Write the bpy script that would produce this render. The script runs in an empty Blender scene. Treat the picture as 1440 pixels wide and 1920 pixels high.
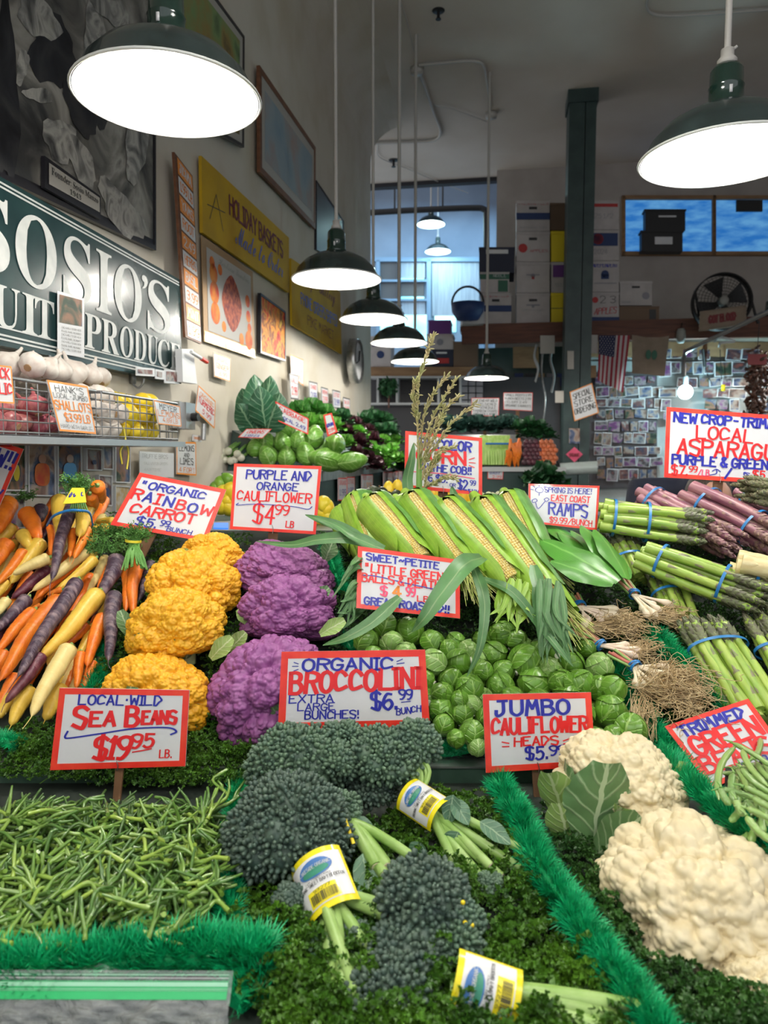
import bpy, math, random
import numpy as np
from mathutils import Vector, Matrix, kdtree
random.seed(7); RNG = np.random.default_rng(7)
SC = bpy.context.scene
COL = SC.collection
PI = math.pi
# ---------------------------------------------------------------- camera
CAMP = Vector((0, 0, 1.5)); F = 1380.0; PITCH = math.radians(4.56)
cam_d = bpy.data.cameras.new('camera'); cam = bpy.data.objects.new('camera', cam_d); COL.objects.link(cam)
cam.location = CAMP; cam.rotation_euler = (PI/2 - PITCH, 0, 0)
cam_d.sensor_fit = 'HORIZONTAL'; cam_d.sensor_width = 36; cam_d.lens = 36*F/1440
cam_d.dof.use_dof = True; cam_d.dof.focus_distance = 1.65; cam_d.dof.aperture_fstop = 7.0
cam_d.clip_start = 0.02
SC.camera = cam
# ---------------------------------------------------------------- world, exposure
SC.view_settings.view_transform = 'Standard'; SC.view_settings.look = 'None'
SC.view_settings.gamma = 1.0; SC.view_settings.use_curve_mapping = False
SC.view_settings.exposure = 0.0
w = bpy.data.worlds.new('world'); SC.world = w; w.use_nodes = True
w.node_tree.nodes['Background'].inputs[0].default_value = (0.96, 0.96, 1.0, 1)
w.node_tree.nodes['Background'].inputs[1].default_value = 1.0
LAMP_W = 28.0
# ---------------------------------------------------------------- placement helpers
def ray(px, py):
    dx = (px-720)/F; dz = (960-py)/F; c, s = math.cos(PITCH), math.sin(PITCH)
    return Vector((dx, c + s*dz, -s + c*dz))
def P(px, py, Y):
    d = ray(px, py); return CAMP + d*(Y/d.y)
def hit(px, py, p0, n):
    d = ray(px, py); n = Vector(n); t = (Vector(p0)-CAMP).dot(n)/d.dot(n); return CAMP + d*t
A9 = math.radians(9.0); ca, sa = math.cos(A9), math.sin(A9)
WN = Vector((ca, -sa, 0)); WD = Vector((sa, ca, 0)); WW = 1.4      # left wall: WN.p = -WW
def RF(x, y, z=0): return Vector((ca*x + sa*y, -sa*x + ca*y, z))     # room frame -> world
def wallp(px, py, off=0.0): return hit(px, py, WN*(-WW+off), WN)
CEIL = 4.91
LT = 0.87                                     # lower tier top
SL = 0.53                                     # slope of upper tier
def uz(Y): return 0.913 + SL*(Y-1.42)
UNn = Vector((0, -SL, 1)).normalized()
def U(px, py, h=0.0): return hit(px, py, (0, 1.42, 0.913+h), UNn)
def Lw(px, py, h=0.0): return hit(px, py, (0, 0, LT+h), (0, 0, 1))
# ---------------------------------------------------------------- materials
M = {}
def nd(nt, t, **k):
    n = nt.nodes.new(t)
    for a, b in k.items(): setattr(n, a, b)
    return n
def mat(name, col, rough=0.5, col2=None, scale=20, metal=0.0, bump=0.0, bscale=None, emit=0.0, trans=0.0, alpha=1.0, sss=0.0, detail=4, stretch=None, coat=0.0, lo=0.35, hi=0.65, rnd=0.0, spec=0.5):
    if name in M: return M[name]
    m = bpy.data.materials.new(name); m.use_nodes = True; nt = m.node_tree; b = nt.nodes['Principled BSDF']
    I = b.inputs
    I['Roughness'].default_value = rough; I['Metallic'].default_value = metal
    I['Base Color'].default_value = (*col, 1); I['Specular IOR Level'].default_value = spec
    tc = nd(nt, 'ShaderNodeTexCoord'); mp = nd(nt, 'ShaderNodeMapping'); nt.links.new(tc.outputs['Object'], mp.inputs[0])
    if stretch: mp.inputs['Scale'].default_value = stretch
    out = None
    if col2 is not None:
        n = nd(nt, 'ShaderNodeTexNoise'); n.inputs['Scale'].default_value = scale; n.inputs['Detail'].default_value = detail
        nt.links.new(mp.outputs[0], n.inputs[0])
        r = nd(nt, 'ShaderNodeValToRGB'); r.color_ramp.elements[0].position = lo; r.color_ramp.elements[1].position = hi
        r.color_ramp.elements[0].color = (*col, 1); r.color_ramp.elements[1].color = (*col2, 1)
        nt.links.new(n.outputs[0], r.inputs[0]); out = r.outputs[0]
        nt.links.new(out, I['Base Color'])
    if rnd > 0:
        oi = nd(nt, 'ShaderNodeObjectInfo'); hs = nd(nt, 'ShaderNodeHueSaturation')
        mr = nd(nt, 'ShaderNodeMapRange'); mr.inputs[3].default_value = 1-rnd; mr.inputs[4].default_value = 1+rnd
        nt.links.new(oi.outputs['Random'], mr.inputs[0]); nt.links.new(mr.outputs[0], hs.inputs['Value'])
        m2 = nd(nt, 'ShaderNodeMapRange'); m2.inputs[3].default_value = 0.5+rnd*.05; m2.inputs[4].default_value = 0.5-rnd*.05
        nt.links.new(oi.outputs['Random'], m2.inputs[0]); nt.links.new(m2.outputs[0], hs.inputs['Hue'])
        if out: nt.links.new(out, hs.inputs['Color'])
        else: hs.inputs['Color'].default_value = (*col, 1)
        nt.links.new(hs.outputs[0], I['Base Color'])
    if bump > 0:
        n2 = nd(nt, 'ShaderNodeTexNoise'); n2.inputs['Scale'].default_value = bscale or scale; n2.inputs['Detail'].default_value = 5
        nt.links.new(mp.outputs[0], n2.inputs[0]); bp = nd(nt, 'ShaderNodeBump'); bp.inputs['Strength'].default_value = bump
        bp.inputs['Distance'].default_value = 0.01
        nt.links.new(n2.outputs[0], bp.inputs['Height']); nt.links.new(bp.outputs[0], I['Normal'])
    if emit > 0:
        I['Emission Color'].default_value = (*col, 1); I['Emission Strength'].default_value = emit
    I['Transmission Weight'].default_value = trans; I['Alpha'].default_value = alpha
    if sss > 0:
        I['Subsurface Weight'].default_value = sss; I['Subsurface Scale'].default_value = 0.01
    if coat > 0:
        I['Coat Weight'].default_value = coat; I['Coat Roughness'].default_value = 0.08
    M[name] = m; return m
def leafmat(name, col, vein, scale=60, rough=0.42, rnd=0.12, bump=0.25, wave=0.0, vk=.5):
    """leaf: UV-driven mid-rib and side veins, a little colour mottling"""
    if name in M: return M[name]
    m = bpy.data.materials.new(name); m.use_nodes = True; nt = m.node_tree; b = nt.nodes['Principled BSDF']; I = b.inputs
    I['Roughness'].default_value = rough
    uv = nd(nt, 'ShaderNodeUVMap'); sp = nd(nt, 'ShaderNodeSeparateXYZ'); nt.links.new(uv.outputs[0], sp.inputs[0])
    def mth(op, a, b2=None):
        n = nd(nt, 'ShaderNodeMath', operation=op)
        for i, v in enumerate((a, b2)):
            if v is None: continue
            if isinstance(v, (int, float)): n.inputs[i].default_value = v
            else: nt.links.new(v, n.inputs[i])
        return n.outputs[0]
    tc = nd(nt, 'ShaderNodeTexCoord'); nw = nd(nt, 'ShaderNodeTexNoise'); nw.inputs['Scale'].default_value = 4; nt.links.new(uv.outputs[0], nw.inputs[0]); sx = mth('ADD', sp.outputs[0], mth('MULTIPLY', mth('SUBTRACT', nw.outputs[0], .5), .16))
    ax = mth('ABSOLUTE', mth('SUBTRACT', sx, 0.5))
    mid = mth('LESS_THAN', ax, 0.035)
    if wave > 0:   # side veins run outwards and up
        ph = mth('FRACT', mth('MULTIPLY', mth('SUBTRACT', sp.outputs[1], mth('MULTIPLY', ax, 0.5)), wave))
        side = mth('SUBTRACT', 1, mth('MINIMUM', mth('MULTIPLY', mth('ABSOLUTE', mth('SUBTRACT', ph, .5)), 7), 1))
    else:          # parallel veins
        side = mth('LESS_THAN', mth('FRACT', mth('MULTIPLY', sp.outputs[0], 16)), 0.18)
        side = mth('MULTIPLY', side, 0.6)
    v = mth('MAXIMUM', mth('MULTIPLY', mid, .8), mth('MULTIPLY', side, vk))
    n = nd(nt, 'ShaderNodeTexNoise'); n.inputs['Scale'].default_value = scale
    nt.links.new(tc.outputs['Object'], n.inputs[0])
    hs = nd(nt, 'ShaderNodeHueSaturation'); hs.inputs['Color'].default_value = (*col, 1)
    oi = nd(nt, 'ShaderNodeObjectInfo')
    val = mth('ADD', mth('MULTIPLY', n.outputs[0], 0.9), mth('ADD', 0.55-rnd, mth('MULTIPLY', oi.outputs['Random'], 2*rnd)))
    nt.links.new(val, hs.inputs['Value'])
    mx = nd(nt, 'ShaderNodeMix', data_type='RGBA'); nt.links.new(v, mx.inputs[0]); nt.links.new(hs.outputs[0], mx.inputs[6]); mx.inputs[7].default_value = (*vein, 1)
    nt.links.new(mx.outputs[2], I['Base Color'])
    bp = nd(nt, 'ShaderNodeBump'); bp.inputs['Strength'].default_value = bump; bp.inputs['Distance'].default_value = 0.004
    nt.links.new(v, bp.inputs['Height']); nt.links.new(bp.outputs[0], I['Normal'])
    M[name] = m; return m
# ---------------------------------------------------------------- mesh building
class MB:
    """collects vertex / face blocks and links them as one mesh object"""
    def __init__(s): s.V = []; s.Q = []; s.T = []; s.n = 0; s.uvq = []; s.uvt = []; s.uv = False
    def add(s, V, Fs, uv=None):
        V = np.asarray(V, float).reshape(-1, 3); Fs = np.asarray(Fs, int)
        (s.Q if Fs.shape[1] == 4 else s.T).append(Fs + s.n)
        if uv is not None: s.uv = True
        (s.uvq if Fs.shape[1] == 4 else s.uvt).append(np.asarray(uv, float)[Fs.ravel()] if uv is not None else np.zeros((Fs.size, 2)))
        s.V.append(V); s.n += len(V)
    def mesh(s, name, smooth=True):
        me = bpy.data.meshes.new(name)
        V = np.concatenate(s.V) if s.V else np.zeros((0, 3))
        Q = np.concatenate(s.Q) if s.Q else np.zeros((0, 4), int); T = np.concatenate(s.T) if s.T else np.zeros((0, 3), int)
        me.vertices.add(len(V)); me.vertices.foreach_set('co', V.ravel().astype(np.float32))
        nl = Q.size + T.size; me.loops.add(nl); me.polygons.add(len(Q)+len(T))
        me.loops.foreach_set('vertex_index', np.concatenate([Q.ravel(), T.ravel()]).astype(np.int32))
        st = np.concatenate([np.arange(len(Q))*4, Q.size+np.arange(len(T))*3]).astype(np.int32)
        me.polygons.foreach_set('loop_start', st)
        me.polygons.foreach_set('use_smooth', np.full(len(Q)+len(T), smooth))
        if s.uv:
            l = me.uv_layers.new(name='UVMap')
            l.data.foreach_set('uv', np.concatenate([np.concatenate(x) for x in (s.uvq, s.uvt) if x]).ravel().astype(np.float32))
        me.update(calc_edges=True); me.validate()
        return me
    def build(s, name, m, parent=None, smooth=True, **k):
        return link(name, s.mesh(name, smooth), m, parent, **k)
def link(name, me, m, parent=None, **k):
    o = bpy.data.objects.new(name, me); COL.objects.link(o)
    if m is not None and len(me.materials) == 0: me.materials.append(m)
    if parent is not None:
        o.parent = parent; 
        if k.get('keep', True): o.matrix_parent_inverse = parent_inv(parent)
    return o
def parent_inv(p):
    return wm(p).inverted()
def wm(p):
    m = p.matrix_basis.copy()
    return m if p.parent is None else wm(p.parent) @ p.matrix_parent_inverse @ m
def tag(o, label=None, cat=None, group=None, kind=None):
    if label: o['label'] = label
    if cat: o['category'] = cat
    if group: o['group'] = group
    if kind: o['kind'] = kind
    return o
def thing(name, label, cat, loc=(0, 0, 0), group=None):
    o = bpy.data.objects.new(name, None); COL.objects.link(o); o.location = loc; o.empty_display_size = .05
    return tag(o, label, cat, group)
def dup(root, M4, label=None, group=None):
    """copy a thing (built about the origin) with its parts and sub-parts, set at matrix M4"""
    r = root.copy(); COL.objects.link(r); r.matrix_world = M4
    if label: r['label'] = label
    if group: r['group'] = group
    def rec(a, b):
        for ch in a.children:
            c = ch.copy(); COL.objects.link(c); c.parent = b; rec(ch, c)
    rec(root, r); return r
def kill(root):
    for c in list(root.children): kill(c)
    bpy.data.objects.remove(root)
BQ = np.array([[0,1,3,2],[4,6,7,5],[0,4,5,1],[2,3,7,6],[0,2,6,4],[1,5,7,3]])
def box(mb, c, s, R=None):
    V = np.array([[x, y, z] for x in (-.5, .5) for y in (-.5, .5) for z in (-.5, .5)])*np.array(s)
    if R is not None: V = V @ np.array(R.to_3x3()).T
    mb.add(V+np.array(c), BQ)
def rbox(mb, x0, x1, y0, y1, z0, z1):
    """box in room frame"""
    V = [RF(x, y, z) for x in (x0, x1) for y in (y0, y1) for z in (z0, z1)]; mb.add(np.array(V), BQ)
def hexa(mb, q, d):
    """slab: quad q (4 world points in order) given thickness vector d"""
    q = np.array([np.array(p) for p in q]); d = np.array(d); V = np.concatenate([q, q+d])
    mb.add(V, [[0,1,2,3],[7,6,5,4],[0,4,5,1],[1,5,6,2],[2,6,7,3],[3,7,4,0]])
def frames(pts):
    P_ = np.array([np.array(p) for p in pts], float); T = np.gradient(P_, axis=0); T /= np.linalg.norm(T, axis=1)[:, None]+1e-12
    up = np.array([0, 0, 1.]) if abs(T[0][2]) < .9 else np.array([1., 0, 0])
    N = []; n = np.cross(T[0], up); n /= np.linalg.norm(n)
    for t in T:
        n = n - t*np.dot(n, t); n /= np.linalg.norm(n)+1e-12; N.append(n)
    N = np.array(N); return P_, T, N, np.cross(T, N)
def tube(mb, pts, r, ns=8, cap=True, flat=1.0):
    P_, T, N, B = frames(pts); k = len(P_); r = np.broadcast_to(np.asarray(r, float), (k,))
    a = np.arange(ns)*2*PI/ns
    V = P_[:, None]+r[:, None, None]*(np.cos(a)[None, :, None]*N[:, None]+flat*np.sin(a)[None, :, None]*B[:, None])
    V = V.reshape(-1, 3); i = np.arange(k-1)[:, None]*ns; j = np.arange(ns)[None]; j2 = (j+1) % ns
    Q = np.stack([i+j, i+j2, i+ns+j2, i+ns+j], -1).reshape(-1, 4); mb.add(V, Q)
    if cap:
        for e, o in ((0, 0), (k-1, (k-1)*ns)):
            Vc = np.concatenate([V[o:o+ns], P_[e][None]]); jj = np.arange(ns)
            mb.add(Vc, np.stack([jj, (jj+1) % ns, np.full(ns, ns)], -1) if e else np.stack([(jj+1) % ns, jj, np.full(ns, ns)], -1))
def curve(pts, n=12):
    """Catmull-Rom through points"""
    p = [np.array(q, float) for q in pts]; p = [2*p[0]-p[1]]+p+[2*p[-1]-p[-2]]; out = []
    m = len(p)-3
    for i in range(m):
        a, b, c, d = p[i:i+4]
        for t in np.linspace(0, 1, n, endpoint=(i == m-1)):
            out.append(.5*((2*b)+(-a+c)*t+(2*a-5*b+4*c-d)*t*t+(-a+3*b-3*c+d)*t**3))
    return out
def lathe(mb, prof, ns=24, c=(0, 0, 0), R=None):
    prof = np.array(prof, float); a = np.arange(ns)*2*PI/ns; k = len(prof)
    V = np.stack([prof[:, 0][:, None]*np.cos(a), prof[:, 0][:, None]*np.sin(a), np.repeat(prof[:, 1][:, None], ns, 1)], -1).reshape(-1, 3)
    if R is not None: V = V @ np.array(R.to_3x3()).T
    i = np.arange(k-1)[:, None]*ns; j = np.arange(ns)[None]; j2 = (j+1) % ns
    mb.add(V+np.array(c), np.stack([i+j, i+j2, i+ns+j2, i+ns+j], -1).reshape(-1, 4))
import bmesh
def _ico(sub):
    bm = bmesh.new(); bmesh.ops.create_icosphere(bm, subdivisions=sub, radius=1)
    V = np.array([v.co[:] for v in bm.verts]); Fs = np.array([[v.index for v in f.verts] for f in bm.faces]); bm.free(); return V, Fs
ICO = {}
def ico(s):
    if s not in ICO: ICO[s] = _ico(s)
    return ICO[s]
def ball(mb, c, r, sub=2, R=None):
    V, Fs = ico(sub); V = V*np.array(r)
    if R is not None: V = V @ np.array(R.to_3x3()).T
    mb.add(V+np.array(c), Fs)
def rand_rot(n, tilt=PI):
    """n random rotation matrices"""
    q = RNG.normal(size=(n, 4)); q /= np.linalg.norm(q, axis=1)[:, None]; w_, x, y, z = q.T
    return np.stack([np.stack([1-2*(y*y+z*z), 2*(x*y-z*w_), 2*(x*z+y*w_)], -1), np.stack([2*(x*y+z*w_), 1-2*(x*x+z*z), 2*(y*z-x*w_)], -1), np.stack([2*(x*z-y*w_), 2*(y*z+x*w_), 1-2*(x*x+y*y)], -1)], 1)
def up_rot(n, tilt, nrm=None):
    """rotations: random heading, local z tilted up to `tilt` from vertical (or from normals nrm)"""
    a = RNG.uniform(0, 2*PI, n); z = np.tile([0, 0, 1.], (n, 1)) if nrm is None else np.array(nrm, float).copy()
    z = z + RNG.normal(size=(n, 3))*math.tan(tilt)*.6; z /= np.linalg.norm(z, axis=1)[:, None]
    x = np.stack([np.cos(a), np.sin(a), np.zeros(n)], -1); x -= z*(x*z).sum(1)[:, None]; x /= np.linalg.norm(x, axis=1)[:, None]
    return np.stack([x, np.cross(z, x), z], -1)
def scatter(mb, tV, tF, pos, Rm, sc, uv=None):
    """replicate template (tV,tF) at pos with rotations Rm (n,3,3), scales sc"""
    n = len(pos); tV = np.asarray(tV, float); tF = np.asarray(tF, int)
    sc = np.broadcast_to(np.asarray(sc, float).reshape(-1, 1, 1) if np.ndim(sc) else sc, (n, 1, 1))
    V = np.einsum('nij,kj->nki', Rm, tV)*sc + np.asarray(pos)[:, None]
    Fs = tF[None]+(np.arange(n)*len(tV))[:, None, None]
    mb.add(V.reshape(-1, 3), Fs.reshape(-1, tF.shape[1]), None if uv is None else np.tile(uv, (n, 1)))
def leaf(mb, p, d, up, L, W, prof=None, nu=10, nv=6, cup=0.0, bend=0.0, ruf=0.0, rf=9, tw=0.0, seed=0, lift=0.0):
    """leaf blade from p along d; bend>0 droops away from up; cup folds sides up; ruf ruffles the edge"""
    d = Vector(d).normalized(); up = Vector(up); x = d.cross(up).normalized(); z = x.cross(d).normalized()
    R = np.array([x, d, z]).T; u = np.linspace(0, 1, nu+1); v = np.linspace(-1, 1, nv+1)
    prof = prof or (lambda t: np.sin(PI*np.clip(t, 0, 1)**.8)**.7)
    wd = np.maximum(prof(u), 0.02)*W/2
    ang = bend*u; ds = L/nu; yy = np.concatenate([[0], np.cumsum(np.cos(ang[:-1])*ds)]); zz = np.concatenate([[0], np.cumsum(-np.sin(ang[:-1])*ds)])
    X = wd[:, None]*v[None]; H = cup*wd[:, None]*(v[None]**2) + ruf*W*np.abs(v[None])**2*np.sin(rf*2*PI*u[:, None]+seed+np.sign(v[None])*1.3)*prof(u)[:, None]
    tt = tw*u[:, None]
    X2 = X*np.cos(tt)-H*np.sin(tt); H2 = X*np.sin(tt)+H*np.cos(tt)
    V = np.stack([X2, yy[:, None]+H2*np.sin(ang)[:, None], zz[:, None]+H2*np.cos(ang)[:, None]], -1).reshape(-1, 3) @ R.T + np.array(p)
    i = np.arange(nu)[:, None]*(nv+1); j = np.arange(nv)[None]
    Q = np.stack([i+j, i+j+1, i+nv+2+j, i+nv+1+j], -1).reshape(-1, 4)
    UV = np.stack(np.broadcast_arrays((v[None]+1)/2, u[:, None]), -1).reshape(-1, 2)
    mb.add(V, Q, UV)
def frame_m(p, d, up=(0, 0, 1), s=1.0):
    """matrix: local Y -> d, local Z ~ up"""
    d = Vector(d).normalized(); x = d.cross(Vector(up)).normalized(); z = x.cross(d)
    m = Matrix((x, d, z)).transposed().to_4x4()*1.0
    m = Matrix.Translation(Vector(p)) @ m @ Matrix.Scale(s, 4); return m
# ---------------------------------------------------------------- marker lettering: strokes on a 7x10 grid
G = {'A':'003960,1353','B':'0009,~093958563505,~05355462400300'.replace('0300','00'),'C':'~675839180603113162','D':'0009,~093957654320'+'00','E':'69090060,0545','F':'690900,0545','G':'~67583918060311305163,636434',
'H':'0009,6069,0565','I':'3039,1959,1050','J':'~494331100103,1969','K':'0009,6904,1560','L':'090060','M':'0019345960','N':'00096069','O':'~39180603113051636658'+'39','P':'0009,~093968664505','Q':'~3918060311305163665839,4260',
'R':'0009,~093968664505,3560','S':'~68492908062554635030'+'01','T':'3039,0969','U':'~09031130516369','V':'093069','W':'0910365069','X':'0960,6900','Y':'093569,3530','Z':'09690060',
'0':'~39180603113051636658'+'39','1':'173930,1050','2':'~071949675500,0060','3':'~0839685525,~2554623001','4':'490363,4940','5':'691915,~15466451'+'2001','6':'~58280502305163451403','7':'096920','8':'~39081654613001135668'+'39','9':'~65340608396865523010',
'$':'~68492908062554635030'+'01,3a30','!':'3934,3130','.':'3031','-':'1555',"'":'3936','"':'2926,4946','&':'~60172948031130'+'63','~':'~04264466','/':'0069','=':'1454,1656',':':'3334,3637','·':'3435','i':'3036,3839','l':'3039','b':'0009,~0536553210'+'00','m':'0006,~03163633,3330,~33466360'.replace('~03163633','~0336'),'%':'0069','(':'~59362350'[:9],'_':'0060'}
def glyph(ch):
    out = []
    for st in G.get(ch, G.get(ch.upper(), '')).split(','):
        if not st: continue
        sm = st[0] == '~'; st = st.lstrip('~'); pts = [(int(st[i], 16)/6., int(st[i+1], 16)/9.) for i in range(0, len(st)-1, 2)]
        if sm and len(pts) > 2: pts = [tuple(q) for q in curve(pts, 5)]
        out.append(pts)
    return out
def quadmap(TL, TR, BL, BR, lift):
    TL, TR, BL, BR = [np.array(q) for q in (TL, TR, BL, BR)]
    n = np.cross(BL-TL, TR-TL); n /= np.linalg.norm(n)
    W = np.linalg.norm(TR-TL); H = np.linalg.norm(BL-TL)
    def f(s, t, k=1.0): return TL*(1-s)*(1-t)+TR*s*(1-t)+BL*(1-s)*t+BR*s*t + n*lift*k
    return f, W, H, n
def stroke(mb, f, pts, wx, wy, k=1.0):
    """flat marker stroke; pts in sign coords (s,t), half-widths in sign coords; vertical runs broader"""
    P2 = np.array(pts, float)
    for a, b in zip(P2[:-1], P2[1:]):
        d = b-a; L = math.hypot(d[0]/wx, d[1]/wy)
        if L < 1e-6: continue
        u_ = np.array([d[0]/wx, d[1]/wy])/L; nn = np.array([-u_[1]*wx, u_[0]*wy*.72]); e = np.array([u_[0]*wx, u_[1]*wy])*.55
        q = [a-e+nn*.9, b+e+nn*.9, b+e-nn*.9, a-e-nn*.9]
        mb.add([f(*p, k) for p in q], [[3, 2, 1, 0]])
        k += .02
def letters(mb, f, W, H, text, s0, s1, t, h, wt=.11, rise=0.0, jit=.05, slant=0.0, k=1.0):
    """text spans s0..s1, cap height h (fraction of card height), baseline t"""
    adv = [(.45 if c in " .'!Iil1·:" else 1.12 if c in 'MW' else 1.0) for c in text]; tot = sum(adv)
    cw = (s1-s0)/tot; x = s0; wabs = h*H*wt*.68; wx, wy = wabs/W, wabs/H
    rr = random.Random(text)
    for ch, a in zip(text, adv):
        ww = cw*max(a, .8)*.74; r1 = rr.uniform(-jit, jit); y0 = t - rise*(x-s0)/(s1-s0) + rr.uniform(-.03, .03)*h
        xo = x + (cw*a-ww)/2
        for st in glyph(ch):
            q = [(xo+gx*ww+(gy*(slant+r1))*h*H/W, y0-gy*h+gx*r1*.1) for gx, gy in st]
            stroke(mb, f, q, wx, wy, k)
        x += cw*a
RED = (.72, .012, .015); BLU = (.012, .018, .33); ORG = (.85, .22, .02)
mat('ink_red', RED, .35); mat('ink_blue', BLU, .35); mat('ink_orange', (.8, .24, .02), .4); mat('ink_black', (.02, .02, .02), .5); mat('ink_pink', (.8, .06, .16), .4)
mat('card', (.70, .71, .72), .4, (.64, .66, .69), 9, coat=.15, bump=.03, bscale=12)
mat('border_red', (.72, .02, .012), .4, (.8, .05, .02), 30, coat=.15)
mat('border_orange', (.8, .28, .04), .4)
mat('stake', (.2, .1, .045), .7, (.1, .05, .02), 30, bump=.3, stretch=(1, 1, .15))
mat('staple', (.5, .5, .5), .3, metal=1)
def sign(name, label, corners, lines, border='border_red', bw=.045, stake=None, thick=.003, group=None, cat='price sign', under=None, curl=0.0, bg='card', extra=None):
    """corners TL,TR,BL,BR world; lines = (text, s0, s1, baseline t, cap height, colour, weight[, rise, slant])"""
    corners = [np.array(c, float) for c in corners]; f, W, H, n = quadmap(*corners, .0012); corners[3] = corners[3]-n*np.dot(corners[3]-corners[0], n); f, W, H, n = quadmap(*corners, .0012)
    t = thing(name, label, cat, Vector(f(.5, 1)), group)
    mb = MB(); TL, TR, BL, BR = [np.array(c) for c in corners]
    hexa(mb, [TL, BL, BR, TR], -n*thick); mb.build('card', M[bg], t, smooth=False)
    if border:
        bs, bt = bw*H/W, bw
        mb = MB()
        for (a, b, c, d) in ((0, 1, 0, bt), (0, 1, 1-bt, 1), (0, bs, bt, 1-bt), (1-bs, 1, bt, 1-bt)):
            hexa(mb, [f(a, c, .5), f(a, d, .5), f(b, d, .5), f(b, c, .5)], n*-.0005)
        mb.build('red_border' if 'red' in border else 'orange_border', M[border], t, smooth=False)
    by = {}
    for i, l in enumerate(lines):
        text, s0, s1, tb, h, c, wt = l[:7]; rise = l[7] if len(l) > 7 else 0; sl = l[8] if len(l) > 8 else 0.03
        letters(by.setdefault(c, MB()), f, W, H, text, s0, s1, tb, h, wt, rise, slant=sl, k=1.0+.0*i)
    for st in (under or []):
        c, wt, pts = st; stroke(by.setdefault(c, MB()), f, curve(pts, 6) if len(pts) > 2 else pts, wt*H/W, wt)
    for c, mb in by.items():
        if mb.n: mb.build('lettering', M[c], t, smooth=False)
    if stake:
        sx, L, wd = stake; a = np.array(f(sx, .55))-n*(thick+.006); b = np.array(f(sx, 1))-n*(thick+.006); d = (b-a); d /= np.linalg.norm(d)
        b = b + d*L; s = np.cross(d, n); mb = MB()
        hexa(mb, [a-s*wd/2, b-s*wd/2*.8, b+s*wd/2*.8, a+s*wd/2], -n*.006); mb.build('stake', M['stake'], t, smooth=False)
        mb = MB(); tube(mb, [f(sx-.01, .9, 2.5), f(sx+.005, .97, 2.5), f(sx, 1.03, 2)], .0009, 5); mb.build('staple', M['staple'], t)
    return t
# ================================================================ the setting
mat('plaster', (.60, .56, .48), .8, (.48, .42, .31), 2.2, bump=.05, bscale=30, lo=.45, hi=.8)
mat('ceiling_paint', (.56, .51, .44), .8, (.64, .60, .54), 1.2, bump=.04, bscale=25)
mat('ceil_edge', (.02, .02, .025), .7)
mat('backroom_paint', (.26, .33, .42), .7, (.22, .28, .36), 2)
mat('backwall', (.42, .39, .36), .85, (.36, .33, .30), 3)
mat('stonepanel', (.30, .34, .34), .7, (.42, .46, .46), 4, bump=.2, bscale=40)
mat('greenwood', (.016, .038, .038), .45, (.03, .06, .055), 8, bump=.05)
mat('darkgreen', (.02, .05, .045), .4, (.03, .07, .06), 6)
mat('metal', (.55, .56, .56), .35, metal=.9, col2=(.4, .42, .42), scale=25)
mat('galv', (.35, .36, .37), .4, metal=.8)
mat('conduit', (.46, .45, .42), .5)
mat('brownwood', (.14, .05, .028), .65, (.08, .03, .018), 14, bump=.1, stretch=(.3, .3, 3))
mat('tanwood', (.33, .2, .1), .7, (.24, .14, .07), 20, stretch=(.2, 1, 1))
mat('black', (.012, .012, .013), .5)
mat('floorc', (.12, .11, .10), .7, (.08, .075, .07), 5)
def struct(name, mb, m, **k):
    o = mb.build(name, m, None, smooth=k.get('smooth', False)); o['kind'] = 'structure'; return o
YE = 7.93; YC = 9.55
mb = MB()   # left wall with coved top
prof = [(-WW, 0), (-WW, CEIL-.35)] + [(-WW+.35-.35*math.cos(a), CEIL-.35+.35*math.sin(a)) for a in np.linspace(.15, PI/2, 8)]
for (x0, z0), (x1, z1) in zip(prof[:-1], prof[1:]):
    mb.add([RF(x0, -1.6, z0), RF(x0, YE, z0), RF(x1, YE, z1), RF(x1, -1.6, z1)], [[3, 2, 1, 0]])
rbox(mb, -WW-.25, -WW-.001, -1.6, YE, 0, CEIL)
struct('wall_left', mb, M['plaster'])
mb = MB(); rbox(mb, -WW-3.2, 7, -1.6, YC, CEIL, CEIL+.1); struct('ceiling', mb, M['ceiling_paint'])
mb = MB(); rbox(mb, -4, 7.5, -2.5, 13, -.1, 0); struct('floor', mb, M['floorc'])
mb = MB(); rbox(mb, -4.2, 7, YC-.05, YC+.05, CEIL-.05, CEIL-.001); struct('trim_1', mb, M['ceil_edge'])
# back room beyond the ceiling edge
mb = MB(); rbox(mb, -4.2, 2.2, 12.4, 12.5, 0, 7.2); struct('wall_far', mb, M['backroom_paint'])
mb = MB(); rbox(mb, -4.2, 2.2, YC+.1, 12.5, 6.4, 6.5); struct('ceiling.001', mb, M['backroom_paint'])
xw = (P(930, 500, 9.3)-Vector((0,0,0))).dot(WN)
mb = MB(); rbox(mb, xw, 7, 9.3, 9.5, 0, CEIL); struct('wall_back', mb, M['backwall'])
mb = MB(); rbox(mb, xw, xw+.1, 9.5, 12.4, 0, 6.4); struct('wall_partition', mb, M['backroom_paint'])
mb = MB(); rbox(mb, 6.9, 7.0, -1.6, 9.5, 0, CEIL); struct('wall_right', mb, M['backwall'])
def bw(px, py, yr=9.3):   # point on a plane parallel to the back wall
    return hit(px, py, RF(0, yr, 0), WD)
def bquad(mb, x0, y0, x1, y1, yr, th=.02):
    q = [bw(x0, y0, yr), bw(x0, y1, yr), bw(x1, y1, yr), bw(x1, y0, yr)]; hexa(mb, q, WD*th)
def bcorn(x0, y0, x1, y1, yr): return [bw(x0, y0, yr), bw(x1, y0, yr), bw(x0, y1, yr), bw(x1, y1, yr)]
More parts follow.
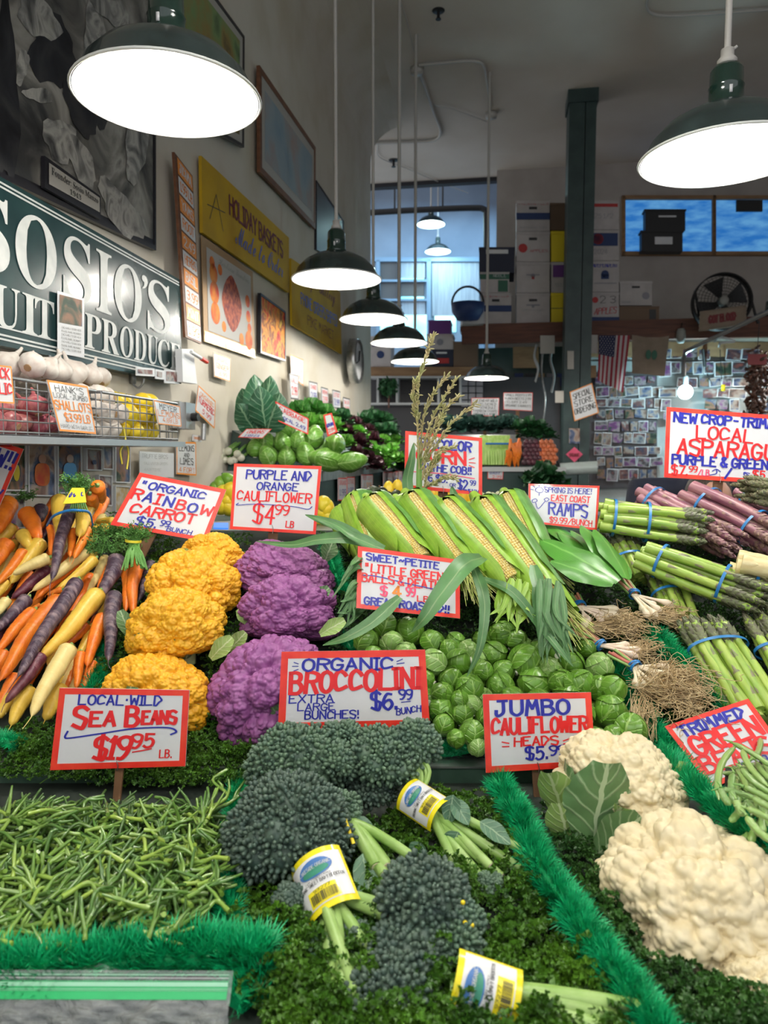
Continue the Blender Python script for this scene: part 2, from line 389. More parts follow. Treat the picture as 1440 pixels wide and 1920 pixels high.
# blue-lit window in the back wall, frame and glass
mat('bluesky', (.035, .26, .75), .6, emit=.55); mat('bluesky2', (.02, .2, .7), .6, emit=.5)
mat('pane', (.6, .8, .95), .05, alpha=.25)
def emis(name, c1, c2, st, scale=3, stretch=(1, 1, 1)):
    m = bpy.data.materials.new(name); m.use_nodes = True; nt = m.node_tree; nt.nodes.clear()
    o = nd(nt, 'ShaderNodeOutputMaterial'); e = nd(nt, 'ShaderNodeEmission'); tc = nd(nt, 'ShaderNodeTexCoord'); mp = nd(nt, 'ShaderNodeMapping'); mp.inputs['Scale'].default_value = stretch
    n = nd(nt, 'ShaderNodeTexNoise'); n.inputs['Scale'].default_value = scale; n.inputs['Detail'].default_value = 6; r = nd(nt, 'ShaderNodeValToRGB')
    r.color_ramp.elements[0].color = (*c1, 1); r.color_ramp.elements[1].color = (*c2, 1); r.color_ramp.elements[0].position = .35; r.color_ramp.elements[1].position = .68
    nt.links.new(tc.outputs['Object'], mp.inputs[0]); nt.links.new(mp.outputs[0], n.inputs[0]); nt.links.new(n.outputs[0], r.inputs[0]); nt.links.new(r.outputs[0], e.inputs[0]); nt.links.new(e.outputs[0], o.inputs[0])
    e.inputs[1].default_value = st; M[name] = m; return m
emis('window_glow', (.03, .2, .62), (.14, .42, .8), .75, 5, (1, 1, 3))
emis('window_cyan', (.25, .8, .95), (.6, 1, 1), 2.2, 2)
emis('window_dim', (.06, .2, .42), (.15, .35, .6), .6, 3)
for i, (x0, x1) in enumerate(((1173, 1336), (1343, 1475))):
    fr = MB()
    for q in ((x0-6, 366, x1+6, 373), (x0-6, 471, x1+6, 478), (x0-6, 366, x0, 478), (x1, 366, x1+6, 478)): bquad(fr, *q, 9.24, .07)
    wn = thing('window_%d' % (i+1), None, None); wn['kind'] = 'structure'
    fr.build('window_frame', M['tanwood'], wn, smooth=False)
    g = MB(); bquad(g, x0, 373, x1, 471, 9.285, .012); g.build('pane', M['window_glow'], wn, smooth=False)
for nm, lb, q, mt in (('storage_crate', 'black storage crate in front of the left blue window pane', (1210, 392, 1285, 432), 'black'), ('storage_crate', 'lower dark crate with pale label on the window ledge', (1203, 432, 1280, 471), 'black')):
    t = thing(nm, lb, 'crate', bw(q[0], q[3], 9.1)); m1 = MB(); bquad(m1, *q, 9.08, .14); m1.build('body', M[mt], t, smooth=False)
    m1 = MB(); bquad(m1, q[0]-2, q[1], q[2]+2, q[1]+3, 9.07, .16); m1.build('lid', M['black'], t, smooth=False)
    m1 = MB(); bquad(m1, q[0]+25, q[1]+12, q[0]+58, q[1]+(15 if q[1] < 400 else 26), 9.074, .003); m1.build('paper_label', M['card'], t, smooth=False)
t = thing('exit_panel', 'dark hanging plate in the right blue window pane', 'panel', bw(1400, 400, 9.1)); m1 = MB(); bquad(m1, 1381, 375, 1430, 396, 9.2, .03); m1.build('plate', M['black'], t, smooth=False)
# far-room door/window wall (pale frames, sheer curtains, cyan daylight)
mat('bluewood', (.2, .3, .42), .6); mat('curtain', (.42, .47, .52), .9, (.3, .34, .4), 6, stretch=(6, 6, .3)); mat('shade_brown', (.1, .09, .09), .8)
def far(mb, x0, y0, x1, y1, yr=12.36, th=.03): bquad(mb, x0, y0, x1, y1, yr, th)
wn = thing('window_3', None, None); wn['kind'] = 'structure'
m1 = MB()
for q in ((705, 488, 712, 760), (800, 486, 808, 760), (900, 484, 908, 760), (700, 482, 910, 490), (745, 490, 749, 640), (712, 524, 800, 528), (712, 560, 800, 564)): far(m1, *q, 12.30, .06)
m1.build('window_frame', M['bluewood'], wn, smooth=False)
m1 = MB(); far(m1, 712, 590, 800, 640); far(m1, 752, 521, 795, 524, 12.29); far(m1, 752, 556, 795, 560, 12.29); m1.build('pane', M['window_cyan'], wn, smooth=False)
m1 = MB(); far(m1, 815, 592, 855, 622); m1.build('pane', M['window_cyan'], wn, smooth=False)
m1 = MB(); far(m1, 712, 492, 745, 590); far(m1, 752, 528, 795, 556); m1.build('blind', M['shade_brown'], wn, smooth=False)
m1 = MB(); far(m1, 752, 492, 797, 521); far(m1, 752, 564, 797, 592); far(m1, 810, 492, 898, 592); m1.build('sheer_curtain', M['curtain'], wn, smooth=False)
mb = MB()
for (a, b) in (((690, 398), (905, 388)), ): tube(mb, curve([bw(690, 399, 10), bw(780, 394, 10), bw(880, 390, 10), bw(908, 393, 10), bw(912, 410, 10), bw(912, 520, 10)], 8), .04, 8)
for hx in (740, 830):
    q = bw(hx, 396, 10); tube(mb, [q, Vector((q.x, q.y, 6.4))], .012, 5)
tag(mb.build('black_pipe', M['black']), 'black pipe running under the far ceiling and turning down', 'pipe')
mat('whitepaint', (.5, .52, .52), .6)
# ---------------- post
pz = P(1087, 500, 7.2)
POSTY = pz.dot(WD)-.02
po = thing('post_column', 'dark green painted square wooden post rising to the ceiling', 'post', (pz.x, 7.2, 0))
m1 = MB(); xr = pz.dot(WN); yr = pz.dot(WD)
rbox(m1, xr-.125, xr+.02, yr, yr+.3, 0, CEIL); m1.build('front_board', M['greenwood'], po, smooth=False)
m1 = MB(); rbox(m1, xr+.028, xr+.125, yr+.004, yr+.3, 0, CEIL); m1.build('front_board', M['greenwood'], po, smooth=False)
m1 = MB(); rbox(m1, xr-.14, xr+.14, yr-.015, yr+.31, CEIL-.12, CEIL-.001); m1.build('cap', M['greenwood'], po, smooth=False)
# ---------------- shelf beam and boxes on it
zb = bw(960, 607, 7.9).z
xs0 = bw(866, 620, 7.9).dot(WN)
m1 = MB(); rbox(m1, xs0, 6.8, 7.85, 7.93, zb-.2, zb-.002); tag(m1.build('shelf_beam', M['brownwood'], smooth=False), 'long reddish brown beam carrying the high shelf of boxes', 'beam')
m1 = MB(); rbox(m1, xs0-.02, 6.8, 7.935, 8.7, zb-.06, zb-.002); tag(m1.build('high_shelf', M['brownwood'], smooth=False), 'brown board shelf behind the beam under the boxes', 'shelf')
m1 = MB(); rbox(m1, xs0-.5, xw+1.6, 8.98, 9.28, 0, 2.75); struct('wall_low', m1, M['darkgreen'])
mat('boxwhite', (.50, .47, .46), .7, (.44, .41, .40), 10, rnd=.06); mat('boxyellow', (.75, .6, .01), .6); mat('navy', (.012, .035, .13), .6); mat('darkbox', (.015, .02, .045), .6)
mat('boxgreen', (.03, .13, .08), .6); mat('purple', (.12, .03, .2), .6); mat('printred', (.45, .03, .03), .6); mat('printgrey', (.25, .25, .28), .6); mat('cardboard', (.18, .12, .08), .8)
def carton(label, q, yr=7.97, m='boxwhite', prints=(), hole=True, dep=.42, group='produce cartons on the high shelf'):
    """q px box of the front; prints = (material, u0,v0,u1,v1) flat print on it"""
    t = thing('carton', label, 'box', bw(q[0], q[3], yr), group); zt = (bw(q[0], q[1], yr)-bw(q[0], q[3], yr)).length
    m1 = MB(); bquad(m1, q[0]+.4, q[1]+.5, q[2]-.4, q[3]-.5, yr, dep); m1.build('body', M[m], t, smooth=False)
    w_, h_ = q[2]-q[0], q[3]-q[1]
    m1 = MB(); bquad(m1, q[0]-.3, q[1]+.2, q[2]+.3, q[1]+h_*.1, yr-.006, dep+.012); m1.build('lid', M[m], t, smooth=False)
    if hole:
        m1 = MB(); bquad(m1, q[0]+w_*.38, q[1]+h_*.2, q[0]+w_*.62, q[1]+h_*.28, yr-.007, .005); m1.build('hand_hole', M['black'], t, smooth=False)
    f, W, H, n = quadmap(*bcorn(*q, yr), .004)
    for p in prints:
        m1 = MB()
        if isinstance(p[0], str) and p[0] == 'T': letters(m1, f, W, H, *p[2:]); mm = M[p[1]]
        elif p[0] == 'O':
            a = np.linspace(0, 2*PI, 17)[:-1]; V = [f(p[2]+math.cos(x)*p[4]*.5*H/W, p[3]+math.sin(x)*p[4]*.5) for x in a]+[f(p[2], p[3])]
            m1.add(V, [[i, 16, (i+1) % 16] for i in range(16)]); mm = M[p[1]]
        else:
            q4 = [f(p[1], p[2]), f(p[1], p[4]), f(p[3], p[4]), f(p[3], p[2])]; m1.add(q4, [[0, 1, 2, 3]]); mm = M[p[0]]
        m1.build('print', mm, t, smooth=False)
    return t
carton('white apple carton with navy stripe, topmost of the left stack', (968, 376, 1031, 434), prints=[('navy', 0, .4, 1, .62), ('T', 'printred', 'FRESH APPLES', .08, .95, .14, .09, .1), ('T', 'printgrey', 'WASHINGTON', .1, .9, .9, .06, .1)])
carton('white carton with red apple basket print under the striped one', (968, 434, 1031, 491), prints=[('O', 'printred', .2, .55, .3), ('T', 'printred', 'APPLES', .4, .95, .68, .08, .12)])
carton('white carton with faint vine print, third of the left stack', (968, 491, 1031, 549), prints=[('O', 'printgrey', .5, .45, .14), ('printgrey', .3, .4, .7, .44), ('printred', .46, .46, .54, .56)], hole=False)
carton('white carton with black hand hole, bottom of the left stack', (968, 549, 1031, 606), prints=[('O', 'printgrey', .5, .45, .1), ('printgrey', .3, .38, .7, .43), ('T', 'printgrey', 'ORGANIC', .15, .85, .6, .06, .1)])
carton('yellow carton beside the post, upper one', (1033, 433, 1070, 491), m='boxyellow', prints=[('O', 'boxyellow', .5, .7, .2)], hole=False)
carton('white carton with purple print beside the post', (1033, 491, 1070, 549), prints=[('purple', .1, .05, .9, .5), ('T', 'printgrey', 'SIX', .2, .8, .8, .1, .1)], hole=False)
carton('yellow carton beside the post, lowest one', (1033, 549, 1070, 606), m='boxyellow', prints=[('ink_black', 0, .5, 1, .52)], hole=False)
carton('brown dark carton behind the top of the post', (1031, 380, 1108, 432), m='cardboard', yr=8.1)
carton('white carton with red band right of the post, topmost', (1108, 376, 1161, 431), prints=[('printred', .0, .08, .95, .22), ('T', 'printgrey', '25 1/2', .1, .8, .6, .15, .08)], hole=False)
carton('white carton marked 2024 with dark picture band right of the post', (1108, 431, 1161, 489), prints=[('navy', .0, .08, .95, .52), ('O', 'printred', .25, .3, .35), ('T', 'printgrey', '2024', .1, .6, .78, .15, .08)], hole=False)
carton('white carton lettered Independent with a bell print', (1108, 489, 1161, 548), prints=[('T', 'ink_blue', 'Independent', .0, .95, .2, .13, .12), ('O', 'navy', .5, .42, .24), ('navy', .36, .42, .64, .58), ('printgrey', .1, .7, .9, .73)], hole=False)
carton('white carton with red Apples lettering and navy base', (1108, 548, 1161, 606), prints=[('T', 'ink_black', '2 3', .3, .9, .35, .22, .07), ('O', 'printred', .15, .25, .2), ('T', 'printred', 'APPLES', .1, .9, .72, .2, .1, 0.05, .05, .2), ('navy', 0, .8, 1, 1)], hole=False)
carton('white archive box lower right of the post stack', (1162, 527, 1223, 573), prints=[('T', 'printgrey', 'ORGANIC', .05, .35, .9, .08, .1), ('O', 'printgrey', .8, .6, .3)])
carton('flat dark cardboard box under the white archive box', (1161, 574, 1236, 605), m='cardboard', prints=[('ink_black', .75, .2, .92, .8)], hole=False)
carton('navy crate on the left end of the high shelf', (898, 463, 965, 512), m='darkbox', prints=[('card', .2, .06, .82, .26)], hole=False)
carton('white carton with green tree print on the shelf end', (900, 510, 955, 549), prints=[('boxgreen', 0, 0, 1, .35), ('boxgreen', .62, .4, .95, .95), ('T', 'card', 'NOBLE', .45, .9, .25, .14, .1)], hole=False)
carton('white carton with navy stripe at the left end of the shelf', (900, 549, 959, 608), prints=[('navy', 0, .4, 1, .6), ('T', 'printred', 'FRESH APPLES', .05, .9, .14, .09, .1)])
# mirror-blue backpack / basket leaning at the shelf end
t = thing('helmet_basket', 'dark blue woven basket with looped handle on the shelf end', 'basket', P(880, 607, 7.4))
m1 = MB(); pc = P(877, 575, 7.6); lathe(m1, [(.02, -.14), (.11, -.13), (.16, -.05), (.17, .03), (.15, .03), (.1, -.1)], 20, pc); m1.build('bowl', M['navy'], t)
m1 = MB(); tube(m1, [pc+Vector((.16*math.cos(a), 0, .03+.17*math.sin(a))) for a in np.linspace(0, PI, 16)], .012, 6); m1.build('handle', M['black'], t)
m1 = MB(); box(m1, P(885, 595, 7.75), (.22, .2, .16)); tag(m1.build('white_tub', M['whitepaint'], smooth=False), 'small white tub below the looped basket on shelf end', 'tub')
# ---------------- far counter shelf (pale wood) and boxes behind the lamps
m1 = MB(); bquad(m1, 693, 688, 890, 706, 8.6, .4); tag(m1.build('low_shelf', M['tanwood'], smooth=False), 'pale wooden shelf in the far corner behind the hanging lamps', 'shelf')
for lb, q, mm, pr in (('white printed carton at the left end of the far shelf', (694, 630, 733, 688), 'boxwhite', [('O', 'navy', .5, .6, .25), ('navy', .1, .3, .9, .34)]), ('purple carton on the far shelf', (803, 600, 845, 628), 'purple', []), ('white carton with round grey print under the purple one', (800, 626, 850, 657), 'boxwhite', [('O', 'printgrey', .5, .5, .4)]),
    ('black carton with red print on the far shelf', (810, 655, 850, 688), 'darkbox', [('printred', .2, .5, .8, .8), ('card', .2, .15, .7, .25)]), ('plain cardboard carton under the shelf end', (850, 640, 896, 690), 'cardboard', [])):
    carton(lb, q, yr=8.65, m=mm, prints=pr, hole=False, dep=.3, group='cartons on the far low shelf')
# cubby shelves below
t = thing('cubby_rack', 'grey cubby rack with white rails below the far shelf', 'rack', bw(800, 860, 8.7))
m1 = MB(); bquad(m1, 693, 707, 1050, 900, 8.75, .02); m1.build('back_panel', mat('cubbydark', (.05, .05, .055), .7), t, smooth=False)
for q in ((693, 705, 905, 709), (693, 755, 905, 759)): m1 = MB(); bquad(m1, *q, 8.55, .2); m1.build('rail', M['whitepaint'], t, smooth=False)
for x in (706, 742, 820, 861): m1 = MB(); bquad(m1, x, 709, x+4, 755, 8.56, .18); m1.build('upright', M['whitepaint'], t, smooth=False)
m1 = MB()
for i in range(3):
    for j in range(4): bquad(m1, 865+i*14, 712+j*13, 877+i*14, 723+j*13, 8.6, .1)
m1.build('small_drawers', M['printgrey'], t, smooth=False)
# potted round plant
t = thing('potted_plant', 'small round green plant on the cubby rack', 'plant', bw(727, 757, 8.6))
m1 = MB(); n = 260; V, Fs = np.array([[0, 0, 0], [.4, .5, .1], [0, 1, 0], [-.4, .5, .1]]), np.array([[0, 1, 2, 3]])
pc = np.array(bw(729, 726, 8.5)); pos = RNG.normal(size=(n, 3)); pos /= np.linalg.norm(pos, axis=1)[:, None]; pos = pos*RNG.uniform(.5, 1, (n, 1))*.11+pc
scatter(m1, V, Fs, pos, rand_rot(n), .05); m1.build('foliage', mat('bushgreen', (.02, .09, .03), .6, (.04, .16, .05), 30), t)
m1 = MB(); tube(m1, [pc+np.array([0, 0, -.1]), pc+np.array([0, 0, -.24])], .012, 6); m1.build('stem', M['brownwood'], t)
# ---------------- ceiling conduits, junction boxes, sprinklers
def ceilp(px, py, dz=.02): return hit(px, py, (0, 0, CEIL-dz), (0, 0, 1))
def cond(name, label, pts, r=.012): m1 = MB(); tube(m1, curve([ceilp(*p) for p in pts], 6), r, 6); return tag(m1.build(name, M['conduit']), label, 'conduit')
cond('ceiling_conduit', 'painted conduit looping between the two ceiling junction boxes', [(785, 122), (830, 118), (880, 114), (905, 120), (913, 150), (920, 205)])
cond('ceiling_conduit', 'painted conduit dropping from junction box and bending left to the wall', [(785, 130), (800, 170), (815, 215), (826, 245), (815, 262), (770, 266), (700, 268)], .016)
cond('ceiling_conduit', 'painted conduit at the top right corner of the ceiling', [(1222, -20), (1212, 10), (1230, 28), (1300, 28), (1440, 18), (1500, 12)], .01)
cond('ceiling_wire', 'thin twisted wire hanging toward the upper junction box', [(750, 0), (760, 30), (768, 60), (775, 90), (783, 118)], .005)
cond('ceiling_wire', 'thin dark wire drooping from the wall corner across the ceiling', [(707, 270), (712, 295), (760, 315), (820, 340), (878, 362)], .005)
cond('ceiling_wire', 'thin wire running to the right hand junction box', [(790, 150), (812, 195), (850, 205), (912, 228)], .005)
for lb, (x, y) in (('round white junction box under the conduit loop', (782, 128)), ('round white junction box at the end of the conduit loop', (921, 212))):
    m1 = MB(); lathe(m1, [(.0, -.05), (.055, -.045), (.06, 0), (.0, 0.0)], 16, ceilp(x, y, .005)); tag(m1.build('junction_box', M['conduit']), lb, 'junction box')
for lb, (x, y), s in (('dark sprinkler head near the top of the ceiling', (822, 20), 1), ('dark sprinkler head near the far end of the ceiling', (738, 300), 1.2), ('small sprinkler at the ceiling edge beside the post', (990, 358), 1), ):
    t = thing('sprinkler_head', lb, 'sprinkler', ceilp(x, y)); c = ceilp(x, y, .0)
    m1 = MB(); lathe(m1, [(0, -.005), (.045*s, -.006), (.05*s, 0), (0, 0)], 16, c+Vector((0, 0, -.0))); m1.build('plate', M['black'], t)
    m1 = MB(); tube(m1, [c, c+Vector((0, 0, -.06*s))], .012*s, 8); tube(m1, [c+Vector((0, 0, -.06*s)), c+Vector((0, 0, -.066*s))], .022*s, 8); m1.build('nozzle', M['black'], t)
# ---------------- pendant lamps
mat('enamel', (.012, .022, .022), .25, (.02, .035, .035), 20, coat=.4)
mat('enamel_in', (.9, .92, .92), .4); mat('neckgreen', (.008, .03, .022), .15, coat=.6); mat('bulbm', (1, .97, .9), .3, emit=22.0); mat('rim', (.6, .62, .6), .4); mat('neckgrey', (.28, .28, .26), .6)
def lampbase(R=.205):
    t = thing('pendant_lamp', None, 'lamp'); s = R/.205
    outer = [(.042, .118), (.06, .116), (.1, .105), (.145, .08), (.178, .045), (.19, .018), (.2035, .002)]
    inner = [(r-.003, z-.004) for r, z in outer]
    m1 = MB(); lathe(m1, [(a*s, b*s) for a, b in outer], 48); m1.build('shade', M['enamel'], t)
    m1 = MB(); lathe(m1, [(a*s, b*s) for a, b in inner[::-1]]+[(0.001, .114*s)], 48); m1.build('shade_lining', M['enamel_in'], t)
    m1 = MB(); a = np.linspace(0, 2*PI, 49); tube(m1, [(R*math.cos(x), R*math.sin(x), 0) for x in a], .0035*s, 6, cap=False); m1.build('rim', M['rim'], t)
    m1 = MB(); lathe(m1, [(.001, .118), (.046, .118), (.046, .13), (.042, .135), (.041, .165), (.043, .17), (.04, .175), (.039, .21), (.03, .222), (.001, .222)], 24); m1.build('neck', M['neckgreen'], t)
    m1 = MB(); box(m1, (0, -.042, .15), (.007, .004, .018)); m1.build('vent_slot', M['card'], t)
    m1 = MB(); lathe(m1, [(.001, .222), (.022, .222), (.024, .236), (.016, .245), (.016, .262), (.001, .262)], 16); tube(m1, [(.01, 0, .26), (.022, 0, .268)], .004, 6); m1.build('collar', M['conduit'], t)
    m1 = MB(); ball(m1, (0, 0, .055), (.036, .036, .045), 3); m1.build('bulb', M['bulbm'], t)
    return t
LB = lampbase()
NK = {}
lamps = [((315, 183), 1.72, 1, 'big dark green pendant lamp, nearest at the upper left'), ((1357, 296), 1.93, 1, 'big dark green pendant lamp at the upper right'),
 ((631, 524), 3.45, 1, 'pendant lamp with grey neck, first of the receding row'), ((700, 599), 4.56, 1, 'pendant lamp, second of the receding row over the cabbages'), ((748, 643), 5.4, 1, 'pendant lamp, third of the receding row'),
 ((778, 678), 6.3, 1, 'pendant lamp, last and lowest of the receding row'), ((912, 709), 6.9, 1, 'pendant lamp hanging alone on a long pole left of the post'), ((808, 421), 11.0, 1, 'upper of the two small lamps in the far room'),
 ((821, 472), 12.0, 1, 'lower of the two small lamps in the far room'), ((1442, 604), 8.0, 1, 'small lamp cut by the right edge near the fan')]
offs = [(-.55, .35, 2.32), (.85, .45, 2.3), (1.75, 1.6, 2.3), (.2, 1.25, 2.75), (-.05, .1, 2.35), (3.2, 3.6, 2.3), (3.5, 5.6, 2.3), (3.9, 7.2, 2.3)]  # the far right ones are added, unseen, to brighten mid-room and back wall
olab = ['at the left front', 'at the right front', 'right of the asparagus', 'high over the middle', 'above the viewer', 'added to brighten the room right of the rear counter', 'added to brighten the room right of the post', 'added to brighten the room right of the photo wall']
def lamp_at(p, label, pw, top, col=(1, .96, .88), lit=True):
    m4 = Matrix.Translation(p) @ Matrix.Rotation(-A9, 4, 'Z'); o = dup(LB, m4, label)
    m1 = MB(); tube(m1, [p+Vector((0, 0, .25)), Vector((p.x, p.y, top))], .0085 if p.y < 5 else .012, 8); c = m1.build('pole', M['conduit'], o, keep=False); c.matrix_parent_inverse = m4.inverted()
    if lit:
        l = bpy.data.lights.new('lamp_light', 'POINT'); l.energy = pw; l.color = col; l.shadow_soft_size = .03
        lo = bpy.data.objects.new('lamp_light', l); COL.objects.link(lo); lo.location = p + Vector((0, 0, .012))
    return o
for i, ((x, y), Y, s, lb) in enumerate(lamps):
    p = P(x, y, Y)
    lamp_at(p, lb, LAMP_W*(1 if i < 7 else .8), CEIL if i not in (7, 8) else 6.4, (1, .95, .86) if i < 7 else (.6, 1, 1))
for (x, y, z), lb in zip(offs, olab): lamp_at(Vector((x, y, z)), 'pendant lamp outside the view, '+lb, LAMP_W*(.8 if y < 3 else 1.6), CEIL)
for o in [c for c in LB.children]: pass
kill(LB)
# ================================================================ left wall: signs, pictures, baskets
def wq(pts, off=.02): return [wallp(x, y, off) for x, y in pts]      # TL,TR,BL,BR
mat('signgreen', (.012, .032, .034), .24, (.02, .05, .05), 6, spec=.3); mat('letterwhite', (.62, .64, .62), .5, (.5, .53, .52), 20); mat('signyellow', (.58, .36, .015), .65, (.48, .3, .02), 5, spec=.2)
mat('frameblack', (.015, .014, .018), .35); mat('framebrown', (.2, .08, .035), .5, (.13, .05, .02), 10, stretch=(1, 1, 4)); mat('matwhite', (.42, .40, .36), .5)
def pat(name, cols, scale, rough=.6, dist=0.0, kind='noise', stretch=(1, 1, 1)):
    m = bpy.data.materials.new(name); m.use_nodes = True; nt = m.node_tree; b = nt.nodes['Principled BSDF']; b.inputs['Roughness'].default_value = max(rough, .55); b.inputs['Specular IOR Level'].default_value = .25
    tc = nd(nt, 'ShaderNodeTexCoord'); mp = nd(nt, 'ShaderNodeMapping'); mp.inputs['Scale'].default_value = stretch; nt.links.new(tc.outputs['Object'], mp.inputs[0])
    oi = nd(nt, 'ShaderNodeObjectInfo'); ad = nd(nt, 'ShaderNodeVectorMath', operation='ADD'); nt.links.new(mp.outputs[0], ad.inputs[0])
    ml = nd(nt, 'ShaderNodeMath', operation='MULTIPLY'); ml.inputs[1].default_value = 37.0; nt.links.new(oi.outputs['Random'], ml.inputs[0]); nt.links.new(ml.outputs[0], ad.inputs[1])
    n = nd(nt, 'ShaderNodeTexVoronoi' if kind == 'vor' else 'ShaderNodeTexNoise'); n.inputs['Scale'].default_value = scale
    if kind == 'noise': n.inputs['Detail'].default_value = 6; n.inputs['Distortion'].default_value = dist
    nt.links.new(ad.outputs[0], n.inputs['Vector']); r = nd(nt, 'ShaderNodeValToRGB'); r.color_ramp.interpolation = 'LINEAR'
    k = len(cols)
    while len(r.color_ramp.elements) < k: r.color_ramp.elements.new(.5)
    for i, c in enumerate(cols): r.color_ramp.elements[i].position = .28+.44*i/(k-1); r.color_ramp.elements[i].color = (*c, 1)
    nt.links.new(n.outputs['Color'] if kind == 'vor' else n.outputs[0], r.inputs[0]); nt.links.new(r.outputs[0], b.inputs['Base Color']); M[name] = m; return m
pat('oldphoto', [(.012, .012, .014), (.05, .05, .05), (.16, .155, .14), (.34, .33, .3), (.06, .06, .06)], 3.6, .35, 1.2)
pat('lettuce_art', [(.06, .09, .05), (.2, .3, .12), (.3, .22, .07), (.05, .04, .03)], 5)
pat('snow_art', [(.2, .3, .38), (.3, .36, .4), (.4, .26, .2)], 3)
pat('pepper_art', [(.3, .01, .01), (.65, .06, .02), (.7, .3, .03), (.15, .02, .02), (.6, .4, .05)], 14, .3, .6)
pat('snapA', [(.01, .02, .02), (.05, .08, .05), (.3, .16, .1), (.04, .1, .2), (.4, .35, .3)], 11, .3, .8)
pat('snapB', [(.05, .04, .04), (.25, .15, .12), (.4, .33, .28), (.1, .14, .25), (.02, .02, .03)], 11, .3, .8)
pat('snapC', [(.1, .12, .16), (.4, .38, .36), (.2, .08, .07), (.05, .05, .08), (.3, .25, .35)], 13, .3, .8)
pat('snapD', [(.02, .1, .05), (.2, .05, .2), (.45, .4, .38), (.05, .05, .06), (.35, .1, .08)], 12, .3, .8)
pat('paperprint', [(.55, .5, .42), (.5, .35, .15), (.6, .58, .52)], 30, .2)
def framed(name, label, cat, pts, off, fw, fm, inner, border=0, bm='matwhite', glass=False, th=.02):
    c = wq(pts, off); f, W, H, n = quadmap(*c, .001); t = thing(name, label, cat, Vector(f(.5, 1)))
    a, b = fw/W, fw/H; m1 = MB()
    for (x0, x1, y0, y1) in ((0, 1, 0, b), (0, 1, 1-b, 1), (0, a, b, 1-b), (1-a, 1, b, 1-b)): hexa(m1, [f(x0, y0, 0), f(x0, y1, 0), f(x1, y1, 0), f(x1, y0, 0)], -n*(th))
    m1.build('frame', M[fm], t, smooth=False)
    m1 = MB(); hexa(m1, [f(a, b, -4), f(a, 1-b, -4), f(1-a, 1-b, -4), f(1-a, b, -4)], -n*(th-.006)); m1.build('mount', M[bm if border else inner], t, smooth=False)
    if border:
        a2, b2 = a+border/W, b+border/H; m1 = MB(); m1.add([f(a2, b2, -3), f(a2, 1-b2, -3), f(1-a2, 1-b2, -3), f(1-a2, b2, -3)], [[0, 1, 2, 3]]); m1.build('picture', M[inner], t, smooth=False)
    return t, f, W, H, n
# big shop board
def fonttext(txt, f4, m, parent, bold=True, name='letter', sh=0.0, ext=.002):
    """letters as real flat letter shapes, mapped from text curve onto a sign quad. f4 = (f, s0, s1, tb, h)"""
    f, s0, s1, tb, h = f4
    cu = bpy.data.curves.new('t', 'FONT'); cu.body = txt; cu.resolution_u = 3; o = bpy.data.objects.new('t', cu); COL.objects.link(o)
    dg = bpy.context.evaluated_depsgraph_get(); dg.update(); me = bpy.data.meshes.new_from_object(o.evaluated_get(dg)); bpy.data.objects.remove(o)
    V = np.array([v.co[:] for v in me.vertices]); Fs = [list(p.vertices) for p in me.polygons]
    if len(V) == 0: return None
    V[:, 0] += sh*V[:, 1]; mn, mx = V.min(0), V.max(0); top = mx[1]; bot = max(mn[1], -.02*top) if bold else mn[1]
    S = s0+(V[:, 0]-mn[0])/(mx[0]-mn[0])*(s1-s0); T_ = tb-(V[:, 1]-bot)/(top-bot)*h
    W_ = np.array([f(a, b, 1.2) for a, b in zip(S, T_)])
    me2 = bpy.data.meshes.new(name); me2.from_pydata(W_.tolist(), [], Fs); me2.update()
    return link(name, me2, m, parent)
def mathbold(s): return ''.join(chr(0x1D400+ord(c)-65) if 'A' <= c <= 'Z' else ('\u2019' if c == "'" else c) for c in s)
def mathscript(s): return ''.join(chr(0x1D4D0+ord(c)-65) if 'A' <= c <= 'Z' else chr(0x1D4EA+ord(c)-97) if 'a' <= c <= 'z' else c for c in s)
x_l = -420
c = wq([(x_l, 330+.574*x_l), (340, 526), (x_l, 648+.215*x_l), (340, 720)], .05)
f, W, H, n = quadmap(*c, .002); t = thing('shop_sign', 'large dark green board lettered in white serif capitals along left wall', 'sign', Vector(f(.5, 1)))
m1 = MB(); hexa(m1, [c[0], c[2], c[3], c[1]], -n*.04); m1.build('board', M['signgreen'], t, smooth=False)
def sof(px, py):     # pixel -> (s,t) on the board
    p = np.array(wallp(px, py, .05)); A = np.array(c[0]); e = np.array(c[1])-A; g = np.array(c[2])-A
    s = np.dot(p-A, e)/np.dot(e, e); return s, np.dot(p-A, g)/np.dot(g, g)
for k, (tt, hh) in enumerate(((.03, .012), (.055, .012), (.93, .012), (.955, .012), (.885, .01))):
    m1 = MB(); m1.add([f(0, tt, 1), f(0, tt+hh, 1), f(.985, tt+hh, 1), f(.985, tt, 1)], [[0, 1, 2, 3]]); m1.build('stripe', M['letterwhite'], t, smooth=False)
ink = M['letterwhite']
for txt, x0, x1, t0, h in (('S', -55, 22, .585, .46), ('O', 32, 108, .585, .46), ('S', 120, 172, .585, .46), ('I', 181, 209, .585, .46), ('O', 214, 265, .585, .46), ("'", 265, 276, .26, .12), ('S', 276, 318, .585, .46),
    ('F', -120, -66, .89, .25), ('R', -62, -12, .89, .25), ('U', -8, 40, .89, .25), ('I', 45, 72, .89, .25), ('T', 68, 103, .89, .25), ('P', 160, 190, .88, .25), ('R', 191, 223, .88, .25), ('O', 225, 249, .88, .25), ('D', 251, 273, .88, .25), ('U', 275, 295, .88, .25), ('C', 295, 316, .88, .25), ('E', 318, 337, .88, .25)):
    s0 = sof(x0, 500)[0]; s1 = sof(x1, 500)[0]
    fonttext(mathbold(txt), (f, s0, s1, t0, h), ink, t)
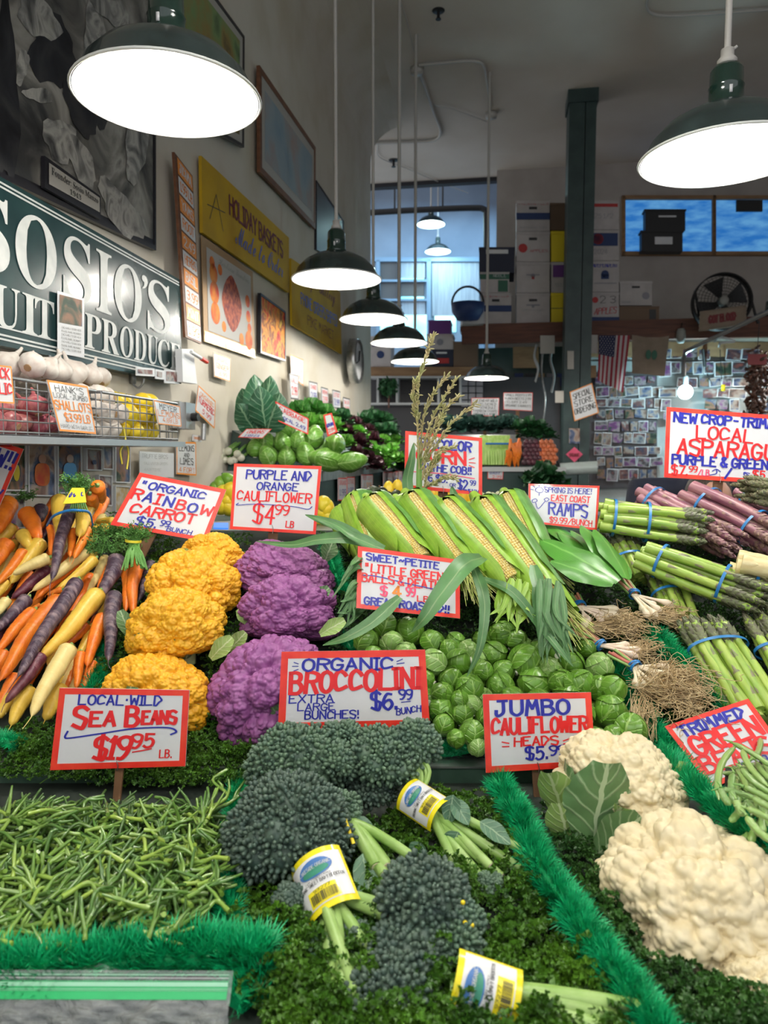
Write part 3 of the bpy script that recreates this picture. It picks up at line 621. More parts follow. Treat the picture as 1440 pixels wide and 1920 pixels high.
m1 = MB(); hexa(m1, wq([(108, 545), (108, 662), (158, 671), (158, 560)], .062), -n*.001); o = tag(m1.build('flyer', M['card'], smooth=False), 'white flyer with a dark photo at its top hanging over the green board', 'flyer')
m1 = MB(); q = wq([(112, 552), (112, 604), (154, 612), (154, 563)], .064); m1.add(q, [[0, 1, 2, 3]]); m1.build('photo_print', M['snapA'], o, smooth=False)
fo, Wo, Ho, no = quadmap(*wq([(110, 605), (157, 614), (110, 660), (157, 670)], .0645), .0005); m1 = MB()
for k in range(7): letters(m1, fo, Wo, Ho, 'PLEASE SHARE THE MARKET' if k % 2 else 'THE FAMILY STORY HERE', .1, .9, .16+k*.12, .06, .12)
m1.build('lettering', M['ink_black'], o, smooth=False)
# founder photograph
t, f, W, H, n = framed('mural_photo', 'huge framed black and white photograph of people working, above the board', 'picture', [(-300, -420), (292, -60), (-300, 190), (293, 470)], .03, .012, 'frameblack', 'oldphoto', .012, 'frameblack')
m1 = MB(); hexa(m1, wq([(84, 292), (84, 352), (189, 412), (189, 368)], .045), -n*.012); pl = m1.build('caption_plate', M['frameblack'], t, smooth=False)
q4 = wq([(92, 305), (187, 371), (92, 345), (187, 398)], .047); hf = quadmap(*q4, .0); m1 = MB(); m1.add([q4[0], q4[2], q4[3], q4[1]], [[0, 1, 2, 3]]); m1.build('caption_card', M['matwhite'], pl, smooth=False)
f2, W2, H2, n2 = quadmap(*q4, .001); m1 = MB(); serif = lambda s: ''.join(chr(0x1D41A+ord(c)-97) if 'a' <= c <= 'z' else mathbold(c) if c.isupper() else chr(0x1D7CE+int(c)) if c.isdigit() else c for c in s); fonttext(serif('Founder: Sosio Manzo'), (f2, .04, .96, .48, .36), M['ink_black'], pl, name='lettering'); fonttext(serif('1943'), (f2, .38, .6, .92, .3), M['ink_black'], pl, name='lettering')
# figures in the photograph: flat tonal print shapes
pat('oldphoto_light', [(.06, .06, .06), (.2, .2, .19), (.42, .41, .38), (.14, .14, .13)], 9, .5, 1.5); pat('oldphoto_dark', [(.008, .008, .01), (.025, .025, .03), (.05, .05, .05)], 6, .5, 1)
for k, (x, y, rx, ry, an, mm) in enumerate(((10, 180, 26, 170, 0, 1), (100, 100, 42, 60, .3, 1), (72, 30, 40, 34, .4, 0), (42, 125, 10, 34, .2, 0), (72, 178, 30, 16, -.5, 0), (112, 262, 30, 34, .5, 0), (150, 300, 44, 20, .9, 0), (178, 60, 20, 70, 0, 0), (200, 160, 26, 80, .1, 1), (255, 275, 20, 66, .1, 0), (228, 395, 50, 26, .6, 0), (150, 210, 40, 20, .8, 1), (210, 20, 40, 24, .2, 0))):
    m1 = MB(); V = []
    for q in range(22): a = q*2*PI/22; rr = 1+.14*math.sin(3*a+k)+.08*math.sin(7*a+k*2); dx, dy = rx*rr*math.cos(a), ry*rr*math.sin(a); V.append(wallp(x+dx*math.cos(an)-dy*math.sin(an), y+dx*math.sin(an)+dy*math.cos(an)+.5*dx, .0285+.0002*k))
    V.append(wallp(x, y, .0285+.0002*k)); m1.add(V, [[i, (i+1) % 22, 22] for i in range(22)]); m1.build('print_shape', M['oldphoto_dark' if mm else 'oldphoto_light'], t, smooth=False)
framed('framed_print', 'black framed vegetable print with white mount, high behind the nearest lamp', 'picture', [(300, -150), (459, 68), (300, 190), (458, 277)], .04, .02, 'frameblack', 'lettuce_art', .045)
framed('framed_print', 'brown wooden frame with a pale print of mountains, high on left wall', 'picture', [(487, 122), (592, 276), (488, 322), (592, 430)], .04, .035, 'framebrown', 'snow_art', .06)
t, f, W, H, n = framed('wall_panel', 'dark blue grey panel on left wall beyond the wooden frame', 'panel', [(594, 338), (645, 414), (594, 468), (645, 500)], .02, .004, 'frameblack', 'frameblack')
mat('yellowframe', (.6, .4, .03), .4)
def ysign(label, pts, rows):
    cc = wq(pts, .03); f, W, H, n = quadmap(*cc, .002); t = thing('yellow_board', label, 'sign', Vector(f(.5, 1)))
    m1 = MB(); hexa(m1, [cc[0], cc[2], cc[3], cc[1]], -n*.015); m1.build('board', M['signyellow'], t, smooth=False)
    for r in rows:
        if r[0] == 'F': fonttext(mathscript(r[1]), (f, *r[2:6]), M[r[6]], t, bold=False, name='lettering', sh=.2)
        else:
            m1 = MB(); letters(m1, f, W, H, *r); m1.build('lettering', M[r[5]] if isinstance(r[5], str) and r[5] in M else M['ink_red'], t, smooth=False)
    return t, f, W, H
def yl(f, W, H, t, txt, s0, s1, tb, h, c, wt): m1 = MB(); letters(m1, f, W, H, txt, s0, s1, tb, h, wt); m1.build('lettering', M[c], t, smooth=False)
mat('maroon', (.16, .012, .015), .6)
t, f, W, H = ysign('yellow board lettered HOLIDAY BASKETS Made to Order on left wall', [(378, 292), (542, 446), (380, 436), (542, 549)], [('F', 'Made to Order', .3, .9, .82, .3, 'ink_blue')])
yl(f, W, H, t, 'HOLIDAY BASKETS', .24, .9, .46, .26, 'maroon', .17)
m1 = MB(); stroke(m1, f, [(.06, .75), (.12, .35), (.18, .78)], .002, .008); stroke(m1, f, [(.04, .58), (.2, .5)], .002, .008); m1.build('star_scribble', M['ink_black'], t, smooth=False)
t, f, W, H = ysign('second yellow board, PHONE ORDERS SHIPPED, behind the row of lamps', [(546, 484), (638, 548), (548, 609), (641, 664)], [('F', 'Gift Gallery', .25, .85, .33, .28, 'maroon')])
yl(f, W, H, t, 'PHONE ORDERS SHIPPED', .14, .9, .6, .17, 'ink_blue', .14); yl(f, W, H, t, 'PIKE MARKET', .25, .8, .85, .14, 'maroon', .1)
# heirloom tomato poster: brown backing, white sheet with oval fruit prints
mat('kraft', (.38, .24, .12), .6); mat('foil', (.4, .3, .1), .25, metal=.6, bump=.6, bscale=30); mat('posterwhite', (.46, .45, .43), .7, spec=.2)
cc = wq([(378, 441), (474, 510), (383, 640), (478, 672)], .02); f, W, H, n = quadmap(*cc, .0015); t = thing('fruit_poster', 'brown bordered poster of red and yellow tomatoes on left wall', 'poster', Vector(f(.5, 1)))
m1 = MB(); hexa(m1, [cc[0], cc[2], cc[3], cc[1]], -n*.004); m1.build('backing', M['kraft'], t, smooth=False)
m1 = MB(); m1.add([f(.07, .08, 1), f(.07, .88, 1), f(.94, .88, 1), f(.94, .07, 1)], [[0, 1, 2, 3]]); m1.build('sheet', M['posterwhite'], t, smooth=False)
m1 = MB(); m1.add([f(0, .9, 1.3), f(0, 1, 1.3), f(1, 1, 1.3), f(1, .9, 1.3)], [[0, 1, 2, 3]]); m1.build('foil_strip', M['foil'], t, smooth=False)
mat('tomred', (.5, .04, .015), .7, (.7, .25, .03), 14); mat('tomdark', (.16, .015, .02), .7, (.5, .12, .05), 40)
def oval(mb, f, s, tt, rs, rt, k=1.6, sq=2.0):
    a = np.linspace(0, 2*PI, 21)[:-1]; V = [f(s+rs*np.sign(math.cos(x))*abs(math.cos(x))**(2/sq), tt+rt*np.sign(math.sin(x))*abs(math.sin(x))**(2/sq), k) for x in a]+[f(s, tt, k)]; mb.add(V, [[i, (i+1) % 20, 20] for i in range(20)])
for s, tt, r in ((.18, .3, .07), (.19, .48, .08), (.2, .68, .08), (.85, .38, .05), (.86, .55, .05), (.86, .82, .08), (.88, .68, .045), (.3, .22, .04), (.7, .84, .05), (.35, .78, .04), (.16, .2, .045)):
    m1 = MB(); oval(m1, f, s, tt, r, r*.85*W/H*1.1); m1.build('fruit_print', M['tomred'], t, smooth=False)
m1 = MB(); oval(m1, f, .52, .5, .2, .3, 1.5, 1.5); m1.build('fruit_print', M['tomdark'], t, smooth=False)
fonttext(mathscript('Heirloom Tomatoes'), (f, .28, .9, .17, .07), M['neckgrey'], t, bold=False, name='lettering')
framed('pepper_picture', 'small black framed picture of red and orange peppers', 'picture', [(489, 549), (536, 584), (489, 662), (536, 678)], .035, .014, 'frameblack', 'pepper_art')
# tall mirror-like plastic price strip
cc = wq([(327, 285), (361, 330), (348, 632), (378, 645)], .06); f, W, H, n = quadmap(*cc, .0015); t = thing('price_strip', 'tall narrow strip of stacked orange bordered price cards beside the green board', 'price sign', Vector(f(.5, 1)))
m1 = MB(); hexa(m1, [cc[0], cc[2], cc[3], cc[1]], -n*.012); m1.build('backing', M['framebrown'], t, smooth=False)
words_ = ['JICAMA', '1.99 LB', 'YAMS', 'ROOT', '2.49', 'HERBS', 'BASIL', '3.99', 'MINT', '1.99']
for i in range(10):
    a, b = .01+i*.099, .098+i*.099; m1 = MB(); m1.add([f(.12, a, 1), f(.12, b, 1), f(.95, b, 1), f(.95, a, 1)], [[0, 1, 2, 3]]); cd_ = m1.build('price_card', M['card'] if i % 2 else M['border_orange'], t, smooth=False)
    m1 = MB(); letters(m1, f, W, H, words_[i], .2, .88, b-.02, .05, .14, k=1.4); m1.build('lettering', M['ink_orange' if i % 2 else 'card'], cd_, smooth=False)
# wall clock
c0 = wallp(671, 677, .12); t = thing('wall_clock', 'round chrome wall clock near the far end of left wall', 'clock', c0)
Rw = Matrix((WD, Vector((0, 0, 1)), WN)).transposed()
m1 = MB(); lathe(m1, [(.001, .0), (.17, .0), (.19, .02), (.2, .0), (.2, -.06), (.001, -.11)], 32, c0, Rw); m1.build('case', M['metal'], t)
m1 = MB(); lathe(m1, [(.001, .004), (.165, .004)], 32, c0, Rw); m1.build('face', M['card'], t)
for a, L in ((1.2, .1), (3.4, .13)):
    m1 = MB(); d = WD*math.cos(a)+Vector((0, 0, 1))*math.sin(a); tube(m1, [c0+WN*.01, c0+WN*.01+d*L], .006, 4); m1.build('hand', M['black'], t)
# papers and small price cards on the wall
def wsign(label, pts, lines, border='border_orange', off=.03, bw=.05, **k): return sign('wall_price_card', label, wq(pts, off), lines, border, bw, **k)
wsign('small orange price card under the tomato poster', [(400, 660), (432, 672), (402, 706), (431, 716)], [('ORGANIC', .1, .9, .3, .16, 'ink_orange', .12), ('GINGER', .1, .9, .6, .2, 'ink_orange', .14), ('6.99', .3, .8, .88, .16, 'ink_orange', .12)])
wsign('tilted red bordered wall card right of the wire baskets', [(372, 722), (404, 752), (366, 770), (402, 804)], [('ORGANIC', .1, .9, .32, .16, 'ink_orange', .12), ('TURMERIC', .06, .94, .58, .2, 'ink_red', .14), ('5.99', .3, .8, .86, .16, 'ink_red', .12)])
wsign('LEMONS AND LIMES card low on the wall', [(331, 828), (367, 829), (331, 889), (368, 892)], [('LEMONS', .1, .9, .28, .17, 'ink_black', .12), ('AND', .35, .65, .46, .12, 'ink_black', .12), ('LIMES', .15, .85, .68, .18, 'ink_black', .12), ('4 FOR 1', .1, .9, .92, .14, 'ink_orange', .12)])
wsign('handwritten Truffle Bros sheet on the wall above rainbow carrot sign', [(262, 846), (326, 850), (262, 895), (326, 895)], [('Truffle Bros', .04, .8, .25, .16, 'ink_black', .06), ('CALL US FOR ORDERS', .1, .8, .5, .1, 'neckgrey', .06), ('ANYTIME', .1, .6, .75, .1, 'neckgrey', .06)], None)
wsign('small red edged paper slip above the handwritten sheet', [(282, 826), (320, 827), (282, 835), (320, 838)], [], 'border_red')
wsign('torn orange slip beside the electrical box', [(361, 815), (377, 817), (361, 826), (378, 829)], [('TAMARIND', .1, .9, .7, .4, 'ink_orange', .14)], None)
wsign('plastic covered orange card between pepper picture and lamps', [(544, 664), (569, 674), (546, 706), (569, 724)], [('PLEASE', .1, .9, .3, .17, 'ink_orange', .12), ('ENTER', .1, .9, .6, .17, 'ink_orange', .12), ('3.99', .2, .8, .88, .17, 'ink_orange', .12)])
for i, (x0, x1, y0, y1, cl, wd) in enumerate(((543, 559, 700, 748, 'border_red', 'KALE'), (579, 595, 714, 755, 'ink_blue', 'CHARD'), (602, 615, 725, 760, 'border_orange', 'GREENS'), (623, 638, 730, 765, 'ink_blue', 'LETTUCE'), (643, 656, 744, 778, 'border_red', 'SALAD'))):
    sign('clip_price_card', 'narrow %s price card %s' % ({'KALE': 'red lettered', 'CHARD': 'blue lettered', 'GREENS': 'orange', 'LETTUCE': 'tilted blue bordered', 'SALAD': 'red and grey'}[wd], ['nearest of five clipped above the lettuces', 'second from the near end above the lettuces', 'in the middle of five above the lettuces', 'fourth of five above the lettuces', 'farthest of five above the lettuces'][i]),
      wq([(x0, y0), (x1, y0+4), (x0+2, y1), (x1+1, y1+2)], .06), [(wd, .12, .88, .35, .2, 'ink_red', .13), ('2.99', .15, .85, .8, .3, 'ink_blue' if i % 2 else 'ink_red', .14)], 'frameblack', .06, group=None)
# notepad, marker, leaflets under the board
m1 = MB(); hexa(m1, wq([(341, 654), (343, 716), (370, 720), (362, 655)], .1), -WN*.03); tag(m1.build('notepad', M['card'], smooth=False), 'white block calendar hanging at the right end of the green board', 'calendar')
for k, (x0, x1, y0, y1) in enumerate(((256, 290, 688, 706), (292, 308, 692, 712), (309, 336, 692, 720))):
    m1 = MB(); hexa(m1, wq([(x0, y0), (x0, y1-2), (x1, y1), (x1, y0+3)], .075), -WN*.004); o = tag(m1.build('leaflet', M['card'], smooth=False), ['wide grey leaflet stuck under the word PRODUCE', 'narrow leaflet in the middle under the board', 'leaflet with red print under the end of the board'][k], 'leaflet')
    m1 = MB(); m1.add(wq([(x0+3, y0+4), (x0+3, y1-6), (x1-4, y1-4), (x1-4, y0+6)], .0765), [[0, 1, 2, 3]]); m1.build('print', M['snapC'], o, smooth=False)
m1 = MB(); tube(m1, wq([(358, 660), (378, 672), (388, 678), (389, 679)], .12)[:3], .008, 6); o = tag(m1.build('marker_pen', M['card']), 'white marker pen with red cap by the calendar', 'pen')
m1 = MB(); tube(m1, [wallp(377, 672, .12), wallp(388, 679, .12)], .0095, 6); m1.build('cap', M['border_red'], o)
# electrical box
t = thing('switch_box', 'grey metal electrical box with round knob right of the wire baskets', 'switch box', wallp(358, 806, .03))
m1 = MB(); hexa(m1, wq([(349, 754), (349, 804), (366, 806), (366, 757)], .07), -WN*.06); m1.build('body', M['galv'], t, smooth=False)
m1 = MB(); p = wallp(360, 782, .07); tube(m1, [p, p+WN*.03], .018, 12); m1.build('knob', M['black'], t)
m1 = MB(); hexa(m1, wq([(336, 752), (336, 802), (346, 804), (346, 755)], .05), -WN*.04); tag(m1.build('cover_plate', M['metal'], smooth=False), 'plain steel cover plate beside the electrical box', 'plate')
m1 = MB(); tube(m1, [wallp(382, 795, .05), wallp(381, 825, .05)], .012, 6); tag(m1.build('metal_clip', M['galv']), 'short grey clamp under the tilted wall card', 'clip')
# hooks
for k, (x, y) in enumerate(((68, 676), (140, 698), (249, 718))):
    m1 = MB(); p = wallp(x, y, .01); tube(m1, curve([p+Vector((0, 0, .03)), p, p+WN*.02-Vector((0, 0, .02)), p+WN*.04-Vector((0, 0, .005)), p+WN*.045+Vector((0, 0, .015))], 5), .004, 6)
    box(m1, p+Vector((0, 0, .02)), (.02, .02, .045)); tag(m1.build('wall_hook', M['galv']), ['steel wall hook above the shallots at the left', 'steel wall hook above the garlic end', 'steel wall hook above the lemons'][k], 'hook')
# wire baskets on a shelf, in room frame: x from wall, y along it
def wy(px, off): p = hit(px, 800, WN*(-WW+off), WN); return p.dot(WD)
bo = .27; y0_, y1_, y2_ = wy(-130, bo), wy(188, bo), wy(333, bo)
zb0 = hit(330, 826, WN*(-WW+bo), WN).z; zt0 = hit(333, 757, WN*(-WW+bo), WN).z
m1 = MB(); rbox(m1, -WW, -WW+bo+.015, y0_, y2_+.03, zb0-.022, zb0-.004); tag(m1.build('basket_shelf', M['galv'], smooth=False), 'narrow grey metal shelf under the wire baskets on left wall', 'shelf')
def wire_basket(label, ya, yb):
    t = thing('wire_basket', label, 'basket', RF(-WW+bo/2, (ya+yb)/2, zb0)); x0, x1 = -WW+.03, -WW+bo
    rim = [RF(x0, ya, zt0), RF(x1, ya, zt0), RF(x1, yb, zt0), RF(x0, yb, zt0), RF(x0, ya, zt0)]
    m1 = MB()
    for a, b in zip(rim[:-1], rim[1:]): tube(m1, [a, b], .005, 6)
    m1.build('rim', M['galv'], t)
    m1 = MB(); ny = int((yb-ya)/.042)
    for i in range(ny+1):
        y = ya+(yb-ya)*i/ny; tube(m1, [RF(x1, y, zt0), RF(x1, y, zb0), RF(x0, y, zb0)], .0022, 4, cap=False)
    for i in range(5): z = zb0+(zt0-zb0)*(i+.2)/5; tube(m1, [RF(x0, ya, z), RF(x1, ya, z), RF(x1, yb, z), RF(x0, yb, z)], .0022, 4, cap=False)
    for i in range(1, 7): x = x0+(x1-x0)*i/7; tube(m1, [RF(x, ya, zb0), RF(x, ya, zt0)], .0022, 4, cap=False); tube(m1, [RF(x, yb, zb0), RF(x, yb, zt0)], .0022, 4, cap=False)
    m1.build('wire_mesh', M['galv'], t); return t
wire_basket('left wire basket holding shallots', y0_, y1_-.02); wire_basket('right wire basket holding garlic and lemons', y1_+.01, y2_)
# shallots, garlic, lemons (built once about the origin, then copied)
mat('shallot', (.32, .045, .07), .35, (.5, .2, .18), 30, rnd=.2, stretch=(3, 3, .4)); mat('garlic', (.72, .68, .62), .5, (.6, .52, .46), 20, rnd=.06, stretch=(3, 3, .4)); mat('lemon', (.85, .58, .02), .4, (.75, .6, .03), 8, bump=.15, bscale=80, rnd=.08)
mat('lime', (.12, .3, .02), .35, (.25, .42, .05), 6, bump=.1, bscale=80, rnd=.1)
def proto(name, cat, build):
    t = thing(name, None, cat); build(t); return t
def garlic_b(t, m='garlic', seg=8, rr=.035):
    V, Fs = ico(3); a = np.arctan2(V[:, 1], V[:, 0]); r = 1+.07*np.abs(np.sin(a*seg/2))*(1-V[:, 2]**2); z = V[:, 2]*.8
    nk = np.clip((V[:, 2]-.8)/.2, 0, 1); X = V*np.array([1, 1, 0])*r[:, None]*(1-.5*nk[:, None]); X[:, 2] = z+nk*.45
    mb = MB(); mb.add(X*rr, Fs); mb.build('bulb', M[m], t)
    mb = MB(); tube(mb, [(0, 0, rr*1.1), (.003, 0, rr*1.5), (.004, .002, rr*1.75)], [rr*.2, rr*.13, rr*.1], 6); mb.build('stem', M[m], t)
    mb = MB(); tube(mb, [(0, 0, -rr*.82), (0, 0, -rr*.7)], rr*.3, 8); mb.build('root_plate', M['kraft'], t)
def lemon_b(t, m='lemon', rr=.032):
    V, Fs = ico(3); X = V*rr; e = np.abs(V[:, 2])**6; X[:, 2] *= 1.12+.18*e; X[:, :2] *= (1-.1*e)[:, None]; mb = MB(); mb.add(X, Fs); mb.build('fruit', M[m], t)
    mb = MB(); tube(mb, [(0, 0, rr*1.25), (0, 0, rr*1.36)], rr*.14, 6); mb.build('stem_button', M['bushgreen'], t)
def rotm(p, s=1.0): return Matrix.Translation(Vector(p)) @ Matrix.Rotation(random.uniform(0, 6.28), 4, 'Z') @ Matrix.Rotation(random.gauss(0, .8), 4, 'X') @ Matrix.Rotation(random.gauss(0, .6), 4, 'Y') @ Matrix.Scale(s, 4)
def fill(pt, label, group, x0, x1, ya, yb, z0, layers, sp, s=1.0, drop=.5):
    n = 0
    for k in range(layers):
        y = ya+sp*.5+(k % 2)*sp*.3
        while y < yb-sp*.4:
            x = x0+sp*.5+(k % 2)*sp*.3
            while x < x1-sp*.3:
                if k < layers-1 or random.random() > drop:
                    dup(pt, rotm(RF(x+random.uniform(-.1, .1)*sp, y+random.uniform(-.1, .1)*sp, z0+sp*.5+k*sp*.78), s*random.uniform(.88, 1.1)), label, group); n += 1
                x += sp
            y += sp
    return n
ga = proto('garlic_bulb', 'garlic', garlic_b); sh = proto('shallot', 'shallot', lambda t: garlic_b(t, 'shallot', 3, .03)); le = proto('lemon', 'lemon', lemon_b); li = proto('lime', 'lime', lambda t: lemon_b(t, 'lime', .027))
yg = wy(262, bo)
fill(sh, 'reddish pink shallot in the left wire basket', 'shallots in the wire basket', -WW+.04, -WW+bo-.01, y1_-.5, y1_-.03, zb0, 2, .06, 1, .5)
fill(ga, 'white garlic bulb in the right wire basket', 'garlic bulbs in the wire basket', -WW+.04, -WW+bo-.01, y1_+.02, yg, zb0, 3, .062, .95, .2)
fill(ga, 'white garlic bulb heaped on the basket rims near the hooks', 'garlic bulbs heaped above the rim', -WW+.03, -WW+.16, y1_-.14, y1_+.3, zb0+.16, 1, .07, 1.1, .0)
fill(le, 'yellow lemon in the right end of the wire basket', 'lemons in the wire basket', -WW+.04, -WW+bo-.01, yg, y2_-.02, zb0, 3, .062, .95, .2)
# cards on baskets
def bquadpts(pts, off): return [hit(x, y, WN*(-WW+off), WN) for x, y in pts]
sign('basket_price_card', "orange bordered HANK'S LOCAL JUMBO SHALLOTS card on the left basket", bquadpts([(88, 712), (164, 724), (112, 808), (180, 814)], bo+.02), [("HANK'S", .12, .85, .2, .13, 'ink_black', .1), ('LOCAL-JUMBO', .05, .92, .33, .1, 'ink_black', .1), ('SHALLOTS', .02, .98, .55, .17, 'ink_orange', .17), ('$3.99 LB', .2, .9, .78, .16, 'ink_orange', .15), ('HARD WITH GARLIC', .05, .9, .93, .08, 'ink_black', .08)], 'border_orange', .04)
sign('basket_price_card', 'MEYER LEMONS card hooked on the right basket', bquadpts([(288, 750), (337, 762), (297, 795), (340, 800)], bo+.02), [('MEYER', .15, .85, .34, .24, 'ink_black', .12), ('LEMONS', .05, .95, .62, .24, 'ink_orange', .15), ('4.69 LB', .2, .85, .88, .2, 'ink_orange', .13)], 'border_orange', .05)
sign('basket_price_card', 'red bordered garlic card at the left edge of the photo on the basket', bquadpts([(-40, 680), (21, 687), (-36, 753), (27, 757)], bo+.02), [('BLACK', .1, .92, .36, .28, 'ink_red', .16), ('GARLIC', .05, .95, .75, .28, 'ink_red', .16)], 'border_orange', .04)
for lb, pts, ls in (('white red bordered card reading 6 each behind the carrots, upper one', [(-60, 790), (37, 815), (-66, 830), (20, 838)], [('$6 EA.', .5, .95, .85, .6, 'ink_blue', .12)]), ('red bordered sign corner reading TRY at the far left edge', [(-90, 800), (44, 842), (-130, 915), (-5, 958)], [('RAW!!', .4, .97, .35, .25, 'ink_blue', .15), ('TRY', .7, .98, .88, .2, 'ink_blue', .13)])):
    sign('price_sign', lb, [P(x, y, 2.0) for x, y in pts], ls, 'border_red', .07)
# photographs below the baskets
for k, (x0, x1, y0, y1, mm, lb) in enumerate(((0, 50, 822, 920, 'snapA', 'photo with a person holding a yellow squash at far left'), (54, 105, 822, 930, 'snapB', 'photo of someone in orange behind a crate'), (109, 154, 824, 925, 'snapA', 'photo of a child in a bright blue shirt'), (163, 192, 840, 882, 'snapC', 'photo of a group beside water'), (194, 213, 833, 880, 'snapB', 'small portrait photo beside the group photo'), (217, 245, 828, 905, 'snapA', 'tall dark photo with orange fruit'), (186, 211, 890, 948, 'snapC', 'photo of a child in blue behind the carrot bunch'), (110, 150, 930, 980, 'snapD', 'lower photo half hidden behind the carrots'), (0, 48, 925, 990, 'snapD', 'lower photo hidden behind the left carrots'), (217, 245, 910, 960, 'paperprint', 'small orange print beside the rainbow carrot sign'))):
    t, f, W, H, n = framed('pinned_photo', lb, 'photo', [(x0, y0), (x1, y0+2), (x0, y1), (x1, y1+1)], .015, .004, 'card', mm)
    if k in (0, 2, 6, 1, 3):   # printed figure
        a = {0: ('ink_black', 'boxyellow'), 2: ('bluesky2', 'tanwood'), 6: ('navy', 'tanwood'), 1: ('tomred', 'tanwood'), 3: ('navy', 'kraft')}[k]; sc_ = .5 if k == 3 else 1
        if a[0] == 'bluesky2': mat('shirtblue', (.02, .25, .6), .4); a = ('shirtblue', a[1])
        m1 = MB(); oval(m1, f, .5, .35, .14*sc_, .08*sc_, -1); m1.build('print_face', mat('skinprint', (.5, .28, .2), .4), t, smooth=False)
        m1 = MB(); oval(m1, f, .5, .62, .28*sc_, .2*sc_, -1, 3); m1.build('print_body', M[a[0]], t, smooth=False)
        if k == 0: m1 = MB(); oval(m1, f, .62, .65, .12, .16, -.5); m1.build('print_squash', M['boxyellow'], t, smooth=False)
m1 = MB(); tube(m1, curve([bquadpts([(231, 800)], bo)[0], bquadpts([(235, 826)], bo)[0], bquadpts([(226, 845)], bo)[0], bquadpts([(229, 870)], bo)[0]], 6), .003, 5); tube(m1, curve([bquadpts([(235, 822)], bo)[0], bquadpts([(241, 850)], bo)[0], bquadpts([(238, 880)], bo)[0]], 6), .003, 5)
tag(m1.build('dangling_cord', mat('cordyellow', (.6, .5, .05), .5)), 'thin yellow and orange cord dangling from the right basket', 'cord')
# ================================================================ right back: beam hangings, photo wall, lamp
ph = 8.55
mb = MB(); bquad(mb, 1095, 640, 1480, 1000, 8.62, .05); o = struct('wall_photo', mb, M['stonepanel'])
for k in range(3):
    m1 = MB(); bquad(m1, 1110, 676+k*24, 1480, 677+k*24, 8.6, .025); m1.build('panel_joint', M['black'], o, smooth=False)
m1 = MB(); bquad(m1, 1060, 641, 1470, 668, 8.5, .1); tag(m1.build('lower_rail', M['tanwood'], smooth=False), 'lighter wooden rail under the dark beam behind the flag', 'rail')
# flag
cc = bcorn(1123, 629, 1181, 733, 7.8); cc[2] = bw(1120, 713, 7.8); cc[3] = bw(1169, 736, 7.8); f, W, H, n = quadmap(*cc, .001); t = thing('flag', 'American flag with red and white stripes hanging vertically under the beam', 'flag', Vector(f(.5, 1)))
mat('flagred', (.3, .02, .04), .8); mat('flagwhite', (.5, .46, .46), .8); mat('flagblue', (.015, .02, .07), .8); mat('canvas', (.28, .22, .17), .9, (.24, .19, .14), 12, bump=.2, bscale=60)
def wob(s, tt): return .03*math.sin(s*9+tt*2)*tt
for i in range(13):
    m1 = MB(); a, b = i/13, (i+1)/13; g = [(a+(b-a)*u_, v) for v in np.linspace(0, 1, 9) for u_ in (0, .5, 1)]
    V = [f(s, v, 1)-np.array(WD)*wob(s, v) for s, v in g]; Q = [[r*3+c_, r*3+3+c_, r*3+4+c_, r*3+1+c_] for r in range(8) for c_ in range(2)]; m1.add(V, Q); m1.build('stripe', M['flagred' if i % 2 == 0 else 'flagwhite'], t)
m1 = MB(); g = [(u_, v) for v in np.linspace(0, .42, 5) for u_ in np.linspace(0, .55, 5)]; m1.add([f(s, v, 1)-np.array(WD)*(wob(s, v)+.004) for s, v in g], [[r*5+c_, r*5+5+c_, r*5+6+c_, r*5+1+c_] for r in range(4) for c_ in range(4)]); cn = m1.build('canton', M['flagblue'], t)
m1 = MB()
for r in range(9):
    for c_ in range(6 if r % 2 == 0 else 5):
        s = .04+(c_+(0 if r % 2 == 0 else .5))*.092; v = .03+r*.045; pts = []
        for q in range(10): a = q*PI/5; rd = (.5 if q % 2 else 1)*.02; pts.append(f(s+rd*math.sin(a), v-rd*math.cos(a)*W/H, 1)-np.array(WD)*(wob(s, v)+.009))
        pts.append(f(s, v, 1)-np.array(WD)*(wob(s, v)+.009)); m1.add(pts, [[i, 10, (i+1) % 10] for i in range(10)])
m1.build('star', M['flagwhite'], cn, smooth=False)['kind'] = 'stuff'
cc = [bw(1185, 628, 7.82), bw(1254, 630, 7.82), bw(1185, 700, 7.82), bw(1246, 706, 7.82)]; f, W, H, n = quadmap(*cc, .001); t = thing('canvas_bag', 'tan canvas bag with small green print hanging beside the flag', 'bag', Vector(f(.5, 1)))
m1 = MB(); g = [(u_, v) for v in np.linspace(0, 1, 9) for u_ in np.linspace(0, 1, 9)]; m1.add([f(s, v+.06*math.sin(s*PI)*(1-v), 1)-np.array(WD)*(.03*math.sin(s*PI)+.015*math.sin(s*14)*(1-v)) for s, v in g], [[r*9+c_, r*9+9+c_, r*9+10+c_, r*9+1+c_] for r in range(8) for c_ in range(8)]); m1.build('bag_body', M['canvas'], t)
m1 = MB(); 
for s in (.45, .62): oval(m1, lambda a, b, k: f(a, b, 1)-np.array(WD)*.045, s, .5, .08, .12)
m1.build('print', M['boxgreen'], t, smooth=False)
t = thing('photo_plate', None, 'x'); kill(t)
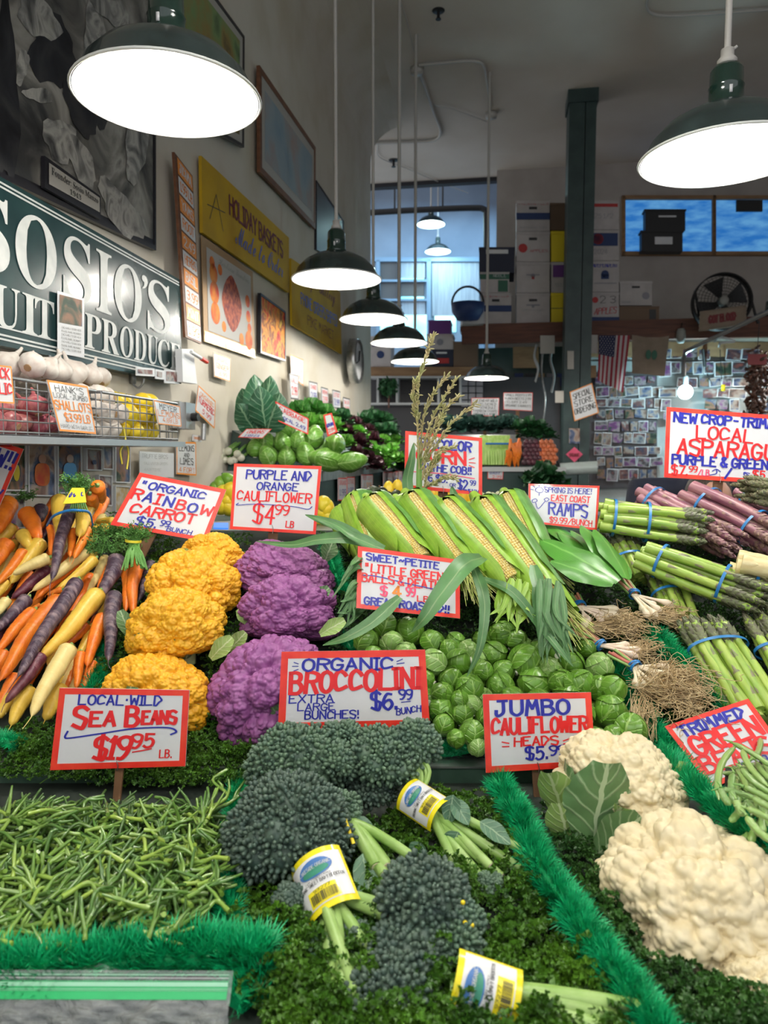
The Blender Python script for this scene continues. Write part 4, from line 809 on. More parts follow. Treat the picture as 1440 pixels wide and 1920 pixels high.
# fan
fc = bw(1355, 565, 7.7); t = thing('floor_fan', 'large black drum fan standing on the high shelf', 'fan', bw(1355, 607, 7.9)); Rf = Matrix((Vector((ca, -sa, 0)), Vector((0, 0, 1)), -WD)).transposed(); rf = .265
m1 = MB()
for k in range(9): rr = rf*(k+1)/9; a = np.linspace(0, 2*PI, 33); zz = .05*math.cos(k/9*1.5); tube(m1, [fc+Rf @ Vector((rr*math.cos(x), rr*math.sin(x), zz)) for x in a], .0025, 4, cap=False)
for k in range(40):
    a = k*2*PI/40; tube(m1, [fc+Rf @ Vector((rf*u_*math.cos(a), rf*u_*math.sin(a), .05*math.cos(u_*1.5))) for u_ in np.linspace(.12, 1, 6)], .002, 4, cap=False)
m1.build('guard', M['black'], t)
m1 = MB(); lathe(m1, [(rf, -.1), (rf+.008, -.1), (rf+.008, .02), (rf, .02)], 40, fc, Rf); m1.build('drum', M['black'], t)
for k in range(4):
    m1 = MB(); a = k*PI/2+.4; V = []
    for u_ in np.linspace(.1, .92, 5):
        for w_ in (-.45, .45): V.append(fc+Rf @ Vector((rf*u_*math.cos(a+w_), rf*u_*math.sin(a+w_), -.03+.03*w_)))
    m1.add(V, [[2*i, 2*i+1, 2*i+3, 2*i+2] for i in range(4)]); m1.build('blade', M['black'], t)
m1 = MB(); lathe(m1, [(.001, .06), (.04, .06), (.045, .0), (.045, -.08), (.001, -.08)], 20, fc, Rf); m1.build('hub', M['neckgrey'], t)
for q in ([bw(1312, 600, 7.85), bw(1303, 545, 7.8)], [bw(1404, 545, 7.8), bw(1421, 607, 7.85)]): m1 = MB(); tube(m1, q, .012, 6); m1.build('stand_leg', M['black'], t)
# worn cushion in front
cc = [bw(1312, 584, 7.5), bw(1399, 572, 7.5), bw(1310, 622, 7.5), bw(1400, 610, 7.5)]; f, W, H, n = quadmap(*cc, .001); t = thing('burlap_cushion', 'small burlap cushion lettered GOT BLOOD? leaning on the fan', 'cushion', Vector(f(.5, 1)))
m1 = MB(); N = 12; g = [(u_, v) for v in np.linspace(0, 1, N) for u_ in np.linspace(0, 1, N)]
def cu_(s, v, sg): e = (1-(2*s-1)**4)*(1-(2*v-1)**4); return f(s+.01*math.sin(v*40), v, 1)+sg*n*.04*e**.5
for sg in (1, -1): m1.add([cu_(s, v, sg) for s, v in g], [[r*N+c_, r*N+N+c_, r*N+N+1+c_, r*N+1+c_] for r in range(N-1) for c_ in range(N-1)])
m1.build('pad', M['canvas'], t); m1 = MB()
letters(m1, lambda a, b, k=1: cu_(a, b, 1)+n*.004, W, H, 'GOT BLOOD?', .18, .82, .68, .36, .2); m1.build('lettering', M['maroon'], t, smooth=False)
# candle jar / cup, wires, hanging things
t = thing('hanging_jar', 'small hanging glass jar under the beam', 'jar', bw(1278, 632, 7.79)); m1 = MB(); lathe(m1, [(.001, -.12), (.03, -.12), (.045, -.06), (.04, 0), (.03, .02), (.001, .02)], 16, bw(1277, 620, 7.79)); m1.build('body', M['neckgrey'], t)
m1 = MB(); tube(m1, [bw(1277, 618, 7.79), bw(1279, 605, 7.84)], .004, 4); m1.build('cord', M['black'], t)
m1 = MB(); tube(m1, curve([bw(1282, 705, 7.4), bw(1284, 665, 7.3), bw(1300, 652, 7), bw(1350, 628, 6.8), bw(1440, 585, 6.5), bw(1500, 560, 6.5)], 6), .018, 8); tag(m1.build('bent_pipe', M['galv']), 'grey pipe arching from the photo wall up to the right edge', 'pipe')
m1 = MB(); tube(m1, curve([bw(1340, 640, 7), bw(1350, 632, 6.9), bw(1378, 640, 6.9), bw(1352, 643, 6.9), bw(1348, 650, 7)], 6), .01, 6); tag(m1.build('white_hook', M['whitepaint']), 'white plastic hook looped on the grey pipe', 'hook')
m1 = MB(); tube(m1, curve([bw(1318, 655, 8.45), bw(1322, 690, 8.5), bw(1335, 722, 8.5)], 6), [.03]*6+[.015]*6, 6, flat=.4); tag(m1.build('brush_handle', M['black']), 'long dark handle hanging before the photo wall', 'brush')
m1 = MB(); tube(m1, [bw(1350, 655, 8.45), bw(1353, 715, 8.45)], .004, 5); o = tag(m1.build('key_cord', M['black']), 'black cord with a yellow tag by the photo wall', 'cord'); m1 = MB(); box(m1, bw(1356, 727, 8.45), (.04, .01, .07)); m1.build('yellow_tag', M['boxyellow'], o)
for lb, q, dark in (('dark string of dried chilies hanging at the right edge', (1418, 690, 775), 1),):
    t = thing('dried_string', lb, 'dried peppers', bw(q[0], q[1]-22, 6.0)); V, Fs = ico(1)
    m1 = MB(); pos = []; 
    for k in range(240): a = random.random(); p = bw(q[0]+random.gauss(0, 1), 672+a*108, 6.0); pos.append(np.array(p)+RNG.normal(size=3)*.035)
    scatter(m1, V*np.array([.3, 1, .3]), Fs, pos, rand_rot(240), .04); m1.build('dried_pods', mat('driedpod', (.035, .02, .015), .5, (.09, .03, .015), 30), t)
    m1 = MB(); tube(m1, [bw(q[0]+6, 600, 6.0), bw(q[0]+1, 676, 6.0)], .003, 4); m1.build('string', M['black'], t)
    m1 = MB(); f_, a_, b_, n_ = quadmap(*bcorn(1402, 664, 1438, 684, 5.9), .001); m1.add([f_(0, 0), f_(0, 1), f_(1, 1), f_(1, 0)], [[0, 1, 2, 3]]); m1.build('tag', M['maroon'], t, smooth=False)
# photo collage: every snapshot on its own
rp = random.Random(3); PC = {'snapA': [(.01, .02, .02), (.05, .08, .05), (.3, .16, .1), (.04, .1, .2), (.4, .35, .3)], 'snapB': [(.05, .04, .04), (.25, .15, .12), (.4, .33, .28), (.1, .14, .25), (.02, .02, .03)], 'snapC': [(.1, .12, .16), (.4, .38, .36), (.2, .08, .07), (.05, .05, .08), (.3, .25, .35)], 'snapD': [(.02, .1, .05), (.2, .05, .2), (.35, .3, .3), (.05, .05, .06), (.35, .1, .08)]}
y = 740
grp = 'snapshots pinned to the dark photo board'
SN = {}
labs = ['small snapshot with warm skin tones on the crowded photo board', 'small greenish dark snapshot on the crowded photo board', 'small pale blue snapshot on the crowded photo board', 'small purple and green snapshot on the crowded photo board']
def snap(x, y, w_, h_, yr, grp, bright=False):
    k = rp.randrange(4); mm = ['snapB', 'snapA', 'snapC', 'snapD'][k]
    th = rp.gauss(0, .05); p = bw(x, y, yr-rp.uniform(.0, .012)); s = (bw(x+1, y, yr)-bw(x, y, yr)).length; W_, H_ = w_*s, h_*s
    if mm not in SN:
        mb = MB(); box(mb, (0, .01, 0), (1, .016, 1)); SN[mm] = mb.mesh('snapshot', False); SN[mm].materials.append(pat('u'+mm, [tuple(q*.7 for q in c) for c in PC[mm]], 1.3, .35, .15))
        mb = MB(); box(mb, (0, .02, 0), (1.12, .016, 1.12)); SN[mm+'b'] = mb.mesh('border', False); SN[mm+'b'].materials.append(M['card'])
    o = link('snapshot', SN[mm], None); o.matrix_world = Matrix.Translation(p) @ Matrix.Rotation(-A9, 4, 'Z') @ Matrix.Rotation(th, 4, 'Y') @ Matrix.Diagonal((W_, .3, H_, 1))
    tag(o, labs[k] + (' right of the bright lamp' if bright else ''), 'photo', grp+(' right of the lamp' if bright else ''))
    if rp.random() < .7: b = link('border', SN[mm+'b'], None); b.parent = o
y = 706
while y < 905:
    x = 1118+rp.uniform(-4, 4); hh = rp.choice((14, 18, 20, 24))
    while x < 1228:
        w_ = rp.choice((13, 16, 19, 22)); h2 = hh*rp.uniform(.7, .98); snap(x+w_/2, y+h2/2, w_, h2, ph, grp); x += w_+rp.uniform(1.5, 4)
    y += hh+2
y = 655
while y < 790:
    x = 1240+rp.uniform(-4, 4); hh = rp.choice((18, 22, 28))
    while x < 1440:
        w_ = rp.choice((16, 20, 26, 30)); h2 = hh*rp.uniform(.7, .98)
        if not (1262 < x < 1300 and 715 < y < 760) and rp.random() < .86: snap(x+w_/2, y+h2/2, w_, h2, 8.5, 'snapshots and cards', True)
        x += w_+rp.uniform(1, 6)
    y += hh+2
t, f, W, H, n = (None,)*5
m1 = MB(); bquad(m1, 1105, 700, 1232, 915, 8.57, .03); tag(m1.build('photo_board', mat('board_dark', (.05, .045, .05), .6), smooth=False), 'dark board behind the crowded snapshots right of the post', 'board')
# bare bright bulb lamp at photo wall
lp = bw(1285, 735, 8.2); t = thing('wall_lamp', 'blazing white blue bulb lamp before the photo wall', 'lamp', lp)
m1 = MB(); ball(m1, lp, .075, 3); mat('bulbblue', (.65, .95, 1), .3, emit=16); m1.build('bulb', M['bulbblue'], t)
m1 = MB(); tube(m1, [lp+Vector((0, 0, .06)), lp+Vector((0, 0, .16))], .03, 10); m1.build('socket', M['galv'], t)
l = bpy.data.lights.new('wall_lamp_light', 'POINT'); l.energy = 45; l.color = (.5, .88, 1); l.shadow_soft_size = .06; lo = bpy.data.objects.new('wall_lamp_light', l); COL.objects.link(lo); lo.location = lp-WD*.1
l = bpy.data.lights.new('far_daylight', 'AREA'); l.energy = 60; l.size = 2.5; l.color = (.45, .75, 1); lo = bpy.data.objects.new('far_daylight', l); COL.objects.link(lo); lo.location = RF(-1.2, 10.9, 4.6); lo.rotation_euler = (math.radians(35), 0, 0)
# things on the post
sign('post_note', 'crumpled white SPECIAL note taped to the post', [bw(x, y, POSTY-.01) for x, y in ((1068, 735), (1110, 718), (1077, 790), (1123, 774))], [('SPECIAL', .1, .9, .3, .18, 'ink_black', .1), ('STORE', .1, .9, .55, .18, 'ink_black', .1), ('ORDERING', .05, .95, .8, .18, 'ink_black', .1)], 'border_orange', .03)
def pquad(name, label, cat, q, m, d=.01, Y=None): m1 = MB(); bquad(m1, *q, Y or POSTY-.005, d); return tag(m1.build(name, M[m], smooth=False), label, cat)
pquad('small_note', 'small cream note on the left face of the post', 'note', (1041, 733, 1057, 755), 'matwhite'); pquad('paper_note', 'folded paper slip high on the post', 'note', (1064, 658, 1076, 692), 'matwhite')
pquad('paper_note', 'square cream note pinned left of the post under the beam', 'note', (1013, 629, 1040, 663), 'matwhite', Y=7.83); pquad('paper_note', 'pale note behind the right side of the post', 'note', (1106, 628, 1121, 662), 'matwhite', Y=7.83)
pquad('post_picture', 'red toned snapshot taped low on the post', 'photo', (1067, 803, 1087, 832), 'snapB'); pquad('wall_phone_box', 'tan wall box right of the post', 'box', (1105, 685, 1118, 708), 'tanwood', Y=7.7, d=.05)
cc = [bw(x, y, POSTY) for x, y in ((1061, 852), (1077, 838), (1077, 867), (1093, 852))]; f, W, H, n = quadmap(*cc, .001); m1 = MB(); hexa(m1, [cc[0], cc[2], cc[3], cc[1]], -n*.003); o = tag(m1.build('pink_diamond', mat('pinkpaper', (.75, .1, .2), .6), smooth=False), 'pink diamond shaped organic tag on the post', 'tag')
ff, a_, b_, n_ = quadmap(*bcorn(1067, 850, 1087, 856, POSTY-.01), .001); m1 = MB(); letters(m1, ff, a_, b_, 'ORGANIC', 0, 1, 1, 1, .12); m1.build('lettering', M['maroon'], o, smooth=False)
pquad('tan_panel', 'tan wooden slat panel left of the post under the beam', 'panel', (962, 650, 1010, 690), 'tanwood', Y=8.6)
for k, (x, y0, y1) in enumerate(((1019, 646, 800), (1006, 646, 715), (1036, 646, 735))):
    m1 = MB(); tube(m1, curve([bw(x, y0, 8.2), bw(x-4, (y0*2+y1)/3, 8.2), bw(x+3, (y0+y1*2)/3, 8.15), bw(x-2, y1, 8.2)], 5), .035, 7, flat=.3); tag(m1.build('plastic_strip', M['metal' if k == 0 else 'whitepaint']), ['long crumpled silvery plastic strip hanging left of the post', 'short white scrap hanging near the silvery strip', 'small white bag hanging just left of the post'][k], 'plastic')
for k in range(14): m1 = MB(); x, y = 965+(k % 5)*20, 700+(k//5)*34; bquad(m1, x, y, x+16, y+24, 8.9, .06); tag(m1.build('small_carton', M[['navy', 'cubbydark', 'kraft', 'printgrey'][k % 4]], smooth=False), 'small dark packet on the dim shelf left of the post', 'packet', 'packets on the dim shelf')
# bag roll
t = thing('bag_roll', 'roll of clear plastic produce bags on a rod by the post', 'roll', bw(1085, 892, 5.4)); a, b = bw(1050, 880, 5.4), bw(1119, 876, 5.4); m1 = MB(); tube(m1, [a, b], .045, 20); m1.build('roll', mat('plasticroll', (.45, .52, .5), .25, coat=.5, bump=.3, bscale=30), t)
m1 = MB(); d = (b-a); tube(m1, [a-d*.08, b+d*.04], .012, 8); m1.build('rod', M['galv'], t)
# person bent over behind the asparagus sign
pc = P(1300, 900, 3.1)
def skinfig(name, pts, edges, rad, m, parent, sub=2):
    me = bpy.data.meshes.new(name); me.from_pydata([tuple(p) for p in pts], edges, []); o = link(name, me, m, parent, keep=True)
    o.modifiers.new('s', 'SKIN'); sv = me.skin_vertices[0].data
    for v, r in zip(sv, rad): v.radius = (r, r) if not isinstance(r, tuple) else r
    sv[0].use_root = True; o.modifiers.new('u', 'SUBSURF').levels = sub; o.modifiers['u'].render_levels = sub
    dg = bpy.context.evaluated_depsgraph_get(); me2 = bpy.data.meshes.new_from_object(o.evaluated_get(dg)); o.modifiers.clear(); o.data = me2
    for p in me2.polygons: p.use_smooth = True
    if not me2.materials: me2.materials.append(m)
    return o
mat('navycloth', (.006, .009, .025), .85, bump=.2, bscale=30); mat('trousers', (.02, .02, .025), .9); mat('skin', (.5, .27, .19), .5, sss=.1); mat('hair', (.03, .018, .01), .6, bump=.5, bscale=80)
X, Y_ = pc.x, 3.2
per = thing('person', 'person in a dark navy hooded top bending down behind the asparagus sign', 'person', (X, Y_, 0))
B = [(X, Y_+.15, .92), (X, Y_+.1, 1.08), (X-.02, Y_-.0, 1.22), (X-.04, Y_-.14, 1.33), (X-.05, Y_-.24, 1.35), (X-.05, Y_-.3, 1.34),
     (X-.22, Y_-.12, 1.33), (X-.27, Y_-.2, 1.12), (X-.2, Y_-.42, 1.12), (X+.14, Y_-.12, 1.33), (X+.2, Y_-.2, 1.12), (X+.12, Y_-.42, 1.12),
     (X-.1, Y_+.15, .88), (X-.12, Y_+.1, .5), (X-.12, Y_+.15, .1), (X-.12, Y_+.03, .05), (X+.1, Y_+.15, .88), (X+.12, Y_+.1, .5), (X+.12, Y_+.15, .1), (X+.12, Y_+.03, .05)]
E = [(0, 1), (1, 2), (2, 3), (3, 4), (4, 5), (3, 6), (6, 7), (7, 8), (3, 9), (9, 10), (10, 11), (0, 12), (12, 13), (13, 14), (14, 15), (0, 16), (16, 17), (17, 18), (18, 19)]
skinfig('body', B, E, [.15, .15, .16, .13, .07, .06, .085, .06, .045, .085, .06, .045, .1, .07, .05, .04, .1, .07, .05, .04], M['navycloth'], per)
hd = Vector((X-.05, Y_-.38, 1.31)); m1 = MB(); V, Fs = ico(3); q = V.copy(); q[:, 0] *= .075; q[:, 1] *= .095; q[:, 2] *= .11; q[:, 1] -= .012*np.exp(-((V[:, 0]/.2)**2+((V[:, 2]+.1)/.25)**2))*(V[:, 1] < 0)*1.5; m1.add(q+np.array(hd), Fs); hdo = m1.build('head', M['skin'], per)
for s in (-1, 1):
    m1 = MB(); ball(m1, hd+Vector((s*.03, -.088, .01)), .011, 2); m1.build('eye', M['black'], hdo); m1 = MB(); ball(m1, hd+Vector((s*.077, 0, 0)), (.012, .02, .03), 2); m1.build('ear', M['skin'], hdo)
m1 = MB(); ball(m1, hd+Vector((0, -.1, -.018)), (.012, .018, .02), 2); m1.build('nose', M['skin'], hdo); m1 = MB(); ball(m1, hd+Vector((0, -.088, -.055)), (.025, .008, .006), 2); m1.build('mouth', M['maroon'], hdo)
m1 = MB(); ball(m1, hd+Vector((0, .022, .03)), (.084, .095, .1), 3); m1.build('hair', M['hair'], per)
for s, hp in ((-1, Vector(B[8])), (1, Vector(B[11]))):
    pts = [hp, hp+Vector((0, -.04, -.01))]; ed = [(0, 1)]; rd = [.026, .032]
    for k in range(4):
        b0 = hp+Vector((-.027+.018*k, -.085, -.012)); L = [.03, .036, .034, .026][k]; i0 = len(pts); pts += [b0, b0+Vector((0, -L, -.008)), b0+Vector((0, -L*1.6, -.03))]; ed += [(1, i0), (i0, i0+1), (i0+1, i0+2)]; rd += [.0095, .009, .007]
    i0 = len(pts); pts += [hp+Vector((-s*.035, -.045, -.015)), hp+Vector((-s*.05, -.075, -.03))]; ed += [(1, i0), (i0, i0+1)]; rd += [.012, .009]
    skinfig('hand', pts, ed, rd, M['skin'], per, 1)
# ================================================================ middle ground: wall counter, lettuces, right counter
mat('cabbage', (.16, .34, .05), .4, (.3, .5, .12), 14, rnd=.1, bump=.2, bscale=30); mat('onionwhite', (.72, .7, .6), .4, (.6, .62, .45), 20); mat('scallion', (.1, .28, .05), .45, (.25, .4, .12), 8)
leafmat('collard', (.02, .1, .045), (.2, .33, .2), 40, .35, .1, .4, 7); leafmat('lett_green', (.10, .34, .03), (.35, .5, .15), 50, .4, .15, .3, 7); leafmat('lett_red', (.045, .012, .02), (.12, .03, .04), 50, .35, .2, .3, 7); leafmat('lett_dark', (.015, .08, .025), (.05, .16, .05), 50, .4, .15, .3, 7); leafmat('kaleblue', (.02, .07, .055), (.06, .14, .1), 60, .5, .15, .4, 8); leafmat('romaine', (.05, .22, .03), (.2, .4, .12), 50, .4, .12, .3, 7)
WC = lambda yr, z, x=-.92: RF(x, yr, z)
ya = P(590, 884, 3.7).dot(WD); m1 = MB(); rbox(m1, -WW+.001, -.9, ya, 7.3, 0, 1.395); o = tag(m1.build('wall_counter', M['darkgreen'], smooth=False), 'dark green painted produce counter along left wall', 'counter')
m1 = MB(); rbox(m1, -.93, -.885, ya-.01, 7.3, 1.36, 1.41); rbox(m1, -WW, -.885, ya-.015, ya+.02, 1.36, 1.41); m1.build('edge_trim', M['metal'], o, smooth=False)
m1 = MB(); V = [RF(-.9, ya+.02, 1.4), RF(-WW+.01, ya+.02, 1.4), RF(-WW+.01, ya+.1, 1.62), RF(-.9, 7.3, 1.4), RF(-WW+.01, 7.3, 1.7)]; m1.add([V[0], V[2], V[4], V[3]], [[0, 1, 2, 3]]); m1.add([V[0], V[1], V[2]], [[0, 1, 2]]); m1.build('sloped_bed', M['darkgreen'], o, smooth=False)
def shellpatch(mb, c, R, cd, e1, e2, lift=.04, nu=7, rr=1.0, wob=0.0, sd=0):
    cd = Vector(cd).normalized(); ax = cd.orthogonal().normalized() if abs(cd.z) > .95 else cd.cross(Vector((0, 0, 1))).normalized(); ay = ax.cross(cd)
    u = np.linspace(-1, 1, nu+1); U_, V_ = np.meshgrid(u, u); q = np.sqrt(np.clip(1-.28*U_**2*1, 0, 1))
    a = U_*e1*np.sqrt(1-.45*V_**2); b = V_*e2*np.sqrt(1-.3*U_**2); d = (np.cos(a)*np.cos(b))[..., None]*np.array(cd)+(np.sin(a)*np.cos(b))[..., None]*np.array(ax)+np.sin(b)[..., None]*np.array(ay)
    e = np.maximum(np.abs(U_), np.abs(V_)); r = rr+lift*e**4+wob*np.sin(7*a+5*b+sd)*e
    mb.add((np.array(c)+d*r[..., None]*R).reshape(-1, 3), [[i*(nu+1)+j, i*(nu+1)+j+1, (i+1)*(nu+1)+j+1, (i+1)*(nu+1)+j] for i in range(nu) for j in range(nu)], np.stack([(U_+1)/2, (V_+1)/2], -1).reshape(-1, 2))
leafmat('sproutleaf', (.095, .23, .018), (.26, .42, .1), 40, .33, .14, .5, 4, .42); leafmat('sproutpale', (.2, .36, .08), (.42, .55, .24), 40, .33, .1, .5, 4, .42)
leafmat('cabbageleaf', (.12, .29, .035), (.34, .5, .18), 20, .33, .15, .3, 6)
def sproutp(name, m, seed, outer=4, pointed=0.0, cat='sprout'):
    rs = random.Random(seed); t = thing(name, None, cat); V, Fs = ico(3); X = V*(1+.02*np.sin(4*V[:, :1]+seed)); X[:, 2] *= 1.03+pointed*np.clip(V[:, 2], 0, 1)**2; mb = MB(); mb.add(X, Fs, np.stack([(V[:, 0]+1)/2, (V[:, 2]+1)/2], -1)); mb.build('heart', M[m], t)
    for k in range(outer):
        a = k*2.4+seed; mb = MB(); shellpatch(mb, (0, 0, 0), 1, (math.cos(a)*.9, math.sin(a)*.9, rs.uniform(-.1, .55)), .85, 1.1, .03+.09*rs.random(), 10, 1.01+.022*k, .022, seed+k)
        mb.build('outer_leaf', M[m], t)
    mb = MB(); tube(mb, [(0, 0, -.9), (0, 0, -1.08)], .28, 10); mb.build('cut_stem', M['onionwhite'], t); return t
cab = [sproutp('pointed_cabbage', 'cabbageleaf', s, 3, .3, 'cabbage') for s in (1, 2)]
for i, (x, y, r, e) in enumerate(((497, 829, 17, 1), (535, 806, 18, 1.1), (530, 832, 17, 1), (560, 828, 16, 1), (504, 856, 18, 1), (538, 860, 18, 1), (574, 855, 19, 1.1), (588, 822, 19, 1.1), (616, 862, 20, 1.5), (628, 834, 19, 1.5), (655, 866, 18, 1.5), (478, 842, 15, 1), (560, 845, 15, 1), (600, 845, 17, 1.2), (520, 842, 16, 1))):
    Y = 3.75+.002*(870-y)+(.25 if i > 11 else 0); p = P(x, y, Y); s = r*Y/F
    dup(cab[i % 2], Matrix.Translation(p) @ Matrix.Rotation(i*1.3, 4, 'Z') @ (Matrix.Rotation(1.3, 4, 'X') @ Matrix.Rotation(.9, 4, 'Y') if e > 1.2 else Matrix.Rotation(.5*math.sin(i*2), 4, 'X')) @ Matrix.Diagonal((s, s, s*e, 1)), 'pale green pointed cabbage piled at the front of the wall counter' if e < 1.2 else 'long green cabbage lying at the right end of the cabbage pile', 'cabbages on the wall counter' if e < 1.2 else 'long cabbages on the wall counter')
# spring onions
t = thing('spring_onions', 'bunch of spring onions with round white bulbs at the counter corner', 'onions', P(430, 870, 3.8))
for i, (x, y) in enumerate(((419, 848), (428, 846), (445, 851), (421, 862), (433, 864), (412, 856), (440, 862), (452, 858))):
    c = P(x, y, 3.78-.01*(i % 3)); m1 = MB(); ball(m1, c, .02, 3); b = m1.build('bulb', M['onionwhite'], t); e = P(478+i*3, 815+i*3, 3.95); m1 = MB(); tube(m1, curve([c, c.lerp(e, .4)+Vector((0, 0, .01)), e], 5), [.008]*10, 6); m1.build('stalk', M['scallion'], b)
# collard bouquet
t = thing('collard_bunch', 'tall bunch of dark green collard leaves standing against left wall', 'collards', P(490, 800, 3.8))
for i, (bx, by, tx, ty, w_) in enumerate(((480, 800, 455, 735, .12), (490, 800, 480, 712, .12), (495, 805, 500, 715, .12), (505, 805, 520, 745, .13), (485, 810, 468, 770, .13), (500, 810, 512, 765, .12), (475, 805, 450, 765, .1), (497, 800, 490, 735, .11))):
    a, b = P(bx, by, 3.78-.01*i), P(tx, ty, 3.78-.02*i); m1 = MB(); leaf(m1, a, b-a, Vector((.3*math.sin(i*2), -1, .25)), (b-a).length*1.15, w_*1.3, cup=-.25, bend=.35, ruf=.04, nu=12, nv=8, seed=i); m1.build('leaf', M['collard'], t)
# leafy heads
def leafhead(label, cat, p, R, mname, group, n=26, ruf=.09, flat=.8):
    m1 = MB(); rs = random.Random(int(p[0]*1e4))
    for k in range(n):
        a = k*2.4; el = .15+1.3*(k/n); d = Vector((math.cos(a)*math.cos(el), math.sin(a)*math.cos(el), math.sin(el)*flat)); leaf(m1, Vector(p)-Vector((0, 0, R*.4)), d, Vector((0, 0, 1)) if el < 1 else Vector((math.cos(a), math.sin(a), .3)), R*rs.uniform(1, 1.4), R*rs.uniform(.8, 1.1), lambda q: np.minimum(1, .35+1.1*q)*(1-np.clip(q-.8, 0, 1)*2.2), 7, 6, cup=.3, bend=rs.uniform(.2, .9), ruf=ruf, rf=2, seed=k)
    o = m1.build(cat.replace(' ', '_')+'_head', M[mname], None); return tag(o, label, cat, group)
for x, y, Y, r, mm in ((560, 775, 4.3, 26, 'romaine'), (585, 770, 4.5, 26, 'romaine'), (608, 780, 4.6, 24, 'romaine'), (575, 795, 4.2, 24, 'lett_green'), (600, 800, 4.3, 22, 'lett_green'), (625, 800, 4.5, 20, 'lett_green'),
    (640, 785, 4.9, 20, 'lett_dark'), (650, 810, 4.6, 19, 'lett_red'), (665, 795, 5.1, 18, 'lett_red'), (672, 830, 4.5, 20, 'lett_red'), (690, 860, 4.6, 20, 'lett_red'), (668, 850, 4.4, 18, 'lett_red'), (705, 872, 4.8, 18, 'lett_red'),
    (650, 830, 4.4, 17, 'lett_green'), (672, 812, 4.9, 17, 'lett_green'), (700, 825, 5.4, 17, 'lett_red'), (695, 842, 4.9, 17, 'lett_green'), (715, 850, 5.2, 18, 'lett_green'), (735, 845, 5.8, 17, 'lett_green'), (745, 860, 5.7, 16, 'lett_green'), (722, 868, 5.2, 16, 'lett_green'), (752, 875, 5.8, 15, 'lett_dark'),
    (700, 785, 6.4, 22, 'lett_dark'), (720, 790, 6.4, 20, 'lett_dark'), (685, 788, 6.2, 18, 'lett_dark'), (730, 808, 6.2, 17, 'lett_dark'), (712, 808, 6.0, 16, 'lett_dark'), (690, 808, 5.7, 15, 'lett_red'), (740, 825, 6.2, 15, 'lett_green'), (720, 828, 5.9, 15, 'lett_green')):
    nm = {'romaine': ('tall bright romaine lettuce behind the cabbages on the wall counter', 'romaine'), 'lett_green': ('frilly bright green lettuce on the wall counter', 'lettuce'), 'lett_red': ('frilly dark red lettuce on the wall counter', 'lettuce'), 'lett_dark': ('dark green leafy head toward the far end of the wall counter', 'greens')}[mm]
    leafhead(nm[0], nm[1], P(x, y, Y), r*Y/F*1.1, mm, nm[0].split(' on the')[0].split(' toward')[0].split(' behind')[0]+' heads')
# cards standing in that counter
def bsign(label, pts, Y, lines, border='border_red', **k): return sign('price_card', label, [P(x, y, Y) for x, y in pts], lines, border, .07, **k)
bsign('red card tilted above the pointed cabbages', [(516, 752), (579, 785), (522, 790), (578, 815)], 3.7, [('CABBAGE', .1, .9, .4, .25, 'ink_red', .14), ('LOCAL 2.49', .1, .9, .8, .2, 'ink_blue', .14)])
bsign('red card lying over the spring onions', [(462, 804), (510, 804), (446, 820), (492, 822)], 3.7, [('ONIONS', .15, .85, .5, .32, 'ink_red', .14), ('1.99 EA', .2, .8, .9, .25, 'ink_blue', .14)])
bsign('small tilted card with a torn top in front of the romaine', [(606, 778), (622, 774), (614, 819), (633, 810)], 3.9, [('ROMAINE', .1, .9, .6, .15, 'ink_blue', .14), ('2.99', .2, .8, .85, .15, 'ink_red', .14)])
def cpt(px, py): return hit(px, py, WN*(-.88), WN)
for i, (x0, x1, y0, y1, w_) in enumerate(((634, 651, 896, 939, 'ORGANIC'), (650, 665, 894, 935, 'LETTUCE'), (678, 699, 890, 921, 'RED LEAF'), (719, 737, 885, 915, 'ENDIVE'), (738, 746, 884, 908, 'CHARD'), (747, 754, 883, 906, 'KALE'))):
    sign('shelf_tag', ['blue and red shelf tag nearest on the side of the wall counter', 'second shelf tag from the near end of the wall counter', 'orange lettered shelf tag, third along the wall counter', 'fourth shelf tag along the wall counter', 'fifth narrow shelf tag along the wall counter', 'farthest narrow shelf tag on the wall counter'][i], [cpt(x0, y0), cpt(x1, y0), cpt(x0, y1), cpt(x1, y1)], [(w_, .1, .9, .3, .18, 'ink_red', .14), ('1.99', .15, .85, .75, .25, 'ink_blue' if i != 2 else 'ink_orange', .14)], 'border_red', .05)
# right counter facing the viewer
m1 = MB(); p0, p1 = P(768, 880, 5.2), P(1060, 880, 5.2); m1.add([p0, p1, Vector((p1.x, 5.2, 0)), Vector((p0.x, 5.2, 0)), p0+Vector((0, 1.1, .0)), p1+Vector((0, 1.1, .0)), Vector((p1.x, 6.3, 0)), Vector((p0.x, 6.3, 0))], [[0, 3, 2, 1], [0, 1, 5, 4], [1, 2, 6, 5], [0, 4, 7, 3]])
o = tag(m1.build('rear_counter', M['darkgreen'], smooth=False), 'green counter with a white edge behind the corn, holding celery and beets', 'counter')
m1 = MB(); box(m1, (p0+p1)/2+Vector((0, -.01, .0)), ((p1-p0).length, .03, .03)); m1.build('white_edge', M['whitepaint'], o, smooth=False)
m1 = MB(); V = [p0+Vector((0, .1, .02)), p1+Vector((0, .1, .02)), p1+Vector((0, 1.05, .27)), p0+Vector((0, 1.05, .27))]; m1.add(V, [[0, 1, 2, 3]]); m1.build('sloped_bed', M['black'], o, smooth=False)
for k in range(7):
    x = 842+k*19; leafhead('curly blue green kale head behind the celery', 'kale', P(x, 797+3*math.sin(k*2), 6.0), 22*6/F, 'kaleblue', 'kale heads on the rear counter', 22, .13)
